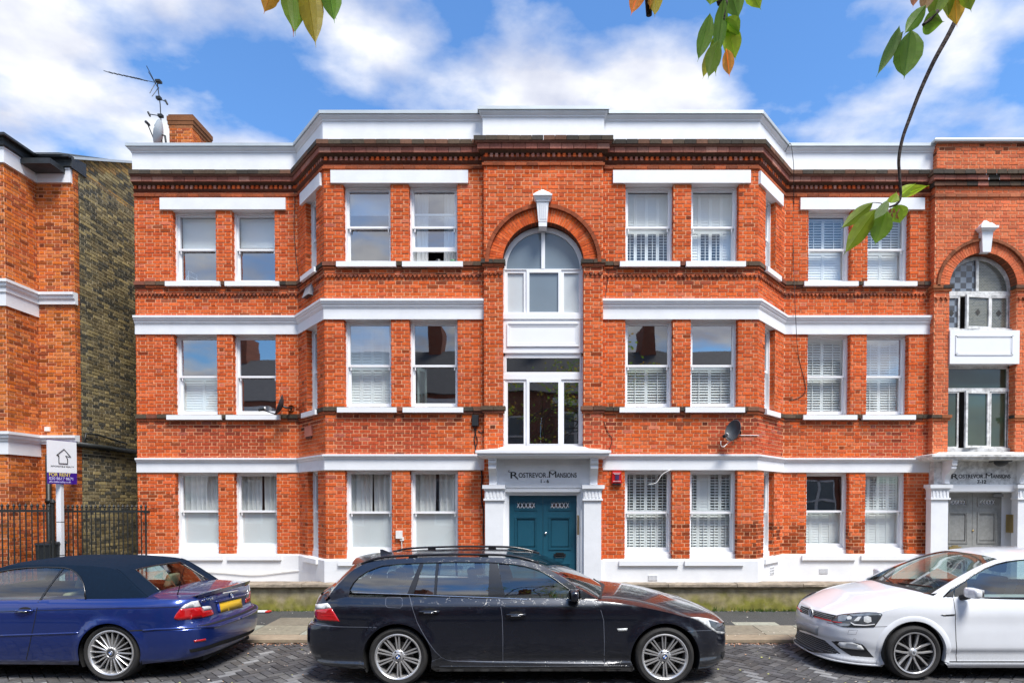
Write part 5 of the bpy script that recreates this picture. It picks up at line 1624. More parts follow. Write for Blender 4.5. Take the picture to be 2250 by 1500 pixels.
# raking gable above the side wall
q = MB(); zs_a, zs_b = zHe + .08, zHe + .1 + 1.5
q.tint = (0.25, 0.17, 0.07); q.poly([(XS_ - .004, Y0, zHe + .1), (XS_ - .004, Y0 + 3.4, zHe + .1), (XS_ - .004, Y0 + 3.4, zH(350) + 1.75), (XS_ - .004, Y0, zH(350))]); q.build('gable', 'brick', hs)
mass = MB()
for k in range(0, 60):
    za_ = zHe + .1 + k * COURSE
    ystart = Y0 + max(0, (za_ - zH(350)) / .515)
    y_ = ystart + random.uniform(0, .1)
    while y_ < Y0 + 3.3 and za_ < zH(350) + 1.6:
        l_ = random.choice((.19, .09)); mass.tint = tint_side(0, 99) if za_ - (zH(350) + (y_ - Y0) * .515) > -.22 else tint_side(0, zHe - 1)
        mass.hexa([(XS_ - .01, y_, za_), (XS_ + .006, y_, za_), (XS_ + .006, y_ + l_, za_), (XS_ - .01, y_ + l_, za_), (XS_ - .01, y_, za_ + .054), (XS_ + .006, y_, za_ + .054), (XS_ + .006, y_ + l_, za_ + .054), (XS_ - .01, y_ + l_, za_ + .054)])
        y_ += l_ + .012
stuff(mass.build('gable_brickwork', 'brick', hs))
q = MB(); q.hexa([(XS_ - .15, Y0 - .0, zH(350)), (XS_ + .05, Y0, zH(350)), (XS_ + .05, Y0 + 3.4, zH(350) + 1.75), (XS_ - .15, Y0 + 3.4, zH(350) + 1.75), (XS_ - .15, Y0, zH(350) + .05), (XS_ + .05, Y0, zH(350) + .05), (XS_ + .05, Y0 + 3.4, zH(350) + 1.80), (XS_ - .15, Y0 + 3.4, zH(350) + 1.80)]); q.build('verge', 'zinc', hs)
hrun = [(XL, YB), (XB, YB), (XB, Y0), (XS_ - .02, Y0)]
q = MB(); q.sweep(hrun, [(-.02, zHe), (.05, zHe), (.05, zHe - .02), (.035, zHe - .03), (.035, zHt), (-.02, zHt)]); q.build('eaves_band', 'white_stucco', hs)
q = MB(); hr2 = [(XL, YB), (XB, YB), (XB, Y0), (XS_ + .03, Y0)]
ze = zAt(150, 339, Y0 - .14)
q.sweep(hr2, [(-.3, zHe), (.06, zHe), (.075, zHe + .02), (.06, zHe + .05), (.05, zHe + .12), (.07, zHe + .18), (.12, ze - .05), (.14, ze - .04), (.14, ze), (-.3, ze + .06)]); q.build('eaves', 'lead_black', hs)
for (ym, yb_, yf) in ((645, 670, 695), (957, 976, 1000)):
    zt_, zm_ = zH(ym), zH(yb_)
    q = MB(); q.sweep([(XL, YB), (XB, YB), (XB, Y0), (XS_ + .05, Y0)], [(-.02, zt_ + .01), (.11, zt_), (.11, zt_ - .05), (.085, zt_ - .065), (.08, zt_ - .11), (.05, zt_ - .15), (.05, zm_), (-.02, zm_)]); q.build('string_course', 'white_stucco', hs)
    # deeper fascia on the bay only
    zb_ = zm_ - .24
    q = MB(); q.sweep([(XL, YB), (XB, YB), (XB, Y0 - .0)], [(-.02, zm_ + .02), (.03, zm_ + .02), (.03, zb_), (-.02, zb_)]); q.build('fascia', 'white_stucco', hs)
q = MB(); q.box(XL, XS_ - .12, YB + .3, Y0 + 3.4, zHe - .1, zHe); q.quad((XL, Y0 - .2, ze), (XS_ - .1, Y0 - .2, ze), (XS_ - .1, Y0 + 3.4, ze + 1.7), (XL, Y0 + 3.4, ze + 1.7)); q.build('roof', 'lead_black', hs)
for (a, b_, c0, d0) in ((XL + .3, XL + 1.6, 1.3, 2.9), (XL + .3, XL + 1.6, 4.0, 5.6)):
    q = MB(); bx(q, a, a + .06, YB + .08, YB + .15, c0, d0); bx(q, b_ - .06, b_, YB + .08, YB + .15, c0, d0); bx(q, a, b_, YB + .08, YB + .15, d0 - .06, d0); bx(q, a, b_, YB + .08, YB + .15, c0, c0 + .08); bx(q, a, b_, YB + .08, YB + .15, (c0 + d0) / 2 - .03, (c0 + d0) / 2 + .03)
    hw = q.build('window', 'white_paint', hs); q = MB(); q.quad((a, YB + .12, c0), (b_, YB + .12, c0), (b_, YB + .12, d0), (a, YB + .12, d0)); q.build('pane', 'stair_glass', hw)
# black downpipe and waste pipe
q = MB(); px_ = xAt(108, 1150, Y0 - .08); q.tube([(px_, Y0 - .08, zH(1000)), (px_, Y0 - .08, .6), (px_ + .02, Y0 - .12, .35), (px_ + .02, Y0 - .12, .1)], .045, 10)
for zz_ in (zH(1100), zH(1200)): q.tube([(px_, Y0 - .08, zz_ - .04), (px_, Y0 - .08, zz_ + .04)], .06, 10)
q.build('downpipe', 'iron_black', hs, smooth=True)
def onX(px, py, X):
    d = ray(px, py); t = X / d.x; return (d.y * t, EYE + d.z * t)
pA, pB2 = onX(168, 975, XS_ + .06), onX(300, 992, XS_ + .06)
q = MB(); q.tube([(XS_ + .06, pA[0], pA[1]), (XS_ + .06, pB2[0], pA[1] - .02)], .05, 10)
p3, p4 = onX(190, 952, XS_ + .06), onX(280, 975, XS_ + .06)
q.tube([(XS_ + .05, p3[0] - .06, pA[1]), (XS_ + .05, p3[0], p3[1]), (XS_ + .05, p3[0] + .3, p3[1] + .01), (XS_ + .05, p4[0], p4[1])], .02, 8)
q.build('waste_pipe', 'iron_black', hs, smooth=True)
q = MB(); vb = onY(104, 942, Y0 - .02); bx(q, vb[0] - .05, vb[0] + .05, Y0 - .03, Y0, vb[1] - .04, vb[1] + .04); q.build('vent_cover', 'cable_white', hs)
# ground in the passage
mb = MB(); mb.box(-14, -7.76, 10.9, 20, 0.0, .115); struct(mb.build('passage_ground', 'asphalt'))

# ------------------------------------------------------------------ iron railings
def rail_run(nm, label, x0_, x1_, y_, pitch, ztop, gate=False):
    rl = thing('iron_railing', label, 'railing', ((x0_ + x1_) / 2, y_, .1))
    q = MB(); bx(q, x0_, x1_, y_ - .008, y_ + .008, ztop - .13, ztop - .09); q.build('top_rail', 'iron_black', rl)
    q = MB(); bx(q, x0_, x1_, y_ - .008, y_ + .008, .22, .26); q.build('bottom_rail', 'iron_black', rl)
    base = None; n_ = int((x1_ - x0_) / pitch)
    for k in range(n_ + 1):
        x = lerp(x0_ + .02, x1_ - .02, k / n_)
        if base is None:
            q = MB(); q.tube([(0, 0, .1), (0, 0, ztop - .06)], .0115, 6); q.lathe([(.0, .08), (.008, .065), (.026, .028), (.014, .0), (.02, -.01), (.012, -.02)], (0, 0, ztop - .05), (0, 0, 1), (1, 0, 0), 8)
            base = q.build('bar', 'iron_black', rl); base.location = (x, y_, 0)
        else:
            o = base.copy(); COL.objects.link(o); o.location = (x, y_, 0)
    return rl
YRA, YRB = 10.55, 11.2
zrt = zAt(60, 1108, YRA)
rl1 = rail_run('a', 'black iron railing with spear tips before the orange brick bay', -12.2, xAt(112, 1150, YRA), YRA, .106, zrt)
q = MB(); xp = xAt(117, 1150, YRA); q.box(xp - .018, xp + .018, YRA - .018, YRA + .018, .1, zrt + .02); q.lathe([(0, .07), (.03, .04), (.04, 0), (.02, -.03)], (xp, YRA, zrt + .04), (0, 0, 1), (1, 0, 0), 10); q.build('post', 'iron_black', rl1)
rl2 = rail_run('b', 'black iron railing closing the passage beside the mansion block', xAt(138, 1150, YRB), xAt(323, 1150, YRB), YRB, .088, zAt(250, 1110, YRB))
q = MB(); q.tube([(xAt(322, 1150, YRB), YRB - .02, .1), (xAt(322, 1150, YRB), YRB - .02, zAt(322, 1112, YRB))], .016, 8); bx(q, xAt(318, 1150, YRB), xAt(328, 1150, YRB), YRB - .03, YRB + .02, zAt(322, 1127, YRB), zAt(322, 1121, YRB)); q.build('post', 'iron_black', rl2)
# black bin behind the railings
bn = thing('wheelie_bin', 'black wheeled bin standing behind the iron railing by the downpipe', 'bin', (xAt(112, 1200, 10.95), 10.95, .115))
bl_ = Vector(bn.location); zt_b = zAt(112, 1195, 10.95)
q = MB(); q.hexa([(bl_.x - .11, bl_.y - .15, .15), (bl_.x + .11, bl_.y - .15, .15), (bl_.x + .11, bl_.y + .15, .15), (bl_.x - .11, bl_.y + .15, .15), (bl_.x - .14, bl_.y - .18, zt_b), (bl_.x + .14, bl_.y - .18, zt_b), (bl_.x + .14, bl_.y + .18, zt_b), (bl_.x - .14, bl_.y + .18, zt_b)]); q.build('bin_body', 'plastic_black', bn)
q = MB(); q.hexa([(bl_.x - .155, bl_.y - .2, zt_b), (bl_.x + .155, bl_.y - .2, zt_b), (bl_.x + .155, bl_.y + .2, zt_b), (bl_.x - .155, bl_.y + .2, zt_b), (bl_.x - .14, bl_.y - .18, zt_b + .03), (bl_.x + .14, bl_.y - .18, zt_b + .03), (bl_.x + .13, bl_.y + .19, zt_b + .06), (bl_.x - .13, bl_.y + .19, zt_b + .06)]); q.build('lid', 'plastic_black', bn)
q = MB(); q.lathe([(.02, -.03), (.1, -.03), (.1, .03), (.02, .03)], (bl_.x + .1, bl_.y + .14, .215), (1, 0, 0), (0, 1, 0), 16); q.build('wheel', 'plastic_black', bn)

# ------------------------------------------------------------------ letting board
sg = thing('letting_board', 'white and purple FOR RENT board on a white post behind the blue convertible', 'sign', (-8.93, 11.0, .1))
A_, B_ = Vector((xAt(103.5, 1000, 10.75), 10.75, 0)), Vector((xAt(167.5, 1000, 11.25), 11.25, 0))
ud = (B_ - A_).normalized(); nd = Vector((ud.y, -ud.x, 0))
zb0, zb1 = zAt(103.5, 1062, 10.75), zAt(103.5, 965, 10.75)
zmid = lerp(zb0, zb1, .26)
wB = (B_ - A_).length
def bq(q, u0, u1, z0_, z1_, o0, o1):
    P = lambda u, o, z: A_ + ud * u + nd * o + Vector((0, 0, z))
    q.hexa([P(u0, o1, z0_), P(u1, o1, z0_), P(u1, o0, z0_), P(u0, o0, z0_), P(u0, o1, z1_), P(u1, o1, z1_), P(u1, o0, z1_), P(u0, o0, z1_)])
q = MB(); bq(q, 0, wB, zmid, zb1, -.01, .01); brd = q.build('board', 'board_white', sg)
q = MB(); bq(q, 0, wB, zb0, zmid, -.01, .0105); q.build('board_band', 'purple_print', sg)
q = MB(); bq(q, -.006, wB + .006, zb1, zb1 + .008, -.012, .012); q.build('board_edge', 'purple_print', sg)
rotB = Matrix((( ud.x, 0, nd.x), (ud.y, 0, nd.y), (0, 1, 0)))
def bt_(body, u, z, size, mt, wid):
    o = text_obj('lettering', body, size, mt, sg, A_ + ud * u + nd * .012 + Vector((0, 0, z)), rotB, 'LEFT', 1.0, extrude=.001)
    inv = [(v.co - A_).dot(ud) for v in o.data.vertices]; mn, mx_ = min(inv), max(inv); k = wid / (mx_ - mn)
    for v in o.data.vertices:
        t = (v.co - A_).dot(ud); v.co += ud * ((u + (t - mn) * k) - t)
hB = zb1 - zb0
bt_('FOR RENT', .02, zb0 + hB * .175, .09, 'yellow_print', wB * .74)
bt_('020 8617 8671', .02, zb0 + hB * .092, .075, 'lilac_print', wB * .82)
bt_('affordablerealty.co.uk', .02, zb0 + hB * .028, .05, 'lilac_print', wB * .74)
bt_('AFFORDABLE REALTY', .05, zb0 + hB * .39, .035, 'ink', wB * .80)
q = MB(); hp = [(.30, .66), (.55, .81), (.78, .64), (.60, .655), (.67, .585), (.67, .475), (.37, .475), (.37, .655), (.30, .66)]
q.tube([A_ + ud * (wB * a) + nd * .014 + Vector((0, 0, zb0 + hB * b_)) for a, b_ in hp], .008, 5)
q.build('house_logo', 'ink', sg)
q = MB(); px__ = (A_ + ud * (wB * .5)) - nd * .065 - Vector((0, .05, 0)); q.box(px__.x - .045, px__.x + .045, px__.y - .035 + .05, px__.y + .035 + .05, .1, zb0 + .3); post = q.build('post', 'board_white', sg)
q = MB()
for py in (1146, 1219): zz_ = zAt(135, py, 11.0); q.box(px__.x - .047, px__.x + .047, px__.y + .013, px__.y + .087, zz_ - .005, zz_ + .005)
q.build('tie', 'black_paint', sg)

# ------------------------------------------------------------------ dishes, aerial, boxes, vents, cables on the front
def dish(name, label, c, n, rx, ry, wallp, lnb, matn='dish_grey', mount=None):
    t = thing(name, label, 'satellite dish', wallp)
    n = Vector(n).normalized(); up = Vector((0, 0, 1)); up = (up - n * up.dot(n)).normalized(); ri = up.cross(n)
    c = Vector(c)
    q = MB()
    f = lambda s, rr, off: c + ri * (math.cos(s) * rx * rr) + up * (math.sin(s) * ry * rr) - n * (.075 * (1 - rr * rr)) + n * off
    q.grid(lambda a, b_: f(a * 6.28319, b_, 0), 36, 8); q.grid(lambda a, b_: f(-a * 6.28319, b_, -.008), 36, 8)
    q.tube([f(k / 36 * 6.28319, 1.0, -.004) for k in range(37)], .006, 5)
    q.build('reflector', matn, t, smooth=True)
    wp = Vector(wallp)
    q = MB(); bc = c - n * .085
    q.tube([bc, bc - n * .06, wp + (bc - n * .06 - wp) * .35, wp], .022, 8); q.lathe([(.0, .02), (.055, .02), (.06, 0), (.06, -.02)], wp, (0, 1, 0), (1, 0, 0), 14); q.build('bracket', 'plastic_black', t)
    q = MB(); base = c - up * ry * .93; q.tube([base - n * .03, lnb], .011, 6); q.build('feed_arm', 'plastic_black', t)
    q = MB(); lv = Vector(lnb); dv = (c - lv).normalized(); q.tube([lv - dv * .05, lv - dv * .04, lv + dv * .05, lv + dv * .06], .03, 10); q.m = 1; q.tube([lv + dv * .06, lv + dv * .085], .027, 10); q.build('feed_horn', ['plastic_black', 'cable_white'], t)
    return t
NS = (-.80, -.50, .34)
cx_, cz_ = onY(1610, 945, YF - .24)
lx_, lz_ = onY(1586, 961, YF - .58)
dish('satellite_dish', 'dark grey satellite dish with white cable near the corner of the right bay', (cx_, YF - .24, cz_), (-.72, -.60, .34), .145, .195, (cx_ + .16, YF - .02, cz_ - .02), (cx_ - .21, YF - .50, cz_ - .12))
cx_, cz_ = onY(612, 889, YW - .26)
dish('satellite_dish', 'dark grey satellite dish seen edge-on beside the left wing window', (cx_, YW - .26, cz_), (-.88, -.36, .32), .17, .20, (xAt(641, 897, YW), YW - .01, zAt(641, 897, YW)), (cx_ - .28, YW - .36, cz_ - .10))
cx_, cz_ = onY(347, 293, 13.7)
dish('satellite_dish', 'pale mesh satellite dish on the roof beside the brick chimney', (cx_, 13.7, cz_), (-.93, -.30, .22), .28, .30, (cx_ + .18, 13.75, cz_ - .42), (cx_ + .02, 13.3, cz_ - .02), 'mesh_dish')
# rooftop television aerial
ae = thing('tv_aerial', 'long black television aerial on a thin mast above the left parapet', 'aerial', (xAt(357, 318, 13.8), 13.8, zAt(357, 318, 13.8)))
def ap(px, py, dy=0.0): a = onY(px, py, 13.8 + dy); return Vector((a[0], 13.8 + dy, a[1]))
q = MB(); q.tube([ap(357, 330), ap(352, 230), ap(345, 178)], .012, 6); q.build('mast', 'iron_black', ae)
q = MB(); b0, b1 = ap(238, 159, .4), ap(352, 184, -.2); q.tube([b0, b1], .007, 5); q.build('boom', 'iron_black', ae)
for t in (0.0, .10, .2, .29, .39, .455, .52, .575, .63, .68):
    c0 = b0.lerp(b1, t); q = MB(); q.tube([c0 + Vector((.02, .12, .05)), c0 - Vector((.02, .12, .05))], .008, 5); q.build('director', 'iron_black', ae)
q = MB()
for (a, b_) in (((322, 145), (345, 190)), ((326, 158), (349, 196)), ((329, 205), (342, 182)), ((334, 212), (349, 192))): q.tube([ap(*a, -.1), ap(*b_, .1)], .008, 5)
q.build('reflector', 'iron_black', ae)
q = MB(); c0 = ap(349, 180); q.box(c0.x - .06, c0.x + .05, c0.y - .05, c0.y + .05, c0.z - .02, c0.z + .03); q.build('balun_box', 'iron_black', ae)
for (a, b_, e) in (((349, 216), (366, 225), (366, 225)), ((353, 255), (328, 251), (328, 251))):
    q = MB(); q.tube([ap(*a), ap(*b_)], .01, 5); ec = ap(*e); q.tube([ec + Vector((-.03, 0, .05)), ec + Vector((.02, 0, -.05))], .022, 5); ac = ap(*a); q.box(ac.x - .05, ac.x + .05, ac.y - .04, ac.y + .04, ac.z - .03, ac.z + .03); q.build('side_arm', 'iron_black', ae)
# red alarm box
al = thing('alarm_box', 'red burglar alarm box with pale lettering beside the ground floor window', 'alarm box', (xAt(1355, 1050, YF), YF, zAt(1355, 1062, YF)))
ax0, ax1, az0, az1 = xAt(1345, 1050, YF - .08), xAt(1366, 1050, YF - .08), zAt(1355, 1061, YF - .08), zAt(1355, 1034, YF - .08)
q = MB(); q.hexa([(ax0 - .005, YF - .07, az0), (ax1 + .005, YF - .07, az0), (ax1 + .005, YF, az0), (ax0 - .005, YF, az0), (ax0 + .008, YF - .085, az1 - .02), (ax1 - .008, YF - .085, az1 - .02), (ax1, YF, az1), (ax0, YF, az1)]); q.build('cover', 'alarm_red', al)
q = MB(); bx(q, ax0 + .01, ax1 - .01, YF - .066, YF, az0 - .03, az0); q.build('strobe', 'plastic_black', al)
q = MB()
for (t0, t1, w_) in ((.80, .86, .8), (.71, .77, .6), (.12, .19, .8)):
    xm = (ax0 + ax1) / 2; hw_ = (ax1 - ax0) / 2 * w_; n_ = 7
    yy = YF - .092
    for k in range(n_):
        a = lerp(xm - hw_, xm + hw_, k / n_); bx(q, a, a + 2 * hw_ / n_ * .72, yy, yy + .012, lerp(az0, az1, t0), lerp(az0, az1, t1))
q.build('lettering', 'alarm_print', al)
q = MB(); bx(q, lerp(ax0, ax1, .33), lerp(ax0, ax1, .72), YF - .091, YF - .08, lerp(az0, az1, .28), lerp(az0, az1, .66)); q.build('emblem', 'alarm_navy', al)
# black junction box with its cables
jbx = thing('junction_box', 'black junction box with dangling cables left of the central block', 'box', (xAt(1044, 938, YF), YF, zAt(1044, 938, YF)))
a0, a1, z0_, z1_ = xAt(1036, 925, YF - .06), xAt(1052, 925, YF - .06), zAt(1044, 936, YF - .06), zAt(1044, 910, YF - .06)
q = MB(); q.hexa([(a0 + .008, YF - .065, z0_ + .01), (a1 - .008, YF - .065, z0_ + .01), (a1, YF, z0_), (a0, YF, z0_), (a0 + .008, YF - .065, z1_ - .008), (a1 - .008, YF - .065, z1_ - .008), (a1, YF, z1_), (a0, YF, z1_)]); q.build('casing', 'plastic_black', jbx)
def cable(nm, label, pts, Y, r, mt, off=.015, parent=None):
    P = []
    for p in pts:
        yy = (p[2] if len(p) > 2 else Y) - off; a = onY(p[0], p[1], yy); P.append((a[0], yy, a[1]))
    q = MB()
    # smooth the polyline
    S = []
    for i in range(len(P) - 1):
        p0 = Vector(P[max(i - 1, 0)]); p1 = Vector(P[i]); p2 = Vector(P[i + 1]); p3 = Vector(P[min(i + 2, len(P) - 1)])
        for k in range(6):
            t = k / 6; S.append(.5 * ((2 * p1) + (-p0 + p2) * t + (2 * p0 - 5 * p1 + 4 * p2 - p3) * t * t + (-p0 + 3 * p1 - 3 * p2 + p3) * t ** 3))
    S.append(Vector(P[-1])); q.tube(S, r, 6)
    o = q.build(nm, mt, parent, smooth=True)
    if parent is None: tag(o, label, 'cable')
    return o
cable('cable', '', [(1041, 936), (1044, 950), (1042, 965), (1045, 985), (1043, 998)], YF, .009, 'cable_black', parent=jbx)
cable('cable', '', [(1047, 936), (1045, 952), (1049, 968), (1045, 984)], YF, .008, 'cable_black', parent=jbx)
cable('cable', '', [(1062, 900), (1065, 920), (1064, 942), (1058, 950), (1051, 946)], YF, .009, 'cable_black', parent=jbx)
cable('cable', '', [(1062, 902), (1068, 925), (1067, 940), (1062, 948)], YF, .005, 'cable_black', parent=jbx)
cable('cable', '', [(1045, 1000, YF - .09), (1050, 1012, YF - .04), (1057, 1030, YF - .04)], YF, .006, 'cable_white', parent=jbx)
cable('cable', 'thick black cable running down the brick pier left of the teal doors', [(1057, 1031), (1059, 1050), (1058, 1075), (1059, 1105), (1063, 1125), (1062, 1160), (1064, 1195)], YF, .013, 'cable_black')
cable('cable', 'thin black cable hanging down the left wing wall below the cornice', [(645, 385, YW), (648, 430, YW), (646, 500, YW), (650, 560, YW), (656, 605, YW)], YW, .006, 'cable_black')
cable('cable', 'thin black cable looped over the right wing parapet and down the wall', [(1725, 334, YW - .1), (1733, 318, YW - .16), (1738, 318, YW - .18), (1742, 345, YW - .2), (1744, 370, YW - .2), (1744, 440, YW), (1743, 560, YW), (1748, 690, YW - .12), (1754, 780, YW), (1770, 850, YW), (1758, 872, YW), (1735, 878, YW)], YW, .006, 'cable_black')
cable('cable', 'white cable trailing from the right satellite dish along the bay', [(1625, 956), (1645, 956), (1662, 956), (1668, 957)], YF, .007, 'cable_white')
cable('cable', 'white cable loop hanging under the right satellite dish', [(1584, 968, YF - .3), (1584, 978, YF - .3), (1590, 981, YF - .25), (1598, 974, YF - .2), (1606, 968, YF - .15)], YF, .006, 'cable_white')
cable('cable', 'loose white cable crossing the shuttered ground floor window head', [(1425, 1063, YF - .03), (1442, 1060, YF - .05), (1455, 1042, YF - .06), (1474, 1031, YF - .06)], YF, .006, 'cable_white')
cable('cable', 'white cable running along the left wing plinth', [(440, 1254), (500, 1258), (560, 1262), (620, 1256), (660, 1252)], YW - .05, .008, 'cable_white')
cable('cable', 'faint black cable down the wall right of the central arch', [(1338, 590), (1332, 640), (1330, 655)], YF, .004, 'cable_black')
cable('cable', 'black cable drooping to the canopy right of the stair window', [(1327, 925), (1336, 950), (1345, 965), (1338, 990)], YF, .005, 'cable_black')
# vents and a small white box
def onSL(px, py): u, z = onPlan(px, py, PB, PC); return u, z
Wsl = walls['SL']
u0, z1_ = onSL(673, 938); u1, z0_ = onSL(688, 957)
q = MB(); F = Fr(Wsl); F.box(q, u0, u1, -.035, .0, z0_, z1_); q.m = 1; F.box(q, u0 + .04, u1 - .02, -.028, .0, z0_ - .04, z0_)
tag(q.build('wall_vent', ['terracotta', 'plastic_black']), 'square terracotta vent cover on the left splayed bay wall', 'vent')
u0, z1_ = onSL(675, 630); u1, z0_ = onSL(689, 648)
q = MB(); q.hexa([F.p(u0, -.10, z0_), F.p(u1, -.10, z0_), F.p(u1, 0, z0_), F.p(u0, 0, z0_), F.p(u0, -.02, z1_), F.p(u1, -.02, z1_), F.p(u1, 0, z1_), F.p(u0, 0, z1_)]); q.m = 1; F.box(q, u0 + .01, u1 - .01, -.09, -.01, z0_ - .004, z0_ + .004)
tag(q.build('flue_cowl', ['plastic_grey', 'plastic_black']), 'small grey flue cowl high on the left splayed bay wall', 'vent')
wb = thing('meter_box', 'small white plastic box with a cable on the pier between curtained windows', 'box', (xAt(878, 1180, YF), YF, zAt(878, 1180, YF)))
q = MB(); bx(q, xAt(871, 1170, YF), xAt(885, 1170, YF), YF - .05, YF, zAt(878, 1182, YF), zAt(878, 1165, YF)); q.build('casing', 'cable_white', wb)
q = MB(); bx(q, xAt(880, 1170, YF), xAt(888, 1170, YF), YF - .035, YF, zAt(878, 1187, YF), zAt(878, 1179, YF)); q.build('socket', 'cable_white', wb)
cable('cable', '', [(882, 1186), (883, 1200), (882, 1215)], YF, .007, 'cable_white', off=.02, parent=wb)
# things on the sill of the open window
wn_ = wins[('FL', 2, 1)]; Fq = Fr(walls['FL'])
gx = xAt(995, 570, YF + .12)
q = MB(); q.lathe([(0, 0), (.028, 0), (.05, .03), (.055, .06), (.05, .062), (.04, .03)], (gx, YF + .14, wn_[3] + .036), (0, 0, 1), (1, 0, 0), 20)
mat('green_plastic', (0.012, 0.22, 0.06), .35)
tag(q.build('green_bowl', 'green_plastic', smooth=True), 'small green bowl on the sill of the raised window', 'bowl')
gx = xAt(963, 570, YF + .2)
q = MB(); q.lathe([(0, 0), (.05, 0), (.065, .04), (.06, .09), (.03, .12), (0, .125)], (gx, YF + .22, wn_[3] + .036), (0, 0, 1), (1, 0, 0), 18)
tag(q.build('black_pot', 'plastic_black', smooth=True), 'rounded black pot just inside the raised top floor window', 'pot')
# white frame leaning inside the top left window
cf = thing('white_stand', 'white tubular stand leaning inside the top left wing window', 'stand', (xAt(420, 620, YW + .4), YW + .4, zAt(420, 620, YW + .4)))
q = MB()
def cp(px, py, dy=0): a = onY(px, py, YW + .36 + dy); return (a[0], YW + .36 + dy, a[1])
for pts in ([cp(414, 624), cp(414, 595), cp(432, 605, .2), cp(433, 624, .2)], [cp(414, 606), cp(432, 614, .2)], [cp(404, 618), cp(412, 606), cp(408, 622)]): q.tube(pts, .012, 6)
q.build('tube_frame', 'white_paint', cf)
# ------------------------------------------------------------------ car materials
mat_paint('paint_black', (0.004, 0.0055, 0.012), metal=0.25, rough=0.30, drops=0.35)
mat_paint('paint_blue', (0.012, 0.034, 0.19), metal=0.55, rough=0.30, drops=0.0)
mat_paint('paint_white', (0.70, 0.715, 0.74), metal=0.0, rough=0.35, drops=0.06)
mat('roof_canvas', (0.003, 0.011, 0.026), 0.9, spec=0.15, var=0.15, vscale=30, bump=0.3, bscale=400)
mat('rubber', (0.020, 0.019, 0.018), 0.8, var=0.35, vscale=14, bump=0.3, bscale=60)
mat('alloy', (0.62, 0.61, 0.60), 0.32, metal=0.75, var=0.05)
mat('alloy_dark', (0.03, 0.03, 0.032), 0.35, metal=0.4)
mat('disc_steel', (0.16, 0.155, 0.15), 0.45, metal=0.8, var=0.2)
mat('under_black', (0.006, 0.006, 0.006), 0.9)
mat('trim_black', (0.010, 0.010, 0.011), 0.25, coat=0.4)
mat('trim_matt', (0.018, 0.018, 0.019), 0.55, bump=0.2, bscale=200)
mat('chrome', (0.80, 0.80, 0.80), 0.12, metal=1.0, var=0.0)
mat('lens_red', (0.42, 0.006, 0.008), 0.12, var=0.15, vscale=18, coat=1.0)
mat('lens_clear', (0.62, 0.63, 0.62), 0.16, var=0.25, vscale=26, coat=1.0)
mat('lens_dark', (0.05, 0.055, 0.06), 0.10, var=0.3, vscale=10, coat=1.0)
mat('lens_grey', (0.20, 0.22, 0.24), 0.12, var=0.4, vscale=20, coat=1.0)
mat('plate_yellow', (0.72, 0.44, 0.02), 0.45, var=0.04)
mat('plate_white', (0.36, 0.37, 0.38), 0.45, var=0.04)
mat('plate_blue', (0.02, 0.06, 0.42), 0.45)
mat('badge_blue', (0.03, 0.14, 0.50), 0.25, coat=0.5)
mat('badge_white', (0.8, 0.8, 0.8), 0.25, coat=0.5)
mat('leather_dark', (0.018, 0.018, 0.02), 0.6)
mat('leather_tan', (0.34, 0.28, 0.19), 0.55)
mat('dash_brown', (0.10, 0.075, 0.05), 0.7)
mat('seam_highlight', (0.11, 0.12, 0.15), 0.35)  # painted highlight: light on the black car's panel edges, put in as mid grey
mat('badge_chrome', (0.82, 0.83, 0.84), 0.3, metal=0.4)
mat('stripe_red', (0.60, 0.015, 0.02), 0.3, coat=0.5)

def spline(pts):
    """monotone-ish cubic through (t, v) knots"""
    xs = [p[0] for p in pts]; ys = [p[1] for p in pts]; n = len(pts)
    if xs[0] > xs[-1]: xs.reverse(); ys.reverse()
    d = [(ys[i + 1] - ys[i]) / (xs[i + 1] - xs[i]) for i in range(n - 1)]
    m = [d[0]] + [0 if d[i - 1] * d[i] <= 0 else 2 * d[i - 1] * d[i] / (d[i - 1] + d[i]) for i in range(1, n - 1)] + [d[-1]]
    def f(t):
        if t <= xs[0]: return ys[0]
        if t >= xs[-1]: return ys[-1]
        lo, hi = 0, n - 1
        while hi - lo > 1:
            mid = (lo + hi) // 2
            if xs[mid] <= t: lo = mid
            else: hi = mid
        h = xs[lo + 1] - xs[lo]; s = (t - xs[lo]) / h
        return (ys[lo] * (1 + 2 * s) * (1 - s) ** 2 + h * m[lo] * s * (1 - s) ** 2 + ys[lo + 1] * s * s * (3 - 2 * s) + h * m[lo + 1] * s * s * (s - 1))
    return f
def linf(pts):
    xs = [p[0] for p in pts]; ys = [p[1] for p in pts]
    def f(t):
        if t <= xs[0]: return ys[0]
        for i in range(len(xs) - 1):
            if t <= xs[i + 1]: return lerp(ys[i], ys[i + 1], (t - xs[i]) / (xs[i + 1] - xs[i]))
        return ys[-1]
    return f
def sstep(a, b_, t):
    t = max(0.0, min(1.0, (t - a) / (b_ - a))); return t * t * (3 - 2 * t)
def inpoly(p, poly):
    x, y = p; c = False; j = len(poly) - 1
    for i in range(len(poly)):
        xi, yi = poly[i]; xj, yj = poly[j]
        if (yi > y) != (yj > y) and x < (xj - xi) * (y - yi) / (yj - yi) + xi: c = not c
        j = i
    return c
def densify(poly, step):
    out = []
    for i in range(len(poly)):
        a, b_ = poly[i], poly[(i + 1) % len(poly)]
        n = max(1, math.ceil(math.hypot(b_[0] - a[0], b_[1] - a[1]) / step - 1e-6))
        for k in range(n): out.append((lerp(a[0], b_[0], k / n), lerp(a[1], b_[1], k / n)))
    res = []
    for p in out:
        if not res or math.hypot(p[0] - res[-1][0], p[1] - res[-1][1]) > 1e-5: res.append(p)
    if math.hypot(res[0][0] - res[-1][0], res[0][1] - res[-1][1]) < 1e-5: res.pop()
    return res
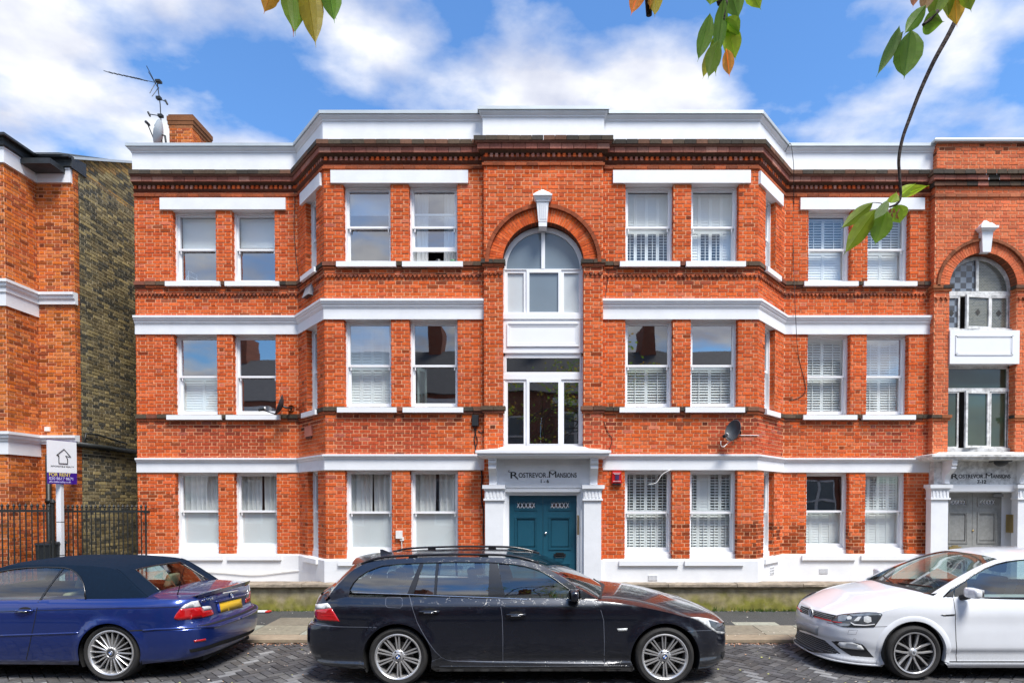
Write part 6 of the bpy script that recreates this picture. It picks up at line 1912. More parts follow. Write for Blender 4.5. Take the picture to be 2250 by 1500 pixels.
def lifted(name, poly, lift, matn, parent, step=0.045, off=0.0, flip=False, rim=0.0):
    """planar outline triangulated in its own domain and lifted onto a surface, with analytic normals"""
    area = sum(poly[i][0] * poly[(i + 1) % len(poly)][1] - poly[(i + 1) % len(poly)][0] * poly[i][1] for i in range(len(poly)))
    if area < 0: poly = list(reversed(poly))
    b_ = densify(poly, step)
    n = len(b_)
    x0 = min(p[0] for p in b_); x1 = max(p[0] for p in b_); y0 = min(p[1] for p in b_); y1 = max(p[1] for p in b_)
    pts = [Vector(p) for p in b_]
    nx, ny = max(1, int((x1 - x0) / step)), max(1, int((y1 - y0) / step))
    mind = step * .42
    for i in range(1, nx + 1):
        for j in range(1, ny + 1):
            p = (x0 + (i - .5) * (x1 - x0) / nx, y0 + (j - .5) * (y1 - y0) / ny)
            if inpoly(p, b_):
                ok = True
                for q_ in b_:
                    if abs(q_[0] - p[0]) < mind and abs(q_[1] - p[1]) < mind: ok = False; break
                if ok: pts.append(Vector(p))
    vo, eo, fo, *_ = delaunay_2d_cdt(pts, [(i, (i + 1) % n) for i in range(n)], [], 1, 1e-6)
    h = 1e-3
    V, Nn = [], []
    for v in vo:
        p = Vector(lift(v.x, v.y)); du = Vector(lift(v.x + h, v.y)) - Vector(lift(v.x - h, v.y)); dv = Vector(lift(v.x, v.y + h)) - Vector(lift(v.x, v.y - h))
        nn = du.cross(dv)
        nn = nn.normalized() if nn.length > 1e-12 else Vector((0, 0, 1))
        if flip: nn = -nn
        V.append(p + nn * off); Nn.append(nn)
    F = []
    for f in fo:
        c = sum((vo[i] for i in f), Vector((0, 0))) / len(f)
        if inpoly((c.x, c.y), b_): F.append(tuple(reversed(f)) if flip else tuple(f))
    if rim:
        idx = {}
        cnt = {}
        for f in F:
            for i in range(len(f)):
                e = (f[i], f[(i + 1) % len(f)]); cnt[e] = 1
        m0 = len(V); extra = {}
        for (a, c) in list(cnt):
            if (c, a) not in cnt:
                for k in (a, c):
                    if k not in extra: extra[k] = len(V); V.append(V[k] - Nn[k] * rim); Nn.append(Nn[k])
                F.append((c, a, extra[a], extra[c]))
    me = bpy.data.meshes.new(name); me.from_pydata([tuple(v) for v in V], [], F)
    me.materials.append(MATS[matn]); me.polygons.foreach_set('use_smooth', [True] * len(me.polygons)); me.update()
    if not rim:
        me.normals_split_custom_set_from_vertices([tuple(v) for v in Nn])
    o = bpy.data.objects.new(name, me); link(o, parent)
    return o

class Car:
    def __init__(s, root, plan, sect, fx, rx, etop, crown, nexp=3.0, fdec=0.9, rdec=0.9, flare=()):
        s.root = root; s.flare = flare
        # dense plan outline from the nose centre round one side to the tail centre
        P = [Vector((x, y)) for x, y in plan]; D = []
        for i in range(len(P) - 1):
            p0 = P[i - 1] if i > 0 else Vector((P[1].x, -P[1].y)); p3 = P[i + 2] if i + 2 < len(P) else Vector((P[-2].x, -P[-2].y))
            p1, p2 = P[i], P[i + 1]
            t01, t12, t23 = (max((b_ - a).length, 1e-4) ** .5 for a, b_ in ((p0, p1), (p1, p2), (p2, p3)))
            m1 = (p2 - p1 + t12 * ((p1 - p0) / t01 - (p2 - p0) / (t01 + t12))); m2 = (p2 - p1 + t12 * ((p3 - p2) / t23 - (p3 - p1) / (t12 + t23)))
            for k in range(24):
                t = k / 24
                D.append(p1 * (2 * t ** 3 - 3 * t * t + 1) + m1 * (t ** 3 - 2 * t * t + t) + p2 * (-2 * t ** 3 + 3 * t * t) + m2 * (t ** 3 - t * t))
        D.append(P[-1])
        s.D = D; s.S = [0.0]
        for a, b_ in zip(D[:-1], D[1:]): s.S.append(s.S[-1] + (b_ - a).length)
        s.L = s.S[-1]; s.xf, s.xr = D[0].x, D[-1].x; s.HW = max(p.y for p in D)
        s.sect, s.fx, s.rx, s.etop, s.crown, s.nexp, s.fdec, s.rdec = linf(sect) if False else spline(sect), spline(fx), spline(rx), spline(etop), spline(crown), nexp, fdec, rdec
        s.tab = []
        for k in range(400):
            q_ = s.L * k / 399; pt = s.ring(q_, s.etop(s.plan(q_)[0])); s.tab.append(pt)
    def plan(s, q_):
        lo, hi = 0, len(s.S) - 1
        if q_ <= 0: return s.D[0].x, s.D[0].y
        if q_ >= s.L: return s.D[-1].x, s.D[-1].y
        while hi - lo > 1:
            m_ = (lo + hi) // 2
            if s.S[m_] <= q_: lo = m_
            else: hi = m_
        t = (q_ - s.S[lo]) / (s.S[hi] - s.S[lo]); p = s.D[lo].lerp(s.D[hi], t)
        return p.x, p.y
    def ring(s, q_, z):
        sg = 1
        if q_ < 0: q_, sg = -q_, -1
        if q_ > s.L: q_, sg = 2 * s.L - q_, -sg
        x, y = s.plan(q_)
        dx = s.fx(z) * sstep(s.xf - s.fdec, s.xf, x) + s.rx(z) * sstep(s.xr + s.rdec, s.xr, x)
        yy = y * (1 - s.sect(z) / s.HW)
        for (wx, wz, wr, am) in s.flare:
            d_ = math.hypot(x - wx, z - wz) - wr
            if d_ < .2: yy += am * math.exp(-(max(d_, 0) / .052) ** 2)
        return Vector((x + dx, sg * yy, z))
    def sx(s, x):
        """arc length of side position x"""
        lo, hi = 0, len(s.D) - 1
        for i in range(len(s.D) - 1):
            if s.D[i].x >= x >= s.D[i + 1].x:
                d = s.D[i].x - s.D[i + 1].x
                return lerp(s.S[i], s.S[i + 1], (s.D[i].x - x) / d if d > 1e-9 else 0)
        return 0.0 if x > s.xf else s.L
    def edge(s, x):
        """half width and height of the body edge at x"""
        T = s.tab
        for i in range(len(T) - 1):
            if T[i].x >= x >= T[i + 1].x:
                d = T[i].x - T[i + 1].x; t = (T[i].x - x) / d if d > 1e-9 else 0
                return lerp(T[i].y, T[i + 1].y, t), lerp(T[i].z, T[i + 1].z, t)
        return (0.0, T[0].z) if x > T[0].x else (0.0, T[-1].z)
    def deck(s, x, f):
        ye, E = s.edge(x)
        return Vector((x, f * ye, E + s.crown(x) * (1 - abs(f) ** s.nexp)))
    def panel(s, name, poly, matn, parent=None, off=0.0, step=.045, both=True, rim=0.0, sides=(1, -1)):
        out = []
        for sg in (sides if both else (1,)):
            if sg == 1: o = lifted(name, poly, lambda a, b_: s.ring(a, b_), matn, parent or s.root, step, off, rim=rim)
            else: o = lifted(name, [(-a, b_) for a, b_ in poly], lambda a, b_: s.ring(a, b_), matn, parent or s.root, step, off, rim=rim)
            out.append(o)
        return out
    def ribbon(s, name, pts, w, matn, off=.0012, parent=None, sides=(1, -1)):
        """thin shut line or outline laid on the body"""
        for sg in sides:
            q = MB(); P = []
            for i in range(len(pts) - 1):
                n = max(1, int(math.hypot(pts[i + 1][0] - pts[i][0], pts[i + 1][1] - pts[i][1]) / .04))
                for k in range(n): P.append((lerp(pts[i][0], pts[i + 1][0], k / n), lerp(pts[i][1], pts[i + 1][1], k / n)))
            P.append(pts[-1])
            L_, R_ = [], []
            for i, p in enumerate(P):
                a, b_ = P[max(i - 1, 0)], P[min(i + 1, len(P) - 1)]
                dx, dy = b_[0] - a[0], b_[1] - a[1]; l_ = math.hypot(dx, dy) or 1
                nx, ny = -dy / l_ * w / 2, dx / l_ * w / 2
                for lst, k in ((L_, 1), (R_, -1)):
                    u, z = p[0] + nx * k, p[1] + ny * k
                    c = s.ring(sg * u, z); h = 1e-3
                    nn = (s.ring(sg * u + h, z) - s.ring(sg * u - h, z)).cross(s.ring(sg * u, z + h) - s.ring(sg * u, z - h)).normalized()
                    lst.append(c + nn * off)
            for i in range(len(P) - 1): q.quad(L_[i], R_[i], R_[i + 1], L_[i + 1])
            q.build(name, matn, parent or s.root)
    def deck_patch(s, name, x0, x1, matn, f0=-1.0, f1=1.0, nx=40, nf=28, parent=None, off=0.0):
        q = MB()
        def fn(a, b_):
            t = b_ * 2 - 1; f = math.copysign(1 - (1 - abs(t)) ** 1.6, t)
            f = lerp(f0, f1, (f + 1) / 2)
            x = x0 + (x1 - x0) * a
            p = s.deck(x, f); p.z += off; return p
        q.grid(lambda a, b_: fn(1 - a, 1 - b_), nx, nf)
        return q.build(name, matn, parent or s.root, smooth=True)
def arc(cx_, cz_, r, a0, a1, n=22):
    return [(cx_ + r * math.cos(lerp(a0, a1, k / n)), cz_ + r * math.sin(lerp(a0, a1, k / n))) for k in range(n + 1)]

class Cabin:
    """greenhouse: side sheet y = side(x, z), top sheet between edge line and centre line"""
    def __init__(s, root, y0, zb, tum, cur, taper, edge, centre, nexp=2.3):
        s.root, s.y0, s.zb, s.tum, s.cur = root, y0, zb, tum, cur
        s.taper, s.edge, s.centre, s.nexp = spline(taper), spline(edge), spline(centre), nexp
    def side(s, x, z):
        d = z - s.zb
        return (s.y0 - s.tum * d - s.cur * d * abs(d)) * s.taper(x)
    def top(s, x, f):
        E = s.edge(x); ye = s.side(x, E); zc = max(s.centre(x), E)
        return Vector((x, f * ye, zc - (zc - E) * abs(f) ** s.nexp))
    def sidepanel(s, name, poly, matn, off=0.0, step=.05, rim=0.0, parent=None, sides=(1, -1)):
        out = []
        for sg in sides:
            out.append(lifted(name, poly, lambda a, b_: Vector((a, sg * s.side(a, b_), b_)), matn, parent or s.root, step, off, flip=(sg > 0), rim=rim))
        return out
    def toppatch(s, name, xa, xb, f0, f1, matn, nx=24, nf=20, off=0.0, parent=None):
        """xa(f), xb(f): rear and front boundary"""
        q = MB()
        def fn(a, b_):
            t = lerp(f0, f1, b_)
            x = lerp(xa(t), xb(t), a); p = s.top(x, t); p.z += off; return p
        q.grid(fn, nx, nf)
        return q.build(name, matn, parent or s.root, smooth=True)

def make_wheel(root, x, z, side, yout, rt, wid, rr, style, matn='alloy', disc=.15, emblem=None):
    """side: +1 or -1 lateral direction of the outer face"""
    s = side
    c = Vector((x, s * yout, z)); ax = Vector((0, s, 0)); ref = Vector((1, 0, 0))
    q = MB()
    prof = [(rr + .004, -.012), (rr + .012, -.004), (rr + .02, .0), (lerp(rr, rt, .55), .006), (rt - .018, -.002), (rt - .006, -.016), (rt, -.04), (rt, -wid + .04), (rt - .012, -wid + .01), (rr + .01, -wid)]
    q.lathe(prof, c, ax, ref, 72)
    w_ = q.build('wheel', 'rubber', root, smooth=True, angle=40)
    q = MB()
    q.lathe([(rr + .006, -.016), (rr + .006, -.002), (rr - .004, .002), (rr - .014, -.004), (rr - .022, -.02), (rr - .030, -.055), (rr - .034, -wid + .02)], c, ax, ref, 64)
    q.build('rim', 'alloy_dark' if style == 'five' else matn, w_, smooth=True, angle=40)
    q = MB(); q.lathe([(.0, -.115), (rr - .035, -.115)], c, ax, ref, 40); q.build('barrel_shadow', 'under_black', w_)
    q = MB(); q.lathe([(.05, -.085), (disc, -.085), (disc, -.10)], c, ax, ref, 40); q.build('brake_disc', 'disc_steel', w_, smooth=True, angle=30)
    # spokes
    r1 = Vector((1, 0, 0)); r2 = Vector((0, 0, 1))
    def P(rad, ang, tang, dep): 
        d = r1 * math.cos(ang) + r2 * math.sin(ang); t = -r1 * math.sin(ang) + r2 * math.cos(ang)
        return c + d * rad + t * tang + ax * dep
    def spoke(q, ang0, ra, rb, wa, wb, da, db, ta=0.0, tb=0.0, th=.03, chamf=.35):
        for (w0, w1, d0, d1, e0, e1) in ((wa, wb, da, db, da - th, db - th),):
            f = [P(ra, ang0, ta - w0 / 2, d0 - .006), P(ra, ang0, ta + w0 / 2, d0 - .006), P(rb, ang0, tb + w1 / 2, d1 - .006), P(rb, ang0, tb - w1 / 2, d1 - .006)]
            g_ = [P(ra, ang0, ta - w0 * chamf, d0), P(ra, ang0, ta + w0 * chamf, d0), P(rb, ang0, tb + w1 * chamf, d1), P(rb, ang0, tb - w1 * chamf, d1)]
            h_ = [P(ra, ang0, ta - w0 * .5, e0), P(ra, ang0, ta + w0 * .5, e0), P(rb, ang0, tb + w1 * .5, e1), P(rb, ang0, tb - w1 * .5, e1)]
            q.poly(g_)
            for i in range(4):
                j = (i + 1) % 4
                q.quad(g_[i], f[i], f[j], g_[j]); q.quad(f[i], h_[i], h_[j], f[j])
    R_o = rr - .012
    if style == 'double10':
        for k in range(10):
            a = math.pi / 2 + .04 + k * 2 * math.pi / 10
            q = MB()
            for sg in (-1, 1): spoke(q, a, .062, R_o, .018, .017, -.028, -.012, sg * .010, sg * .019, th=.035)
            q.build('spoke', matn, w_)
        q = MB(); q.lathe([(0, -.012), (.03, -.013), (.036, -.018), (.05, -.022), (.074, -.030), (.078, -.06)], c, ax, ref, 40); hub = q.build('hub', matn, w_, smooth=True)
        for k in range(5):
            a = math.pi / 2 + .6 + k * 2 * math.pi / 5; q = MB(); q.lathe([(0, .0015), (.0105, .0015), (.0105, -.01)], P(.055, a, 0, -.024), ax, ref, 14); q.build('lug_hole', 'under_black', w_)
    elif style == 'twenty':
        for k in range(20):
            a = k * 2 * math.pi / 20 + .05; q = MB(); spoke(q, a, .062, R_o + .002, .020, .010, -.012, -.010, th=.04, chamf=.22); q.build('spoke', matn, w_)
        q = MB(); q.lathe([(0, .002), (.024, .002), (.027, -.003), (.045, -.004), (.048, .0), (.058, -.002), (.064, -.012), (.066, -.05)], c, ax, ref, 40); q.build('hub', matn, w_, smooth=True, angle=35)
        q = MB(); q.lathe([(.026, -.001), (.045, -.0025)], c, ax, ref, 30); q.build('hub_ring', 'disc_steel', w_)
    else:
        for k in range(5):
            a0 = math.pi / 2 + .02 + k * 2 * math.pi / 5
            for sg in (-1, 1):
                q = MB(); am = a0
                spoke(q, a0, .030, .105, .024, .024, -.030, -.024, sg * .016, sg * .036)
                spoke(q, a0, .105, R_o, .024, .024, -.024, -.012, sg * .036, sg * .050)
                q.build('spoke', matn, w_)
            for sg in (-1, 1):
                q = MB(); spoke(q, a0 + math.pi / 5, .10, R_o, .010, .008, -.045, -.03, sg * .008, sg * .022, th=.02); q.build('inner_spoke', 'alloy_dark', w_)
        q = MB(); q.lathe([(0, -.016), (.026, -.016), (.034, -.02), (.05, -.03), (.052, -.06)], c, ax, ref, 36); q.build('hub', matn, w_, smooth=True, angle=35)
        q = MB(); q.lathe([(rr + .003, .004), (rr - .010, .005), (rr - .014, -.002)], c, ax, ref, 64); q.build('rim_lip', matn, w_, smooth=True)
        q = MB(); q.lathe([(0, -.07), (rr - .03, -.07)], c, ax, ref, 40); q.build('rim_back', 'alloy_dark', w_)
    dep = {'double10': -.0105, 'twenty': .0045, 'five': -.0135}[style]
    roundel(w_, P(0, 0, 0, dep), r1, r2, ax, .030 if style == 'double10' else .024, emblem)
    return w_
def roundel(parent, c, u, v, n, r, kind):
    """small round badge"""
    c = Vector(c)
    if kind == 'quartered':
        q = MB(); q.poly([c + (u * math.cos(t) + v * math.sin(t)) * r for t in [k * 2 * math.pi / 24 for k in range(24)]]); q.build('badge', 'trim_black', parent)
        q = MB(); cc = c + n * .0012
        for k in range(4):
            q.m = k % 2; a0 = k * math.pi / 2
            q.poly([cc] + [cc + (u * math.cos(a0 + t) + v * math.sin(a0 + t)) * r * .66 for t in [j * math.pi / 2 / 6 for j in range(7)]])
        q.build('badge_quarters', ['badge_blue', 'badge_white'], parent)
        q = MB(); q.tube([c + n * .001 + (u * math.cos(t) + v * math.sin(t)) * r for t in [k * 2 * math.pi / 24 for k in range(25)]], r * .07, 5); q.build('badge_ring', 'chrome', parent)
    else:
        q = MB(); q.poly([c + (u * math.cos(t) + v * math.sin(t)) * r for t in [k * 2 * math.pi / 24 for k in range(24)]]); q.build('badge', 'alloy_dark', parent)
        q = MB(); cc = c + n * (r * .06)
        q.tube([cc + (u * math.cos(t) + v * math.sin(t)) * r * .93 for t in [k * 2 * math.pi / 28 for k in range(29)]], r * .09, 6)
        def st(pts): q.tube([cc + u * (a * r) + v * (b_ * r) for a, b_ in pts], r * .085, 6)
        st([(-.36, .80), (0.0, .06), (.36, .80)])
        st([(-.78, .42), (-.40, -.72), (0.0, .02), (.40, -.72), (.78, .42)])
        q.build('badge_letters', 'badge_chrome', parent)
def seat(root, x, y, z, matn, w_=.5, back=.62, tilt=.28):
    q = MB(); t = .11
    def rb(x0, x1, y0, y1, z0, z1): q.box(x0, x1, y0, y1, z0, z1)
    rb(x - .05, x + .45, y - w_ / 2, y + w_ / 2, z, z + .14)
    q.hexa([(x - .12, y - w_ / 2, z + .1), (x + .02, y - w_ / 2, z + .1), (x + .02, y + w_ / 2, z + .1), (x - .12, y + w_ / 2, z + .1),
            (x - .12 - back * tilt, y - w_ * .42, z + back), (x - .02 - back * tilt, y - w_ * .42, z + back), (x - .02 - back * tilt, y + w_ * .42, z + back), (x - .12 - back * tilt, y + w_ * .42, z + back)])
    hz = z + back + .04; hx = x - .10 - back * tilt
    q.hexa([(hx - .06, y - .12, hz), (hx + .03, y - .12, hz), (hx + .03, y + .12, hz), (hx - .06, y + .12, hz), (hx - .09, y - .10, hz + .17), (hx - .01, y - .10, hz + .17), (hx - .01, y + .10, hz + .17), (hx - .09, y + .10, hz + .17)])
    o = q.build('seat', matn, root)
    m_ = o.modifiers.new('soft', 'BEVEL'); m_.width = .03; m_.segments = 3
    for p in o.data.polygons: p.use_smooth = True
    return o
def steering(root, x, y, z):
    q = MB(); n = Vector((-.85, 0, .5)).normalized(); u = Vector((0, 1, 0)); v = n.cross(u)
    c = Vector((x, y, z))
    q.tube([c + (u * math.cos(t) + v * math.sin(t)) * .18 for t in [k * 2 * math.pi / 28 for k in range(29)]], .014, 7)
    for t in (0, math.pi, -math.pi / 2): q.tube([c, c + (u * math.cos(t) + v * math.sin(t)) * .18], .016, 6)
    return q.build('steering_wheel', 'leather_dark', root, smooth=True)
def mirror(root, c, side, w_, h_, d_, matn, fwd=1):
    """door mirror: rounded shell on a foot"""
    q = MB(); c = Vector(c)
    def shell(a, b_):
        ph, th_ = a * 2 * math.pi, (b_ - .5) * math.pi
        e = .55
        sp = lambda t: math.copysign(abs(t) ** e, t)
        x = d_ / 2 * sp(math.cos(th_)) * sp(math.cos(ph)); y = w_ / 2 * sp(math.cos(th_)) * sp(math.sin(ph)); z = h_ / 2 * sp(math.sin(th_))
        return c + Vector((x * (1 - .25 * (y * side > 0)), y, z * (1 - .12 * (y * side) / w_)))
    q.grid(shell, 28, 16)
    mobj = q.build('door_mirror', matn, root, smooth=True)
    q = MB(); q.tube([c + Vector((.0, -side * w_ * .3, -h_ * .42)), c + Vector((.03, -side * w_ * .75, -h_ * .62))], .028, 8, .035); q.build('mirror_foot', 'trim_matt', mobj)
    q = MB(); q.grid(lambda a, b_: c + Vector((-fwd * (d_ / 2 - .004), (a - .5) * w_ * .86, (b_ - .5) * h_ * .8)), 2, 2); q.build('mirror_glass', 'chrome', mobj)
    return mobj
# ------------------------------------------------------------------ photograph pixel -> place on a car's skin
class Pick:
    """finds where on the car (near side = +s) a photograph pixel falls; X0, d, Yc place the car in the street"""
    def __init__(s, car, cab, X0, d, Yc): s.car, s.cab, s.X0, s.d, s.Yc = car, cab, X0, d, Yc
    def body(s, px, py, lo, hi):
        best = None
        a, b_ = lo, hi
        for it in range(3):
            n = 40; bb = None
            for k in range(n + 1):
                u = lerp(a, b_, k / n); z = .6
                for _ in range(6):
                    P = s.car.ring(u, z); Y = s.Yc - P.y; z = zAt(px, py, Y)
                e = abs(xAt(px, py, Y) - (s.X0 + s.d * P.x))
                if bb is None or e < bb[0]: bb = (e, u, z)
            w_ = (b_ - a) / n * 1.5; a, b_ = bb[1] - w_, bb[1] + w_
        return (bb[1], bb[2])
    def bodies(s, pts, lo, hi): return [s.body(px, py, lo, hi) for px, py in pts]
    def glass(s, px, py):
        y = .7
        for _ in range(8):
            Y = s.Yc - y; x = (xAt(px, py, Y) - s.X0) / s.d; z = zAt(px, py, Y); y = s.cab.side(x, z)
        return (x, z)
    def glasses(s, pts): return [s.glass(*p) for p in pts]
    def mid(s, px, py, y=0.0):
        Y = s.Yc - y; return ((xAt(px, py, Y) - s.X0) / s.d, zAt(px, py, Y))
def liner(root, x, z, r, y0, y1, parent=None):
    for sg in (1, -1):
        q = MB()
        q.grid(lambda a, b_: Vector((x + r * math.cos(lerp(-.45, math.pi + .45, a)), sg * lerp(y0, y1, b_), z + r * math.sin(lerp(-.45, math.pi + .45, a)))), 28, 1)
        q.grid(lambda a, b_: Vector((x + r * b_ * math.cos(lerp(-.45, math.pi + .45, a)), sg * y0, z + r * b_ * math.sin(lerp(-.45, math.pi + .45, a)))), 28, 1)
        q.build('wheel_arch_liner', 'under_black', root)
def surf_text(name, body, size, car, s0, z0, matn, parent, shear=0.2, wid=None):
    o = text_obj(name, body, size, matn, parent, Vector((0, 0, 0)), Matrix.Identity(3), 'CENTER', 1.0, shear, extrude=.001)
    xs = [v.co.x for v in o.data.vertices]; k = (wid / (max(xs) - min(xs))) if wid else 1
    for v in o.data.vertices:
        P = car.ring(s0 + v.co.x * k, z0 + v.co.y); h = 1e-3
        nn = (car.ring(s0 + h, z0) - car.ring(s0 - h, z0)).cross(car.ring(s0, z0 + h) - car.ring(s0, z0 - h)).normalized()
        v.co = P + nn * (.002 + v.co.z)
    return o
def strip_tube(name, car, pts, r, matn, parent, off=.0, sides=(1, -1), n=6):
    for sg in sides:
        q = MB(); P = []
        for i in range(len(pts) - 1):
            m_ = max(1, int(math.hypot(pts[i + 1][0] - pts[i][0], pts[i + 1][1] - pts[i][1]) / .05))
            for k in range(m_): P.append((lerp(pts[i][0], pts[i + 1][0], k / m_), lerp(pts[i][1], pts[i + 1][1], k / m_)))
        P.append(pts[-1]); q.tube([car.ring(sg * a, b_) + Vector((0, 0, 0)) for a, b_ in P], r, n); q.build(name, matn, parent, smooth=True)
def handle(car, root, x, z, l_, matn, chrome=True):
    for sg in (1, -1):
        q = MB(); pts = []
        for k in range(9):
            t = k / 8; P = car.ring(sg * car.sx(x - l_ / 2 + l_ * t), z + .006 * math.sin(math.pi * t)); out = .010 + .022 * math.sin(math.pi * t) ** .5; P.y += sg * out; pts.append(P)
        q.tube(pts, .0125, 8); h_ = q.build('door_handle', matn, root, smooth=True)
        c = [(car.sx(x + (l_ * .38) * math.cos(t)), z + .004 + .034 * math.sin(t)) for t in [k * 2 * math.pi / 20 for k in range(20)]]
        lifted('handle_recess', [(sg * a, b_) for a, b_ in c], car.ring, 'under_black', h_, .03, .0015)
        if chrome:
            q = MB(); q.tube([p + Vector((0, sg * .008, -.010)) for p in pts[2:7]], .0045, 6); q.build('handle_trim', 'chrome', h_, smooth=True)

# ================================================================== black estate car
YcA = 7.255; XA = -1.553
eo_ = thing('estate_car', 'black rain-spotted estate car with silver double-spoke wheels before the teal doors', 'car', (XA, YcA, 0), local=True)
A = Car(eo_, [(3.716, 0), (3.70, .35), (3.62, .60), (3.46, .765), (3.2, .855), (2.886, .893), (2.2, .905), (1.2, .912), (.2, .918), (-.4, .905), (-.78, .865), (-1.0, .78), (-1.09, .60), (-1.12, .3), (-1.127, 0)],
        [(.15, .085), (.19, .055), (.225, .008), (.245, .004), (.27, .022), (.285, .03), (.34, .016), (.5, .0), (.66, .004), (.80, .010), (.865, .016), (.888, .026), (.93, .058), (.965, .088)],
        [(.15, -.08), (.22, -.02), (.3, -.005), (.45, 0), (.58, -.01), (.68, -.05), (.78, -.13)],
        [(.15, .20), (.24, .09), (.34, .03), (.46, .0), (.60, .0), (.645, .02), (.675, .075), (.75, .085), (.88, .10), (.97, .14)],
        [(-1.127, .965), (0, .965), (1.0, .960), (1.7, .952), (2.2, .925), (2.6, .872), (3.0, .79), (3.3, .715), (3.55, .655), (3.716, .61)],
        [(-1.127, .01), (1.8, .02), (2.1, .05), (2.5, .075), (3.0, .085), (3.35, .075), (3.6, .045), (3.716, .0)], 2.6, flare=((0, .322, .372, .018), (2.886, .322, .372, .018)))
CA = Cabin(eo_, .832, .965, .33, .40, [(-1.2, .90), (-.6, .965), (0, .99), (.8, 1.0), (1.6, .985), (2.3, .93), (2.7, .88)],
           [(0, 1), (1, 1)], [(0, 1), (1, 1)], 2.4)
pA_ = Pick(A, CA, XA, 1.0, YcA)
edgeA = sorted(pA_.glasses([(716, 1318), (726, 1303), (750, 1276), (780, 1249), (808, 1236), (850, 1229), (920, 1225), (1000, 1223), (1090, 1224), (1153, 1231), (1188, 1241), (1233, 1266), (1273, 1293), (1313, 1315), (1350, 1336)]))
CA.edge = spline(edgeA)
CA.centre = spline([(-1.08, .88), (-1.0, .955), (-.90, 1.045), (-.78, 1.155), (-.66, 1.265), (-.585, 1.33), (-.48, 1.352), (0, 1.372), (.8, 1.376), (1.3, 1.358), (1.50, 1.328), (1.70, 1.265), (1.944, 1.150), (2.184, 1.03), (2.39, .918), (2.6, .79)])
bA = lambda pts, lo=.3, hi=None: pA_.bodies(pts, lo, hi or A.L - .1)
E1 = bA([(899, 1306), (905, 1330), (916.5, 1366), (928, 1388), (943, 1412), (957, 1431), (970, 1443), (980, 1448), (992, 1451)])
E2 = bA([(1095, 1312), (1101, 1335), (1103.5, 1356), (1105, 1400), (1105, 1453)])
E3 = bA([(1302.7, 1318), (1313, 1328), (1321, 1342), (1326.7, 1363), (1328, 1410), (1328, 1457)])
rA, zA_ = .372, .322
WBA = 2.886
topA = lambda x0, x1, n=14: [(A.sx(lerp(x0, x1, k / n)), A.etop(lerp(x0, x1, k / n))) for k in range(n + 1)]
xs = lambda s_: A.plan(s_)[0]
A.panel('front_door', E2 + E3[::-1] + topA(xs(E3[0][0]), xs(E2[0][0])), 'paint_black')
A.panel('rear_door', E1 + E2[::-1] + topA(xs(E2[0][0]), xs(E1[0][0])), 'paint_black')
archR = [(A.sx(x), z) for x, z in arc(0, zA_, rA, -.10, math.pi - .98, 20)]
archR2 = [(A.sx(x), z) for x, z in arc(0, zA_, rA, math.pi - .98, math.pi + .36, 14)]
xseam = arc(0, zA_, rA, math.pi - .98, math.pi - .97, 1)[0]
zse = xseam[1]
A.panel('rear_quarter', [archR[0], E1[6]] + E1[:6][::-1] + topA(xs(E1[0][0]), -1.0) + [(A.L - .55, .955), (A.L - .55, .662), (A.sx(-.95), .665), (A.sx(-.65), .655)] + archR[::-1][:1] + archR[::-1][1:-1], 'paint_black')
A.panel('tailgate', [(A.L - .55, .662), (A.L, .662), (A.L, .955), (A.L - .55, .955)], 'paint_black')
A.panel('rear_bumper', archR2 + [(A.sx(-.60), .19), (A.sx(-.9), .20), (A.L, .22), (A.L, .658), (A.L - .55, .658), (A.sx(-.95), .661), (A.sx(-.65), .651)], 'paint_black')
archF = [(A.sx(WBA + x), z) for x, z in arc(0, zA_, rA, math.pi + .12, .86, 22)]
archF2 = [(A.sx(WBA + x), z) for x, z in arc(0, zA_, rA, .86, -.38, 14)]
A.panel('front_wing', E3 + archF + [(A.sx(3.34), .60), (A.sx(3.58), .58), (A.sx(3.62), .63)] + topA(3.60, xs(E3[0][0])), 'paint_black')
A.panel('front_bumper', archF2 + [(A.sx(3.35), .165), (.35, .165), (0, .165), (0, .60), (A.sx(3.62), .62), (A.sx(3.58), .575), (A.sx(3.34), .596)], 'paint_black')
A.panel('sill', [E1[6], E1[7], E1[8], E2[-1], E3[-1], archF[0], (A.sx(2.56), .19), (A.sx(2.54), .155), (A.sx(.40), .155), (A.sx(.36), .2), archR[0]], 'paint_black')
A.deck_patch('bonnet', 2.02, 3.655, 'paint_black', nx=60, nf=36)
for sg in (1, -1): A.deck_patch('waist_moulding', -1.0, 2.1, 'trim_black', f0=.86 * sg, f1=1.0 * sg, nx=30, nf=6)
for pts, w_ in ((E1, .006), (E2, .006), (E3, .006), ([E1[8], E2[-1], E3[-1]], .007), ([(A.sx(-.22), .653), (A.sx(-.65), .653), (A.sx(-.95), .663), (A.L - .5, .66)], .006), ([archF[-1], (A.sx(3.34), .598), (A.sx(3.58), .578)], .006), ([E1[6], archR[0]], .005)):
    A.ribbon('shut_line', pts, w_ * .8, 'seam_highlight')  # gaps drawn pale, the light on their edges is in the colour
fc = bA([(852, 1310.5), (880, 1311.5), (884, 1315), (884, 1330), (879, 1335), (851, 1333), (847, 1328), (848, 1314), (852, 1310.5)])
A.ribbon('fuel_flap', fc, .004, 'seam_highlight', sides=(-1,))
lt = bA([(703, 1362), (746.6, 1364.6), (739, 1352), (731, 1339), (728, 1335), (703, 1336)], A.sx(-.4), A.L - .3)
lc_ = bA([(703, 1336), (728, 1335), (724, 1328), (720, 1324), (706, 1324)], A.sx(-.4), A.L - .3)
for l_, m_ in ((lt, 'lens_red'), (lc_, 'lens_clear')): A.panel('tail_light', l_, m_, off=.004, step=.03, rim=.006)
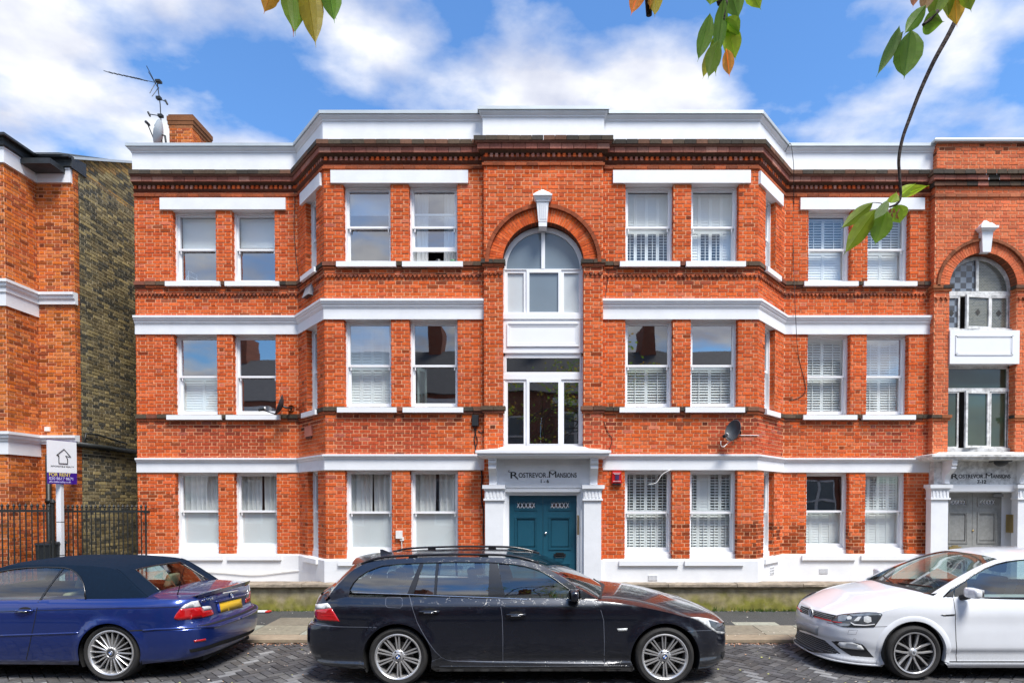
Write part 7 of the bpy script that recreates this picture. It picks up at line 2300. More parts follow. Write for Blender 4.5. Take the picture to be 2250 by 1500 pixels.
A.ribbon('light_rib', bA([(706, 1345), (733, 1346)], A.sx(-.4), A.L - .3), .005, 'stripe_red', off=.006); A.ribbon('light_rib', bA([(706, 1351), (736, 1352)], A.sx(-.4), A.L - .3), .005, 'stripe_red', off=.006)
hl = bA([(1516, 1355), (1532, 1354.5), (1556, 1358), (1576, 1364), (1588, 1374), (1592, 1384), (1588, 1392), (1577, 1391), (1562, 1382), (1540, 1366)], .05, A.sx(2.8))
A.panel('headlight', hl, 'lens_clear', off=.004, step=.03, rim=.006)
A.panel('headlight_shroud', bA([(1556, 1361), (1574, 1366), (1585, 1376), (1586, 1386), (1574, 1385), (1562, 1376)], .05, A.sx(2.8)), 'lens_dark', off=.0055, step=.03)
A.panel('indicator', bA([(1356, 1380), (1379, 1379), (1377, 1385), (1358, 1386)]), 'lens_clear', off=.004, step=.03, rim=.005)
A.panel('air_intake', bA([(1584, 1432), (1594, 1428), (1595, 1452), (1586, 1450)], .05, A.sx(2.9)), 'under_black', off=.003, step=.03)
strip_tube('skirt_edge', A, [(A.sx(.45), .232), (A.sx(1.4), .228), (A.sx(2.5), .232)], .008, 'paint_black', eo_)
strip_tube('splitter', A, [(A.sx(3.25), .172), (A.sx(3.5), .165), (.3, .16)], .012, 'paint_black', eo_)
handle(A, eo_, pA_.mid(943, 1343, .91)[0], pA_.mid(943, 1343, .91)[1], .21, 'paint_black'); handle(A, eo_, pA_.mid(1134, 1350, .91)[0], pA_.mid(1134, 1350, .91)[1], .21, 'paint_black')
# cabin
G = pA_.glasses
top_l = G([(769, 1295), (777, 1280), (790, 1267), (806.5, 1256), (825, 1248), (841, 1243), (880, 1239), (923, 1237), (1000, 1235), (1074, 1235.5), (1100, 1237.3), (1128, 1240), (1153, 1244), (1175, 1250), (1193, 1257), (1220, 1273), (1249, 1294), (1268, 1307), (1288, 1318)])
bot_l = G([(774, 1300), (894, 1304), (960, 1307), (1095, 1312), (1288, 1321)])
frame_pts = [(x, CA.edge(x)) for x in [lerp(edgeA[0][0] + .03, edgeA[-1][0] - .1, k / 50) for k in range(51)]]
CA.sidepanel('side_frame', frame_pts + [(top_l[-1][0] + .02, .92)] + top_l[::-1] + [(top_l[0][0] - .01, .95), (frame_pts[0][0] + .03, .93)], 'paint_black')
def cutx(top, xa, xb):
    f = linf(sorted(top)); n = 12
    return [(lerp(xa, xb, k / n), f(lerp(xa, xb, k / n))) for k in range(n + 1)]
gA = lambda px, py: pA_.glass(px, py)
zbl = linf(sorted(bot_l))
def side_glass(cab, name, bl, br, tl, tr, top, matn, off=-.004):
    tp = cutx(top, tl, tr)
    cab.sidepanel(name, [(bl, zbl(bl)), (br, zbl(br))] + tp[::-1], matn, off=off)
c1a, c1b = gA(894.5, 1304)[0], gA(922.6, 1237)[0]
c2a, c2b = gA(909, 1305)[0], gA(931, 1237.5)[0]
d1, d2 = gA(955.6, 1270)[0], gA(961.5, 1270)[0]
b1, b2 = gA(1074, 1270)[0], gA(1093.8, 1238)[0]
b3 = gA(1110.9, 1313)[0]
CA.sidepanel('quarter_glass', [top_l[0], (bot_l[0][0], bot_l[0][1]), (c1a, zbl(c1a))] + cutx(top_l, top_l[1][0], c1b)[::-1], 'car_glass_dark', off=-.003)
CA.sidepanel('pillar', [(c1a, zbl(c1a)), (c2a, zbl(c2a))] + cutx(top_l, c1b, c2b)[::-1], 'trim_black', off=.002)
side_glass(CA, 'door_glass', c2a, d1, c2b, d1, top_l, 'car_glass_dark'); CA.sidepanel('glass_divider', [(d1, zbl(d1)), (d2, zbl(d2))] + cutx(top_l, d1, d2)[::-1], 'trim_black', off=.001)
side_glass(CA, 'door_glass', d2, b1, d2, b1, top_l, 'car_glass_dark')
CA.sidepanel('pillar', [(b1, zbl(b1)), (b3, zbl(b3))] + cutx(top_l, b1, b2)[::-1], 'trim_black', off=.002)
CA.sidepanel('door_glass', [(b3, zbl(b3)), (bot_l[-1][0], bot_l[-1][1])] + top_l[::-1][1:] [:9] + [(b2, linf(sorted(top_l))(b2))], 'car_glass', off=-.004)
for sg in (1, -1):
    q = MB(); q.tube([Vector((x, sg * (CA.side(x, z) + .004), z)) for x, z in [(lerp(bot_l[0][0], bot_l[-1][0], k / 30), zbl(lerp(bot_l[0][0], bot_l[-1][0], k / 30)) - .004) for k in range(31)]], .0065, 6); q.build('belt_trim', 'chrome', eo_, smooth=True)
    q = MB(); q.tube([Vector((x, sg * (CA.side(x, z) + .002), z + .004)) for x, z in top_l], .007, 6); q.build('glass_seal', 'trim_black', eo_, smooth=True)
hdr = lambda f: 1.46 - .10 * f * f
bas = lambda f: 2.46 - .22 * f * f
rrA = lambda f: -.60 + .10 * f * f
rbA = lambda f: -1.02 + .20 * f * f
CA.toppatch('roof', rrA, hdr, -1, 1, 'paint_black', 40, 30)
CA.toppatch('windscreen', hdr, bas, -.93, .93, 'car_glass', 24, 24)
for sg in (1, -1): CA.toppatch('screen_pillar', hdr, bas, .93 * sg, 1.0 * sg, 'paint_black', 24, 3)
CA.toppatch('rear_screen', rbA, rrA, -.84, .84, 'car_glass_dark', 12, 20)
for sg in (1, -1): CA.toppatch('tailgate_frame', rbA, rrA, .84 * sg, 1.0 * sg, 'paint_black', 12, 4)
q = MB(); q.grid(lambda a, b_: CA.top(lerp(-.60, -.48, a) + .10 * lerp(-.92, .92, b_) ** 2, lerp(-.92, .92, b_)) + Vector((-.06 * (1 - a), 0, .010 + .004 * (1 - a))), 4, 20); q.build('roof_spoiler', 'paint_black', eo_, smooth=True)
for sg in (1, -1):
    q = MB(); pts = []
    for k in range(25):
        t = k / 24; x = lerp(-.48, 1.52, t); h_ = .022 * min(1, t * 9, (1 - t) * 7); p = CA.top(x, .90 * sg); p.z += h_ + .002; pts.append(p)
    q.tube(pts, .014, 8); rl_ = q.build('roof_rail', 'trim_black', eo_, smooth=True)
    for xx in (.1, .9):
        q = MB(); p = CA.top(xx, .90 * sg); q.box(p.x - .05, p.x + .05, p.y - .014, p.y + .014, p.z - .005, p.z + .022); q.build('rail_foot', 'trim_black', rl_)
q = MB(); p = CA.top(-.36, 0); q.poly([]) if False else None
q.hexa([(p.x - .06, -.022, p.z - .01), (p.x + .12, -.012, p.z - .01), (p.x + .12, .012, p.z - .01), (p.x - .06, .022, p.z - .01), (p.x - .07, -.006, p.z + .055), (p.x - .04, -.004, p.z + .055), (p.x - .04, .004, p.z + .055), (p.x - .07, .006, p.z + .055)]); q.build('roof_antenna', 'paint_black', eo_)
for sg in (1, -1):
    mx_, mz_ = pA_.mid(1262, 1307, .93); mirror(eo_, (mx_, sg * .945, mz_), sg, .20, .125, .13, 'paint_black')
    CA.sidepanel('mirror_sail', [gA(1268, 1307), gA(1288, 1318), gA(1288, 1321), gA(1258, 1320), gA(1260, 1302)], 'trim_black', off=.002, sides=(sg,))
q = MB()
for (f0, f1) in ((-.25, .55), (.15, .92)):
    q.tube([CA.top(bas(f0) - .10, f0) + Vector((.0, 0, .012)), CA.top(bas(f1) - .16, f1) + Vector((0, 0, .014))], .008, 5)
q.build('wiper', 'trim_black', eo_)
q = MB(); q.grid(lambda a, b_: A.deck(lerp(2.0, 2.33 - .12 * abs(b_ * 2 - 1), a), (b_ * 2 - 1) * .9) + Vector((0, 0, .004)), 6, 16); q.build('scuttle', 'trim_matt', eo_)
for y_ in (-.36, .36): seat(eo_, 1.05, y_, .40, 'leather_dark'); 
for y_ in (-.40, .0, .40): seat(eo_, .12, y_, .42, 'leather_dark', w_=.42, back=.56)
steering(eo_, 1.62, -.36, .83)
q = MB(); q.box(1.72, 2.2, -.70, .70, .55, .90); q.build('dashboard', 'leather_dark', eo_)
q = MB(); q.box(-.9, 3.3, -.56, .56, .16, .42); q.box(.46, 2.42, -.84, .84, .17, .36); q.box(.2, 2.2, -.74, .74, .30, .46); q.build('underbody', 'under_black', eo_)
for wx in (0, WBA):
    liner(eo_, wx, zA_, rA + .004, .55, .90)
    for sg in (1, -1): make_wheel(eo_, wx, .326, sg, .895, .322, .24, .246, 'double10', emblem='quartered')

# ================================================================== blue convertible
YcB = 7.42; XBc = -4.80
cvt = thing('convertible_car', 'blue convertible car with dark canvas roof and many-spoked silver wheel', 'car', (XBc, YcB, 0), local=True, rotz=math.pi)
B = Car(cvt, [(3.488, 0), (3.46, .4), (3.36, .64), (3.15, .785), (2.725, .85), (2.0, .868), (1.0, .8745), (.3, .8785), (-.2, .874), (-.58, .845), (-.80, .78), (-.925, .63), (-.985, .34), (-1.0, 0)],
        [(.15, .10), (.20, .05), (.24, .022), (.29, .018), (.34, .012), (.50, .0), (.60, .002), (.72, .008), (.80, .016), (.825, .022), (.87, .045), (.91, .085)],
        [(.15, -.08), (.3, -.01), (.5, 0), (.66, -.05)],
        [(.15, .16), (.22, .07), (.32, .015), (.42, 0), (.545, 0), (.568, .012), (.585, .075), (.62, .09), (.74, .10), (.86, .105), (.92, .12)],
        [(-1.0, .880), (-.8, .890), (-.3, .910), (.3, .91), (1.2, .895), (2.0, .875), (2.7, .83), (3.2, .73), (3.488, .66)],
        [(-1.0, .02), (-.88, .035), (-.5, .05), (-.2, .05), (.3, .04), (1.6, .05), (2.2, .08), (3.0, .07), (3.488, 0)], 4.0, flare=((0, .312, .345, .020), (2.725, .312, .345, .02)))
CB_ = Cabin(cvt, .80, .91, .38, .45, [(-.6, .90), (-.3, .94), (.1, .985), (.7, 1.0), (1.6, .97), (2.3, .90)],
            [(-.52, .80), (-.36, .90), (-.20, 1.02), (-.04, 1.14), (.06, 1.205), (.16, 1.235), (.45, 1.262), (.9, 1.275), (1.3, 1.262), (1.6, 1.19), (1.9, 1.03), (2.15, .86)],
            [(-.52, .84), (-.38, .925), (-.2, 1.055), (-.02, 1.185), (.07, 1.245), (.2, 1.275), (.6, 1.308), (1.1, 1.31), (1.45, 1.28), (1.75, 1.15), (2.3, .88)], 2.8)
pB_ = Pick(B, CB_, XBc, -1.0, YcB)
bB = lambda pts, lo, hi: pB_.bodies(pts, lo, hi)
def zB1(pts): return [(a / 3.214, 1180 + b_ / 3.214) for a, b_ in pts]
def zB2(pts): return [(380 + a / 11.25, 1280 + b_ / 11.25) for a, b_ in pts]
sideB = (B.sx(1.6), B.sx(-.5)); rearB = (B.sx(-.45), B.L + .75)
DB = bB(zB1([(270, 452), (262, 500), (252, 560), (232, 650), (215, 730), (200, 800), (185, 860)]), *sideB)
rB, zB_ = .345, .312
archB = [(B.sx(x), z) for x, z in arc(0, zB_, rB, -.20, math.pi - .82, 20)]
archB2 = [(B.sx(x), z) for x, z in arc(0, zB_, rB, math.pi - .82, math.pi + .40, 14)]
topB = lambda x0, x1, n=14: [(B.sx(lerp(x0, x1, k / n)), B.etop(lerp(x0, x1, k / n))) for k in range(n + 1)]
xsB = lambda s_: B.plan(s_)[0]
dlow = DB[-1]
B.panel('door', [(B.sx(1.95), .25)] + [(B.sx(1.95), B.etop(1.95))] + topB(1.95, xsB(DB[0][0]))[1:] + DB, 'paint_blue')
SEAM = .577
B.panel('rear_wing', DB[::-1] + [] + [(dlow[0] + .01, .25)] + [(archB[0][0], .245)] + archB + [(B.sx(-.5), SEAM), (B.sx(-.75), SEAM), (B.L - .60, SEAM), (B.L - .60, .878)] + topB(-.80, xsB(DB[0][0])), 'paint_blue')
B.panel('boot_face', [(B.L - .60, SEAM), (B.L, SEAM), (B.L, .88), (B.L - .60, .878)], 'paint_blue')
B.panel('rear_bumper', archB2 + [(B.sx(-.55), .20), (B.sx(-.8), .205), (B.L, .21), (B.L, SEAM - .006), (B.L - .6, SEAM - .006), (B.sx(-.75), SEAM - .006), (B.sx(-.5), SEAM - .006)], 'paint_blue')
B.panel('sill', [(B.sx(1.95), .25), dlow, (dlow[0] + .01, .25), (archB[0][0], .245), (B.sx(.40), .17), (B.sx(1.95), .165)], 'paint_blue')
B.panel('front_wing', [(B.sx(1.95), .2), (B.sx(2.35), .2)] + [(B.sx(2.725 + x), z) for x, z in arc(0, zB_, rB, math.pi + .2, -.2, 20)] + [(B.sx(3.2), .2), (0, .2), (0, .62)] + topB(3.4, 1.95), 'paint_blue')
B.deck_patch('boot_lid', -.895, -.30, 'paint_blue', nx=30, nf=40)
B.deck_patch('bonnet', 2.0, 3.43, 'paint_blue', nx=40, nf=30)
for sg in (1, -1): B.deck_patch('waist_moulding', -.35, 2.1, 'paint_blue', f0=.84 * sg, f1=1.0 * sg, nx=26, nf=6)
q = MB()   # boot lip spoiler
def lip(a, b_):
    f = (b_ * 2 - 1) * .92; ye, E = B.edge(-.80); y = f * .66
    xb = -.905 + .10 * (abs(f) ** 3); base = B.deck(max(xb + .11 * a, -.89), f)
    return Vector((xb - .012 + .12 * a, y * (1 - .03 * a), base.z + .028 * (1 - a) ** 1.5 + .002))
q.grid(lip, 6, 30); q.grid(lambda a, b_: lip(0, b_) + Vector((0.02 * a, 0, -.045 * a)), 2, 30); q.build('boot_spoiler', 'paint_blue', cvt, smooth=True)
B.ribbon('shut_line', DB, .009, 'under_black', off=.0015)
B.ribbon('shut_line', [(archB[-1][0], SEAM - .003), (B.sx(-.5), SEAM - .003), (B.sx(-.75), SEAM - .003), (B.L - .6, SEAM - .003), (B.L, SEAM - .003)], .013, 'under_black', off=.0015)
B.ribbon('swage', bB(zB1([(0, 525), (250, 516), (600, 505), (950, 497), (1262, 489)]), B.sx(1.9), B.sx(-.7)), .006, 'under_black', off=.0012, sides=(1,))
B.ribbon('boot_seam', bB(zB2([(600, 372), (660, 470), (720, 570), (850, 830), (900, 890), (1000, 880)]), *rearB), .007, 'under_black', sides=(1,))
strip_tube('rubbing_strip', B, bB(zB1([(0, 692), (250, 684), (555, 673)]), *sideB), .011, 'paint_blue', cvt)
strip_tube('rubbing_strip', B, bB(zB1([(880, 656), (1100, 648), (1350, 634)]), *rearB) + [(B.L - .45, .53), (B.L, .532)], .012, 'paint_blue', cvt)
RED_L = bB(zB2([(170, 645), (500, 610), (690, 595), (770, 690), (965, 660), (1000, 720), (1005, 770), (940, 810), (700, 860), (400, 900), (130, 920), (50, 900), (25, 870), (60, 790)]), *rearB)
CLR_L = bB(zB2([(172, 640), (280, 540), (450, 460), (620, 430), (690, 588), (500, 606)]), *rearB)
CLR_S = bB(zB2([(715, 585), (850, 565), (920, 570), (965, 655), (770, 688)]), *rearB)
for poly, m_ in ((RED_L, 'lens_red'), (CLR_L, 'lens_clear'), (CLR_S, 'lens_clear')):
    for o in [lifted('tail_light', poly, B.ring, m_, cvt, .03, .005, rim=.008), lifted('tail_light', [(2 * B.L - a, b_) for a, b_ in poly], B.ring, m_, cvt, .03, .005, rim=.008)]: pass
PL = bB(zB2([(1125, 490), (1670, 378), (1710, 600), (1170, 730)]), *rearB)
lifted('number_plate', PL, B.ring, 'plate_yellow', cvt, .05, .010, rim=.008)
lifted('plate_band', bB(zB2([(1085, 525), (1125, 490), (1170, 728), (1132, 738)]), *rearB), B.ring, 'plate_blue', cvt, .05, .010, rim=.008)
lifted('plate_handle', bB(zB2([(1030, 455), (1340, 365), (1700, 295), (1850, 265), (1850, 290), (1700, 325), (1400, 392), (1060, 485)]), *rearB), B.ring, 'paint_blue', cvt, .05, .022, rim=.02)
lifted('brake_light', bB(zB2([(1225, 240), (1590, 175), (1600, 195), (1230, 266)]), *rearB), B.ring, 'lens_clear', cvt, .05, .012, rim=.01)
rc = pB_.body(380 + 1440 / 11.25, 1280 + 310 / 11.25, *rearB); P0 = B.ring(*rc); roundel(cvt, P0 + Vector((-.012, 0, 0)), Vector((0, -1, 0)), Vector((0, 0, 1)), Vector((-1, 0, 0)), .036, 'quartered')
a0 = pB_.body(380 + 845 / 11.25, 1280 + 445 / 11.25, *rearB); surf_text('boot_lettering', 'ALPINA', .050, B, a0[0], a0[1], 'chrome', cvt, .25, .20)
a0 = pB_.body(380 + 1850 / 11.25, 1280 + 240 / 11.25, *rearB); surf_text('boot_lettering', 'B3', .050, B, a0[0], a0[1], 'chrome', cvt, .2)
lifted('bumper_slot', bB(zB1([(1335, 790), (1560, 728), (1805, 640), (1805, 665), (1560, 756), (1345, 812)]), *rearB), B.ring, 'under_black', cvt, .05, .004)
lifted('reflector', bB(zB1([(1368, 726), (1452, 712), (1454, 728), (1372, 741)]), *rearB), B.ring, 'lens_red', cvt, .03, .004, rim=.004)
q = MB()
for (px, py) in ((437, 1439), (456, 1433)):
    x_, z_ = pB_.mid(px, py, .36 if px < 450 else .26); q.lathe([(.030, -.16), (.036, -.15), (.036, .0), (.032, .0), (.030, -.12), (0, -.12)], (x_ + .02, .36 if px < 450 else .26, z_), (-1, 0, 0), (0, 1, 0), 18)
q.build('exhaust', 'disc_steel', cvt, smooth=True, angle=40)
handle(B, cvt, *(lambda t: (t[0], t[1]))(pB_.mid(52, 1341, .875)), .20, 'paint_blue')
x_, z_ = pB_.mid(389, 1310, .60); x2, z2 = pB_.mid(408, 1233, .60)
q = MB(); q.tube([(x_, .60, z_), (x2, .60, z2)], .007, 6, .002); q.tube([(x_ + .01, .60, z_ - .02), (x_, .60, z_ + .02)], .016, 8, .008); q.build('antenna', 'trim_black', cvt)
# canvas roof
GB = pB_.glasses
gl_top = GB(zB1([(605, 436), (600, 380), (590, 330), (570, 285), (540, 250), (500, 225), (450, 213), (330, 210), (200, 213), (100, 224), (0, 242)]))
gl_top += [(1.55, 1.14), (1.75, 1.03), (1.95, .915)]
zb_b = .905
ed = [(x, CB_.edge(x)) for x in [lerp(-.40, 2.06, k / 60) for k in range(61)]]
CB_.sidepanel('roof_side', ed + [(2.02, .88)] + gl_top[::-1] + [(gl_top[0][0] - .005, zb_b - .02), (.0, zb_b - .03), (-.40, .85)], 'roof_canvas')
glp = [(gl_top[0][0], zb_b), (1.95, zb_b - .01)] + gl_top[::-1]
div = GB(zB1([(445, 218), (275, 448)]))
CB_.sidepanel('side_glass', glp, 'car_glass', off=-.004)
CB_.sidepanel('glass_divider', [(div[0][0] - .012, div[0][1]), (div[0][0] + .012, div[0][1]), (div[1][0] + .012, div[1][1] - .02), (div[1][0] - .012, div[1][1] - .02)], 'trim_black', off=.0)
for sg in (1, -1):
    q = MB(); q.tube([Vector((x, sg * (CB_.side(x, z) + .001), z)) for x, z in gl_top], .009, 6); q.build('glass_seal', 'trim_black', cvt, smooth=True)
    q = MB(); q.tube([CB_.top(lerp(-.45, .10, k / 14), .965 * sg) + Vector((0, sg * .003, .003)) for k in range(15)], .006, 5); q.build('roof_seam', 'roof_canvas', cvt, smooth=True)
rw_b, rw_t = -.34, .005
CB_.toppatch('roof_top', lambda f: .03, lambda f: 1.45, -1, 1, 'roof_canvas', 40, 30)
CB_.toppatch('rear_window', lambda f: rw_b + .03 * f * f, lambda f: rw_t, -.66, .66, 'car_glass', 12, 20, off=-.004)
CB_.toppatch('roof_rear', lambda f: rw_t, lambda f: .03, -1, 1, 'roof_canvas', 4, 30)
for sg in (1, -1): CB_.toppatch('roof_rear', lambda f: -.50, lambda f: rw_t, .66 * sg, 1.0 * sg, 'roof_canvas', 14, 8)
CB_.toppatch('roof_rear', lambda f: -.52, lambda f: rw_b + .03 * f * f, -.66, .66, 'roof_canvas', 6, 20)
CB_.toppatch('windscreen', lambda f: 1.45, lambda f: 2.25 - .2 * f * f, -1, 1, 'car_glass', 14, 20)
q = MB()
fr = [CB_.top(rw_b + .03 * (.66 ** 2), -.66)] + [CB_.top(rw_b + .03 * f * f, f) for f in [lerp(-.66, .66, k / 20) for k in range(21)]] + [CB_.top(lerp(rw_b + .013, rw_t, k / 6), .66) for k in range(7)] + [CB_.top(rw_t, f) for f in [lerp(.66, -.66, k / 20) for k in range(21)]] + [CB_.top(lerp(rw_t, rw_b + .013, k / 6), -.66) for k in range(7)]
q.tube([p + Vector((0, 0, .001)) for p in fr], .008, 5); q.build('window_seal', 'trim_black', cvt, smooth=True)
for y_ in (-.36, .36): seat(cvt, .95, y_, .34, 'leather_tan', back=.60)
seat(cvt, .30, .32, .40, 'leather_tan', back=.45); seat(cvt, .30, -.32, .40, 'leather_tan', back=.45)
q = MB(); q.box(-.85, 3.2, -.54, .54, .15, .42); q.box(.44, 2.3, -.80, .80, .17, .36); q.box(.0, 2.2, -.7, .7, .28, .44); q.build('underbody', 'under_black', cvt)
for wx in (0, 2.725):
    liner(cvt, wx, zB_, rB + .004, .53, .86)
    for sg in (1, -1): make_wheel(cvt, wx, .318, sg, .862, .318, .24, .250, 'twenty', emblem='quartered')

# ================================================================== white hatchback
YcC = 7.42; XCc = 6.646
hbk = thing('hatchback_car', 'white hatchback with red-lined grille and dark spoked alloy wheel', 'car', (XCc, YcC, 0), local=True, rotz=math.pi)
C = Car(hbk, [(3.315, 0), (3.298, .28), (3.235, .50), (3.11, .65), (2.92, .755), (2.62, .815), (2.2, .836), (1.2, .841), (0, .84), (-.4, .80), (-.6, .65), (-.66, .3), (-.668, 0)],
        [(.12, .055), (.16, .012), (.185, .0), (.20, .010), (.24, .024), (.30, .022), (.345, .004), (.38, .0), (.52, .004), (.66, .012), (.74, .012), (.80, .024), (.87, .048), (.93, .085)],
        [(.12, -.03), (.15, .025), (.18, .03), (.20, .005), (.25, -.015), (.36, -.02), (.41, .0), (.50, .0), (.56, -.012), (.62, -.035), (.68, -.08), (.76, -.17)],
        [(.12, .1), (.3, 0), (.6, 0), (.93, .1)],
        [(-.668, .93), (0, .93), (1.2, .93), (1.9, .925), (2.15, .90), (2.45, .85), (2.75, .785), (2.95, .735), (3.12, .690), (3.25, .662), (3.315, .65)],
        [(-.668, .02), (1.6, .03), (2.0, .06), (2.3, .075), (2.7, .07), (3.0, .055), (3.2, .028), (3.315, 0)], 3.2, fdec=.75)
CC = Cabin(hbk, .772, .93, .42, .35, [(-.6, .93), (0, .97), (.9, 1.0), (1.5, .985), (2.1, .93), (2.5, .88)],
           [(-.6, 1.0), (-.3, 1.28), (0, 1.345), (.6, 1.375), (1.0, 1.362), (1.28, 1.325), (1.5, 1.265), (1.75, 1.165), (2.0, 1.04), (2.2, .925), (2.4, .80)],
           [(-.6, 1.02), (-.3, 1.33), (0, 1.395), (.6, 1.43), (1.0, 1.425), (1.25, 1.39), (1.42, 1.345), (1.7, 1.215), (2.0, 1.07), (2.3, .915), (2.55, .78)], 2.6)
pC_ = Pick(C, CC, XCc, -1.0, YcC)
def z4(pts): return [(1650 + a / 3.75, 1180 + b_ / 3.75) for a, b_ in pts]
def z10(pts): return [(1740 + a / 10.227, 1310 + b_ / 10.227) for a, b_ in pts]
def z5(pts): return [(1560 + a / 5.625, 1320 + b_ / 5.625) for a, b_ in pts]
fr_ = (-.85, C.sx(2.5)); sd_ = (C.sx(3.0), C.sx(.4))
bC = lambda pts, r_=fr_: pC_.bodies(pts, *r_)
WBC, rC, zC_ = 2.47, .345, .318
topC = lambda x0, x1, n=14: [(C.sx(lerp(x0, x1, k / n)), C.etop(lerp(x0, x1, k / n))) for k in range(n + 1)]
DC_ = bC(z4([(1672, 430), (1676, 560), (1684, 700), (1690, 850), (1692, 1000)]), sd_)
xdc = C.plan(DC_[0][0])[0]
archC = [(C.sx(WBC + x), z) for x, z in arc(0, zC_, rC, math.pi + .30, .98, 22)]
archC2 = [(C.sx(WBC + x), z) for x, z in arc(0, zC_, rC, .98, -.42, 16)]
zsm = archC[-1][1]
bum = [(C.sx(2.78), .598), (C.sx(2.95), .585), (.42, .565), (.30, .560), (0, .545)]
C.panel('door', [(DC_[-1][0], .215)] + DC_[::-1] + topC(xdc, .75) + [(C.sx(.75), .215)], 'paint_white')
C.panel('front_wing', DC_ + [(DC_[-1][0], .215), (archC[0][0], .215)] + archC + bum[:4] + [(.30, .655)] + topC(3.26, xdc), 'paint_white')
C.panel('grille_panel', [(0, .545), (.30, .560), (.30, .655), (0, .645)], 'paint_white')
C.panel('front_bumper', archC2 + [(C.sx(2.79), .135), (C.sx(3.0), .13), (0, .13)] + bum[::-1] + [], 'paint_white')
C.panel('rear_side', [(C.sx(.75), .215), (C.sx(.75), .93)] + topC(.74, -.5) + [(C.L, .93), (C.L, .25), (C.sx(-.35), .25)] + [(C.sx(x), z) for x, z in arc(0, zC_, rC, math.pi + .2, -.3, 20)], 'paint_white')
C.panel('sill', [(archC[0][0], .21), (DC_[-1][0], .21), (C.sx(.40), .21), (C.sx(.40), .14), (C.sx(2.08), .14)], 'paint_white')
C.deck_patch('bonnet', 2.0, 3.292, 'paint_white', nx=60, nf=40)
for sg in (1, -1): C.deck_patch('waist_moulding', -.5, 2.1, 'paint_white', f0=.86 * sg, f1=1.0 * sg, nx=26, nf=6)
C.ribbon('shut_line', DC_ + [(DC_[-1][0], .215)], .007, 'trim_matt')
C.ribbon('shut_line', [archC[-1]] + bum[:3], .005, 'trim_matt')
C.ribbon('sill_line', [(archC[0][0], .212), (C.sx(.75), .212)], .012, 'under_black', off=.002)
# wheel arch lips
for sg in (1, -1):
    q = MB()
    pts = arc(0, 0, 1, math.pi + .30, -.42, 40)
    def wl(a, b_):
        k = a * 40; i = min(int(k), 39); t = k - i; cx_, cz_ = lerp(pts[i][0], pts[i + 1][0], t), lerp(pts[i][1], pts[i + 1][1], t)
        rr_ = rC + .062 * b_; P = C.ring(sg * C.sx(WBC + cx_ * rr_), zC_ + cz_ * rr_); P.y += sg * .011 * (1 - b_ ** 3) ; return P
    q.grid(wl if sg > 0 else (lambda a, b_: wl(1 - a, b_)), 40, 6)
    q.grid(lambda a, b_: wl(a, 0) + Vector((0, -sg * .05 * b_, 0)), 40, 1)
    q.build('arch_lip', 'paint_white', hbk, smooth=True)
HL = bC(z10([(1000, 420), (1180, 385), (1500, 355), (1700, 345), (1900, 350), (2010, 375), (2035, 405), (1990, 490), (1920, 590), (1850, 685), (1400, 690), (1150, 680), (1020, 640), (920, 580), (900, 555), (960, 460)]))
def both(name, poly, m_, off, step=.03, rim=0.0, par_=None):
    for P_ in (poly, [(-a, b_) for a, b_ in poly]): lifted(name, P_, C.ring, m_, par_ or hbk, step, off, rim=rim)
both('headlight', HL, 'lens_dark', .004, rim=.008)
both('headlight_reflector', bC(z10([(1050, 430), (1250, 400), (1240, 480), (1200, 545), (1040, 550)])), 'lens_grey', .0055)
both('headlight_bowl', bC(z10([(1620, 450), (1700, 430), (1780, 460), (1790, 560), (1700, 590), (1620, 560)])), 'lens_clear', .0055)
both('headlight_bowl', bC(z10([(1235, 450), (1300, 430), (1350, 460), (1340, 510), (1250, 515)])), 'lens_clear', .0065)
both('headlight_visor', bC(z10([(1300, 400), (1700, 365), (1960, 375), (1980, 410), (1700, 420), (1380, 440)])), 'lens_grey', .0058)
both('indicator', bC(z10([(1390, 545), (1490, 450), (1570, 445), (1500, 545)])), 'lens_clear', .0055)
both('running_light', bC(z10([(1320, 570), (1420, 615), (1650, 630), (1860, 605), (1860, 625), (1650, 650), (1400, 640), (1330, 595)])), 'badge_white', .007)
both('headlight_base', bC(z10([(950, 595), (1200, 600), (1330, 610), (1280, 660), (1100, 660)])), 'lens_grey', .0057)
UG = bC(z10([(215, 200), (430, 280), (545, 318), (800, 378), (1000, 418), (950, 470), (895, 552), (700, 510), (510, 455), (380, 410), (185, 338)]))
ug = lifted('upper_grille', UG, C.ring, 'under_black', hbk, .03, .004, rim=.004)
both('red_stripe', bC(z10([(510, 445), (700, 495), (895, 540), (888, 556), (700, 512), (506, 460)])), 'stripe_red', .009, rim=.004)
both('red_stripe', bC(z10([(920, 553), (1020, 565), (1130, 580), (1130, 592), (1020, 580), (920, 568)])), 'stripe_red', .009)
LG = bC(z5([(1057, 352), (1080, 355), (1250, 415), (1420, 482), (1520, 565), (1620, 652), (1400, 640), (1230, 560), (1070, 465)]))
lgo = [(-a, b_) for a, b_ in LG if a > .02]
lg = lifted('lower_grille', LG, C.ring, 'trim_matt', hbk, .03, .003)
lifted('lower_grille', [p for p in [(abs(a), b_) for a, b_ in LG] if False] or [(-.62, .20), (-.50, .33), (-.28, .40), (-.28, .20)], C.ring, 'trim_matt', hbk, .03, .003)
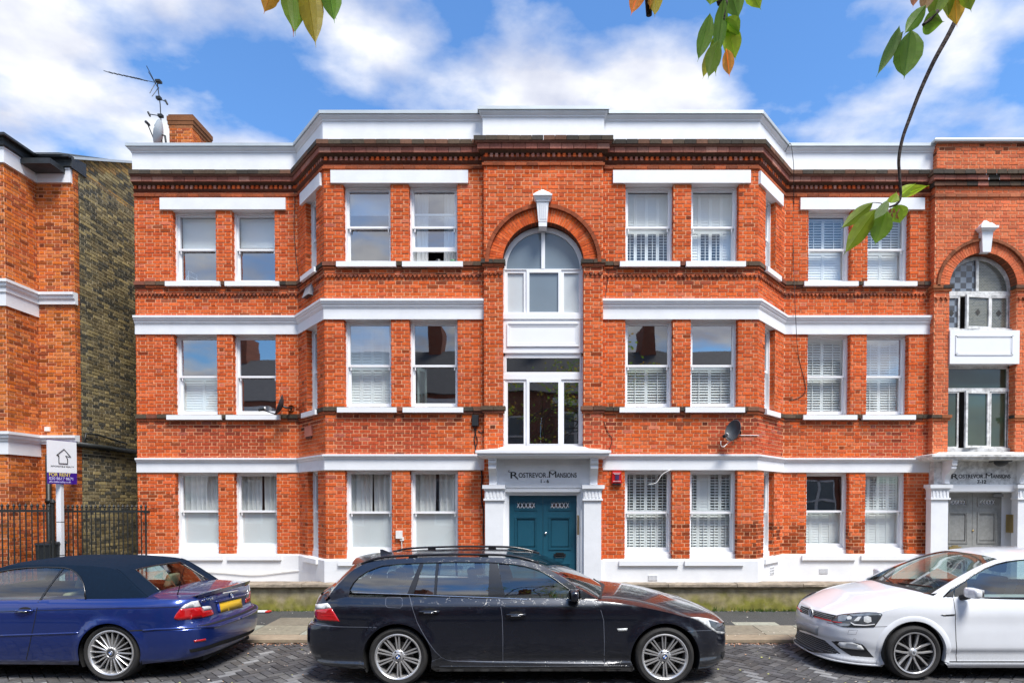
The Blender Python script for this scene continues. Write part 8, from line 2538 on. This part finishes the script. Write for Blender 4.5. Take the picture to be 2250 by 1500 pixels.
# honeycomb studs on both grilles
q = MB()
us = [p[0] for p in UG + LG]; 
for poly, stp in ((UG, .021), (LG, .026)):
    u0, u1 = min(p[0] for p in poly), max(p[0] for p in poly); v0, v1 = min(p[1] for p in poly), max(p[1] for p in poly)
    r_ = 0; v = v0
    while v < v1:
        u = u0 + (stp / 2 if r_ % 2 else 0)
        while u < u1:
            if inpoly((u, v), poly) and inpoly((u, v - stp * .4), poly) and inpoly((u, v + stp * .4), poly):
                c0 = C.ring(u, v) + Vector((.006, 0, 0)); h_ = stp * .34
                for k in range(6):
                    a_, b2 = k * math.pi / 3, (k + 1) * math.pi / 3
                    p1, p2 = C.ring(u + h_ * math.cos(a_), v + h_ * math.sin(a_)), C.ring(u + h_ * math.cos(b2), v + h_ * math.sin(b2))
                    if k < 3: q.tube([p1 + Vector((.007, 0, 0)), p2 + Vector((.007, 0, 0))], .0016, 4, caps=False)
            u += stp
        v += stp * .86; r_ += 1
stuff(q.build('grille_mesh', 'plastic_grey', hbk))
both('fog_recess', bC(z5([(1490, 482), (1650, 497), (1800, 512), (1880, 530), (1930, 580), (2025, 692), (1750, 676), (1600, 580)])), 'trim_matt', .003)
both('fog_light', bC(z5([(1600, 500), (1760, 508), (1870, 545), (1908, 600), (1760, 590), (1620, 570), (1580, 528)])), 'lens_clear', .007, rim=.004)
C.ribbon('bumper_line', bC(z5([(1042, 318), (1150, 360), (1300, 408), (1420, 450), (1500, 478)])), .008, 'under_black', off=.002, sides=(1,))
NP = bC(z10([(140, 512), (605, 657), (592, 865), (140, 692)])); lifted('number_plate', NP, C.ring, 'plate_white', hbk, .05, .008, rim=.008)
C.ribbon('washer_cap', bC(z10([(1285, 745), (1478, 745), (1440, 842), (1252, 842), (1285, 745)])), .004, 'plastic_grey', sides=(1,))
sc = pC_.body(1740 + 1412 / 10.227, 1310 + 960 / 10.227, *fr_); C.ribbon('parking_sensor', [(sc[0] + .012 * math.cos(t), sc[1] + .012 * math.sin(t)) for t in [k * .524 for k in range(13)]], .003, 'plastic_grey', sides=(1,))
lgp = pC_.body(1740 + 465 / 10.227, 1310 + 368 / 10.227, *fr_); P0 = C.ring(*lgp); roundel(hbk, P0 + Vector((.018, 0, 0)), Vector((0, 1, 0)), Vector((0, 0, 1)), Vector((1, 0, 0)), .060, 'letters')
gp_ = pC_.body(1740 + 230 / 10.227, 1310 + 300 / 10.227, *fr_); surf_text('grille_lettering', 'GTI', .045, C, gp_[0], gp_[1], 'badge_white', ug, .1)
both('side_badge', bC(z4([(1565, 636), (1678, 630), (1678, 642), (1590, 646)]), sd_), 'trim_black', .004, rim=.003)
strip_tube('splitter', C, [(archC2[-1][0] - .02, .155), (C.sx(3.0), .150), (.3, .148), (0, .148)], .012, 'paint_white', hbk)
# cabin
ed = [(x, CC.edge(x)) for x in [lerp(-.5, 2.3, k / 60) for k in range(61)]]
GC = pC_.glasses
gt = GC(z4([(1585, 492), (1650, 425), (1750, 365), (1830, 310), (1930, 255), (2020, 220), (2100, 200), (2180, 190), (2250, 184)]))
gt = sorted(gt)
wt = [(-.35, .98), (-.15, 1.22), (.2, 1.29), (.55, min(1.32, CC.edge(.55) - .05))] + [g_ for g_ in gt if g_[0] > .7]
wt[3] = (.60, wt[4][1] + .0)
CC.sidepanel('side_frame', ed + [(2.30, .88)] + wt[::-1] + [(-.35, .93), (-.5, .90)], 'paint_white')
CC.sidepanel('side_glass', [(-.35, .925), (2.12, .895)] + wt[::-1], 'car_glass', off=-.004)
CC.sidepanel('sail_panel', GC(z4([(1585, 492), (1672, 430), (1672, 525), (1620, 510)])), 'trim_matt', off=.002); CC.sidepanel('sail_panel', GC(z4([(1680, 425), (1780, 360), (1790, 520), (1680, 522)])), 'trim_matt', off=.001)
for sg in (1, -1):
    q = MB(); q.tube([Vector((x, sg * (CC.side(x, z) + .003), z)) for x, z in wt], .009, 6); q.build('glass_seal', 'trim_black', hbk, smooth=True)
    q = MB(); q.tube([Vector((x, sg * (CC.side(x, .925) + .006), .918)) for x in [lerp(-.35, 2.05, k / 20) for k in range(21)]], .011, 6); q.build('belt_seal', 'trim_black', hbk, smooth=True)
    q = MB(); pz = CC.side(1.1, 1.1); 
hdC = lambda f: 1.36 - .06 * f * f
bsC = lambda f: 2.36 - .22 * f * f
CC.toppatch('roof', lambda f: -.32, hdC, -1, 1, 'paint_white', 40, 30)
CC.toppatch('windscreen', hdC, bsC, -.92, .92, 'car_glass', 24, 24)
for sg in (1, -1): CC.toppatch('screen_pillar', hdC, bsC, .92 * sg, 1.0 * sg, 'paint_white', 24, 3)
CC.toppatch('rear_screen', lambda f: -.6, lambda f: -.32, -1, 1, 'car_glass_dark', 8, 16)
q = MB(); q.grid(lambda a, b_: C.deck(lerp(1.98, 2.29 - .13 * abs(b_ * 2 - 1) ** 2, a), (b_ * 2 - 1) * .88) + Vector((0, 0, .005)), 6, 20); q.build('scuttle', 'trim_matt', hbk)
q = MB()
for (f0, f1, h0, h1) in ((.80, .05, .07, .10), (.15, -.55, .06, .10)): q.tube([CC.top(bsC(f0) - .05 - h0, f0) + Vector((0, 0, .010)), CC.top(bsC(f1) - .07 - h1, f1) + Vector((0, 0, .012))], .008, 5)
q.build('wiper', 'trim_black', hbk)
mxx, mzz = pC_.mid(2141, 1303, .93)
for sg in (1, -1): mirror(hbk, (mxx, sg * .915, mzz), sg, .20, .115, .12, 'paint_white')
for y_ in (-.34, .34): seat(hbk, .95, y_, .42, 'leather_dark', back=.62)
seat(hbk, .15, .0, .42, 'leather_dark', w_=1.1, back=.55)
steering(hbk, 1.50, -.34, .86)
q = MB(); q.box(1.62, 2.05, -.64, .64, .55, .88); q.build('dashboard', 'dash_brown', hbk)
q = MB(); m__ = CC.top(1.52, 0); q.box(m__.x - .07, m__.x - .04, -.11, .11, m__.z - .14, m__.z - .07); q.build('rear_view_mirror', 'trim_black', hbk)
q = MB(); q.box(-.5, 3.1, -.52, .52, .14, .42); q.box(.42, 2.06, -.77, .77, .15, .34); q.box(0, 2.0, -.68, .68, .28, .44); q.build('underbody', 'under_black', hbk)
for wx in (0, WBC):
    liner(hbk, wx, zC_, rC + .004, .50, .835)
    for sg in (1, -1): make_wheel(hbk, wx, .308, sg, .826, .308, .215, .232, 'five', emblem='letters')
# ------------------------------------------------------------------ street tree whose twigs hang into view
m_, nt, N, L, P = new_mat('leaf')
at = N.new('ShaderNodeAttribute'); at.attribute_name = 'tint'
tl = N.new('ShaderNodeBsdfTranslucent'); ms = N.new('ShaderNodeMixShader'); ms.inputs[0].default_value = 0.6
g = N.new('ShaderNodeNewGeometry'); nz_ = N.new('ShaderNodeTexNoise'); nz_.inputs['Scale'].default_value = 18.0; L.new(g.outputs['Position'], nz_.inputs['Vector'])
mr = N.new('ShaderNodeMapRange'); mr.inputs[3].default_value = 1.8; mr.inputs[4].default_value = 3.2; L.new(nz_.outputs['Fac'], mr.inputs[0])
sc_ = N.new('ShaderNodeVectorMath'); sc_.operation = 'SCALE'; L.new(at.outputs['Color'], sc_.inputs[0]); L.new(mr.outputs[0], sc_.inputs['Scale'])
L.new(sc_.outputs[0], P.inputs['Base Color']); L.new(sc_.outputs[0], tl.inputs['Color']); P.inputs['Roughness'].default_value = .38
L.new(P.outputs[0], ms.inputs[1]); L.new(tl.outputs[0], ms.inputs[2]); L.new(ms.outputs[0], N['Material Output'].inputs['Surface'])
mat('bark', (0.035, 0.022, 0.018), 0.85, var=0.4, vscale=20, bump=0.8, bscale=60)
tree = thing('cherry_tree', 'cherry tree with drooping twigs of green and bronze leaves across the sky', 'tree', (3.0, -1.3, 0.1))
tp = Vector(tree.location)
q = MB(); q.tube([tp, tp + Vector((.05, .0, 1.2)), tp + Vector((-.05, .1, 2.6)), tp + Vector((-.25, .3, 4.2)), tp + Vector((-.6, .7, 5.6))], .17, 12, .07); q.build('trunk', 'bark', tree, smooth=True)
def limb(pts, r0, r1, name='branch'):
    q = MB(); S = []
    P = [Vector(p) for p in pts]
    for i in range(len(P) - 1):
        p0, p1, p2, p3 = P[max(i - 1, 0)], P[i], P[i + 1], P[min(i + 2, len(P) - 1)]
        for k in range(6):
            t = k / 6; S.append(.5 * ((2 * p1) + (-p0 + p2) * t + (2 * p0 - 5 * p1 + 4 * p2 - p3) * t * t + (-p0 + 3 * p1 - 3 * p2 + p3) * t ** 3))
    S.append(P[-1]); q.tube(S, r0, 8, r1); return q.build(name, 'bark', tree, smooth=True)
def vp(px, py, Y): a = onY(px, py, Y); return Vector((a[0], Y, a[1]))
top1 = tp + Vector((-.25, .3, 4.2))
limb([top1, (2.2, .6, 5.0), (1.75, 1.5, 4.6), vp(2135, -40, 1.9), vp(2128, -15, 1.9)], .028, .0085)
limb([vp(2135, -40, 1.9), vp(2128, -15, 1.9), vp(2112, 20, 1.9), vp(2085, 75, 1.9), vp(2052, 135, 1.9), vp(2022, 200, 1.9), vp(1998, 262, 1.9), vp(1983, 305, 1.9), vp(1975, 350, 1.9), vp(1977, 390, 1.9), vp(1979, 430, 1.9), vp(1972, 447, 1.9), vp(1955, 455, 1.9)], .0085, .0030)
limb([top1, (1.6, .9, 4.9), (.9, 1.5, 4.1), vp(1608, -60, 1.7), vp(1595, 5, 1.7), vp(1590, 45, 1.7)], .02, .003)
limb([(1.75, 1.5, 4.6), vp(2090, -40, 1.8), vp(2060, 25, 1.8), vp(2028, 55, 1.8)], .009, .004)
limb([top1, (.9, .8, 5.2), (.1, 1.2, 4.6), vp(1420, -70, 1.6), vp(1420, -30, 1.6)], .03, .004)
limb([(.9, .8, 5.2), (-.2, 1.1, 4.9), (-.5, 1.35, 4.0), vp(660, -80, 1.5), vp(655, -45, 1.5)], .028, .004)
LG_ = [(0.085, 0.15, 0.012), (0.11, 0.18, 0.015), (0.06, 0.12, 0.012), (0.14, 0.19, 0.02)]
LB = [(0.16, 0.12, 0.012), (0.20, 0.12, 0.018), (0.13, 0.12, 0.012)]
LO = [(0.34, 0.13, 0.03), (0.30, 0.09, 0.02), (0.26, 0.16, 0.02)]
def leaf(bp, tp_, w_px, Y, col, roll=0.0, bend=.12, dy=0.0):
    b0, t0 = vp(bp[0], bp[1], Y), vp(tp_[0], tp_[1], Y + dy)
    ax = t0 - b0; l_ = ax.length; ax.normalize()
    wd = w_px / FPX * Y / 2
    view = Vector((b0.x, b0.y, b0.z - EYE)).normalized()
    sd = ax.cross(view).normalized(); nn = sd.cross(ax).normalized()
    rt = Matrix.Rotation(roll, 3, ax); sd = rt @ sd; nn = rt @ nn
    q = MB(); n = 12; rows = []
    for i in range(n + 1):
        t = i / n
        prof = (math.sin(math.pi * min(t / .9, 1) ** .85) ** .8 if t < .9 else 0) * (1 if t < .7 else 1) + (.05 * (1 - t) * 10 if t >= .9 else 0)
        prof = max(prof, .02) if t < 1 else 0.004
        c = b0 + ax * (l_ * t) + nn * (bend * l_ * math.sin(t * 2.2) * .5) 
        e = wd * prof; jag = 1 + random.uniform(-.04, .04)
        rows.append([c - sd * e * jag + nn * e * .30, c - sd * e * .5 + nn * e * .10, c, c + sd * e * .5 + nn * e * .10, c + sd * e * jag + nn * e * .30])
    for i in range(n):
        for j in range(4):
            q.tint = mulc(col, 1.0 if j in (1, 2) else 1.06 + .1 * math.sin(i * 2.1))
            q.quad(rows[i][j], rows[i][j + 1], rows[i + 1][j + 1], rows[i + 1][j])
    q.tint = mulc(col, .75)
    o = q.build('leaf', 'leaf', tree, smooth=True)
    q = MB(); q.tint = mulc(col, 1.5); q.tube([r_[2] - nn * .0008 for r_ in rows], .0011, 4, .0003); q.build('midrib', 'leaf', o)
    return o
RC_ = random.choice
for (b0, t0, w_, Y, c, rl) in (
    ((668, -70), (692, 100), 52, 1.5, (0.17, 0.14, 0.012), .2), ((642, -60), (650, 75), 50, 1.5, (0.075, 0.13, 0.012), -.2), ((632, -50), (641, 78), 26, 1.52, (0.34, 0.13, 0.02), .6), ((606, -50), (580, 30), 38, 1.5, (0.24, 0.12, 0.015), 0), ((716, -60), (733, 48), 46, 1.5, (0.07, 0.14, 0.012), .3), ((724, -50), (740, 40), 30, 1.53, (0.11, 0.13, 0.012), -.5),
    ((1412, -50), (1386, 32), 34, 1.6, (0.34, 0.12, 0.02), .2), ((1446, -50), (1440, 36), 34, 1.6, (0.24, 0.20, 0.02), -.3), ((1428, -45), (1427, 18), 22, 1.6, (0.30, 0.16, 0.02), .4),
    ((1560, 30), (1532, 133), 34, 1.7, (0.07, 0.13, 0.015), .3), ((1592, -5), (1577, 128), 30, 1.69, (0.06, 0.12, 0.012), -.2), ((1592, 42), (1626, 78), 40, 1.7, (0.12, 0.20, 0.015), 0), ((1598, 55), (1616, 132), 40, 1.71, (0.16, 0.22, 0.015), .2), ((1580, 88), (1557, 172), 34, 1.68, (0.08, 0.13, 0.015), -.2), ((1596, 108), (1602, 168), 26, 1.7, (0.36, 0.16, 0.03), .2), ((1562, 100), (1543, 172), 24, 1.72, (0.18, 0.18, 0.015), .4), ((1602, -30), (1624, 40), 42, 1.7, (0.07, 0.13, 0.02), 0), ((1640, -45), (1672, 22), 38, 1.7, (0.16, 0.22, 0.015), 0), ((1572, -40), (1560, 12), 36, 1.7, (0.10, 0.17, 0.012), 0), ((1572, 75), (1575, 165), 24, 1.72, (0.12, 0.17, 0.015), -.5),
    ((2002, 66), (1986, 172), 58, 1.8, (0.07, 0.13, 0.02), .1), ((1976, 58), (1924, 166), 26, 1.8, (0.06, 0.11, 0.02), .5), ((1984, 70), (1938, 150), 26, 1.82, (0.09, 0.12, 0.03), -.4), ((2034, 12), (1988, 74), 30, 1.8, (0.06, 0.12, 0.015), 0), ((2028, 52), (2077, 48), 42, 1.8, (0.08, 0.15, 0.015), 0), ((2072, -40), (2048, 42), 40, 1.8, (0.10, 0.16, 0.015), .2), ((2098, -40), (2104, 58), 40, 1.82, (0.32, 0.20, 0.02), -.2), ((2118, -50), (2134, 26), 36, 1.8, (0.12, 0.17, 0.015), 0), ((2046, -40), (2028, 26), 30, 1.8, (0.20, 0.13, 0.06), .2), ((2075, -30), (2082, 40), 30, 1.83, (0.11, 0.16, 0.015), .6), ((2016, -40), (2005, 16), 22, 1.8, (0.22, 0.10, 0.05), .3),
    ((1918, 445), (1847, 502), 27, 1.9, (0.10, 0.14, 0.012), .1), ((1924, 460), (1856, 558), 38, 1.88, (0.11, 0.15, 0.010), -.1), ((1948, 462), (1922, 538), 42, 1.87, (0.08, 0.14, 0.012), .1), ((1968, 450), (1978, 492), 40, 1.92, (0.13, 0.20, 0.015), 0), ((1978, 430), (2014, 402), 24, 1.9, (0.20, 0.27, 0.02), .2), ((1981, 430), (2044, 408), 22, 1.93, (0.20, 0.26, 0.015), .4), ((1958, 446), (1970, 420), 24, 1.9, (0.16, 0.22, 0.015), -.3), ((1950, 440), (1920, 482), 24, 1.86, (0.13, 0.17, 0.07), .5)):
    leaf(b0, t0, w_, Y, c, rl)
for (a, b_) in (((1955, 455), (1918, 445)), ((1955, 455), (1924, 460)), ((1958, 453), (1948, 462)), ((1972, 447), (1978, 430)), ((1972, 447), (1968, 450))):
    limb([vp(*a, 1.9), vp((a[0] + b_[0]) / 2, (a[1] + b_[1]) / 2 - 3, 1.9), vp(*b_, 1.9)], .0016, .001, 'twig')
q = MB()
for k in range(12): c0 = vp(1966 + random.uniform(-10, 10), 463 + random.uniform(-6, 10), 1.89); q.tint = RC_(((0.13, 0.05, 0.02), (0.2, 0.1, 0.04))); q.tube([c0, c0 + Vector((random.uniform(-.006, .006), 0, -.012))], .0022, 5)
q.build('seed_cluster', 'leaf', tree)
# crown behind and above the camera
q = MB()
rnd = random.Random(3)
cl = [(Vector((rnd.gauss(2.2, 1.5), rnd.gauss(-2.6, 1.0), rnd.gauss(6.4, 1.0))), rnd.uniform(.35, .8)) for _ in range(46)]
for c, rr_ in cl:
    if c.y > -.9: continue
    for _ in range(60):
        p = c + Vector((rnd.gauss(0, rr_ * .5), rnd.gauss(0, rr_ * .5), rnd.gauss(0, rr_ * .4)))
        a = rnd.uniform(0, 6.28); d = Vector((math.cos(a), math.sin(a), rnd.uniform(-1, .2))).normalized() * rnd.uniform(.09, .15); s_ = d.orthogonal().normalized() * rnd.uniform(.03, .05)
        q.tint = mulc(rnd.choice(LG_ + LB), rnd.uniform(.7, 1.2)); q.poly([p, p + d * .45 + s_, p + d, p + d * .45 - s_])
q.build('crown', 'leaf', tree)
for c, rr_ in cl[::4]: limb([top1, top1.lerp(c, .5) + Vector((0, 0, .3)), c], .04, .01)

# ------------------------------------------------------------------ the side of the street behind the camera (seen in glass and paintwork)
mb = MB(); mb.box(-60, 60, -2.6, 0.55, -.02, .08); struct(mb.build('far_pavement', 'asphalt'))
m_, nt, N, L, P = new_mat('house_brick')
g = N.new('ShaderNodeNewGeometry'); mpn = N.new('ShaderNodeMapping'); mpn.inputs['Rotation'].default_value = (math.pi / 2, 0, 0); L.new(g.outputs['Position'], mpn.inputs[0])
bt2 = N.new('ShaderNodeTexBrick'); bt2.inputs['Scale'].default_value = 4.5; bt2.inputs['Color1'].default_value = (0.30, 0.085, 0.045, 1); bt2.inputs['Color2'].default_value = (0.20, 0.06, 0.035, 1); bt2.inputs['Mortar'].default_value = (0.35, 0.26, 0.2, 1); bt2.inputs['Mortar Size'].default_value = .012
L.new(mpn.outputs[0], bt2.inputs['Vector']); L.new(bt2.outputs[0], P.inputs['Base Color']); P.inputs['Roughness'].default_value = .9
def terrace(x0, w_, lab):
    h = thing('terraced_house', lab, 'house', (x0 + w_ / 2, -4.6, .1), group='houses across the street')
    yf = -4.6; ev = 6.6
    q = MB(); q.box(x0 + .01, x0 + w_ - .01, yf - 8, yf, .05, ev); q.build('wall', 'house_brick', h)
    q = MB(); q.box(x0 + .5, x0 + 3.1, yf, yf + .75, .05, 6.1); b_ = q.build('bay', 'house_brick', h)
    q = MB(); q.hexa([(x0, yf + .25, ev), (x0 + w_, yf + .25, ev), (x0 + w_, yf - 8, ev), (x0, yf - 8, ev), (x0, yf - 3.6, ev + 2.7), (x0 + w_, yf - 3.6, ev + 2.7), (x0 + w_, yf - 4.0, ev + 2.7), (x0, yf - 4.0, ev + 2.7)]); rf = q.build('roof', 'roof_felt', h)
    q = MB(); q.box(x0 - .3, x0 + .3, yf - 4.6, yf - 3.2, ev + 1.5, ev + 3.9)
    for k in range(3): q.tube([(x0, yf - 4.3 + k * .4, ev + 3.9), (x0, yf - 4.3 + k * .4, ev + 4.3)], .11, 10)
    q.build('chimney', 'house_brick', rf)
    q = MB(); q.box(x0 + .4, x0 + 3.2, yf - .01, yf + .83, 3.15, 3.5); q.box(x0 + .4, x0 + 3.2, yf - .01, yf + .83, 6.0, 6.25); q.build('bay_band', 'white_stucco', b_)
    for (a, c0, d0, e0, yy) in ((x0 + .7, 1.0, 2.9, 2.2, yf + .75), (x0 + .7, 3.8, 5.7, 2.2, yf + .75), (x0 + 3.7, 3.9, 5.6, 1.0, yf)):
        q = MB()
        for k in range(3 if e0 > 2 else 1):
            wa = a + k * e0 / (3 if e0 > 2 else 1); wb_ = wa + e0 / (3 if e0 > 2 else 1)
            q.box(wa, wa + .07, yy, yy + .05, c0, d0); q.box(wb_ - .07, wb_, yy, yy + .05, c0, d0); q.box(wa, wb_, yy, yy + .06, (c0 + d0) / 2 - .04, (c0 + d0) / 2 + .04); q.box(wa, wb_, yy, yy + .05, d0 - .09, d0); q.box(wa, wb_, yy, yy + .1, c0 - .1, c0)
        wn2 = q.build('window', 'white_paint', h); q = MB(); q.quad((a + e0, yy + .02, c0), (a, yy + .02, c0), (a, yy + .02, d0), (a + e0, yy + .02, d0)); q.build('pane', 'stair_glass', wn2)
    q = MB(); q.box(x0 + 3.7, x0 + 4.7, yf, yf + .06, .1, 2.3); dr = q.build('door', 'door_teal', h); q = MB(); q.box(x0 + 3.55, x0 + 3.7, yf, yf + .12, .1, 2.7); q.box(x0 + 4.7, x0 + 4.85, yf, yf + .12, .1, 2.7); q.box(x0 + 3.55, x0 + 4.85, yf, yf + .15, 2.7, 2.95); q.build('door_frame', 'white_paint', h)
    q = MB(); q.box(x0 + .1, x0 + 3.3, -2.75, -2.55, .05, .95); q.build('garden_wall', 'house_brick', h)
for k, xx in enumerate((-15.6, -10.4, -5.2, 0.0, 5.2, 10.4)): terrace(xx, 5.2, 'red brick terraced house with white bay windows mirrored in the glass and paintwork')
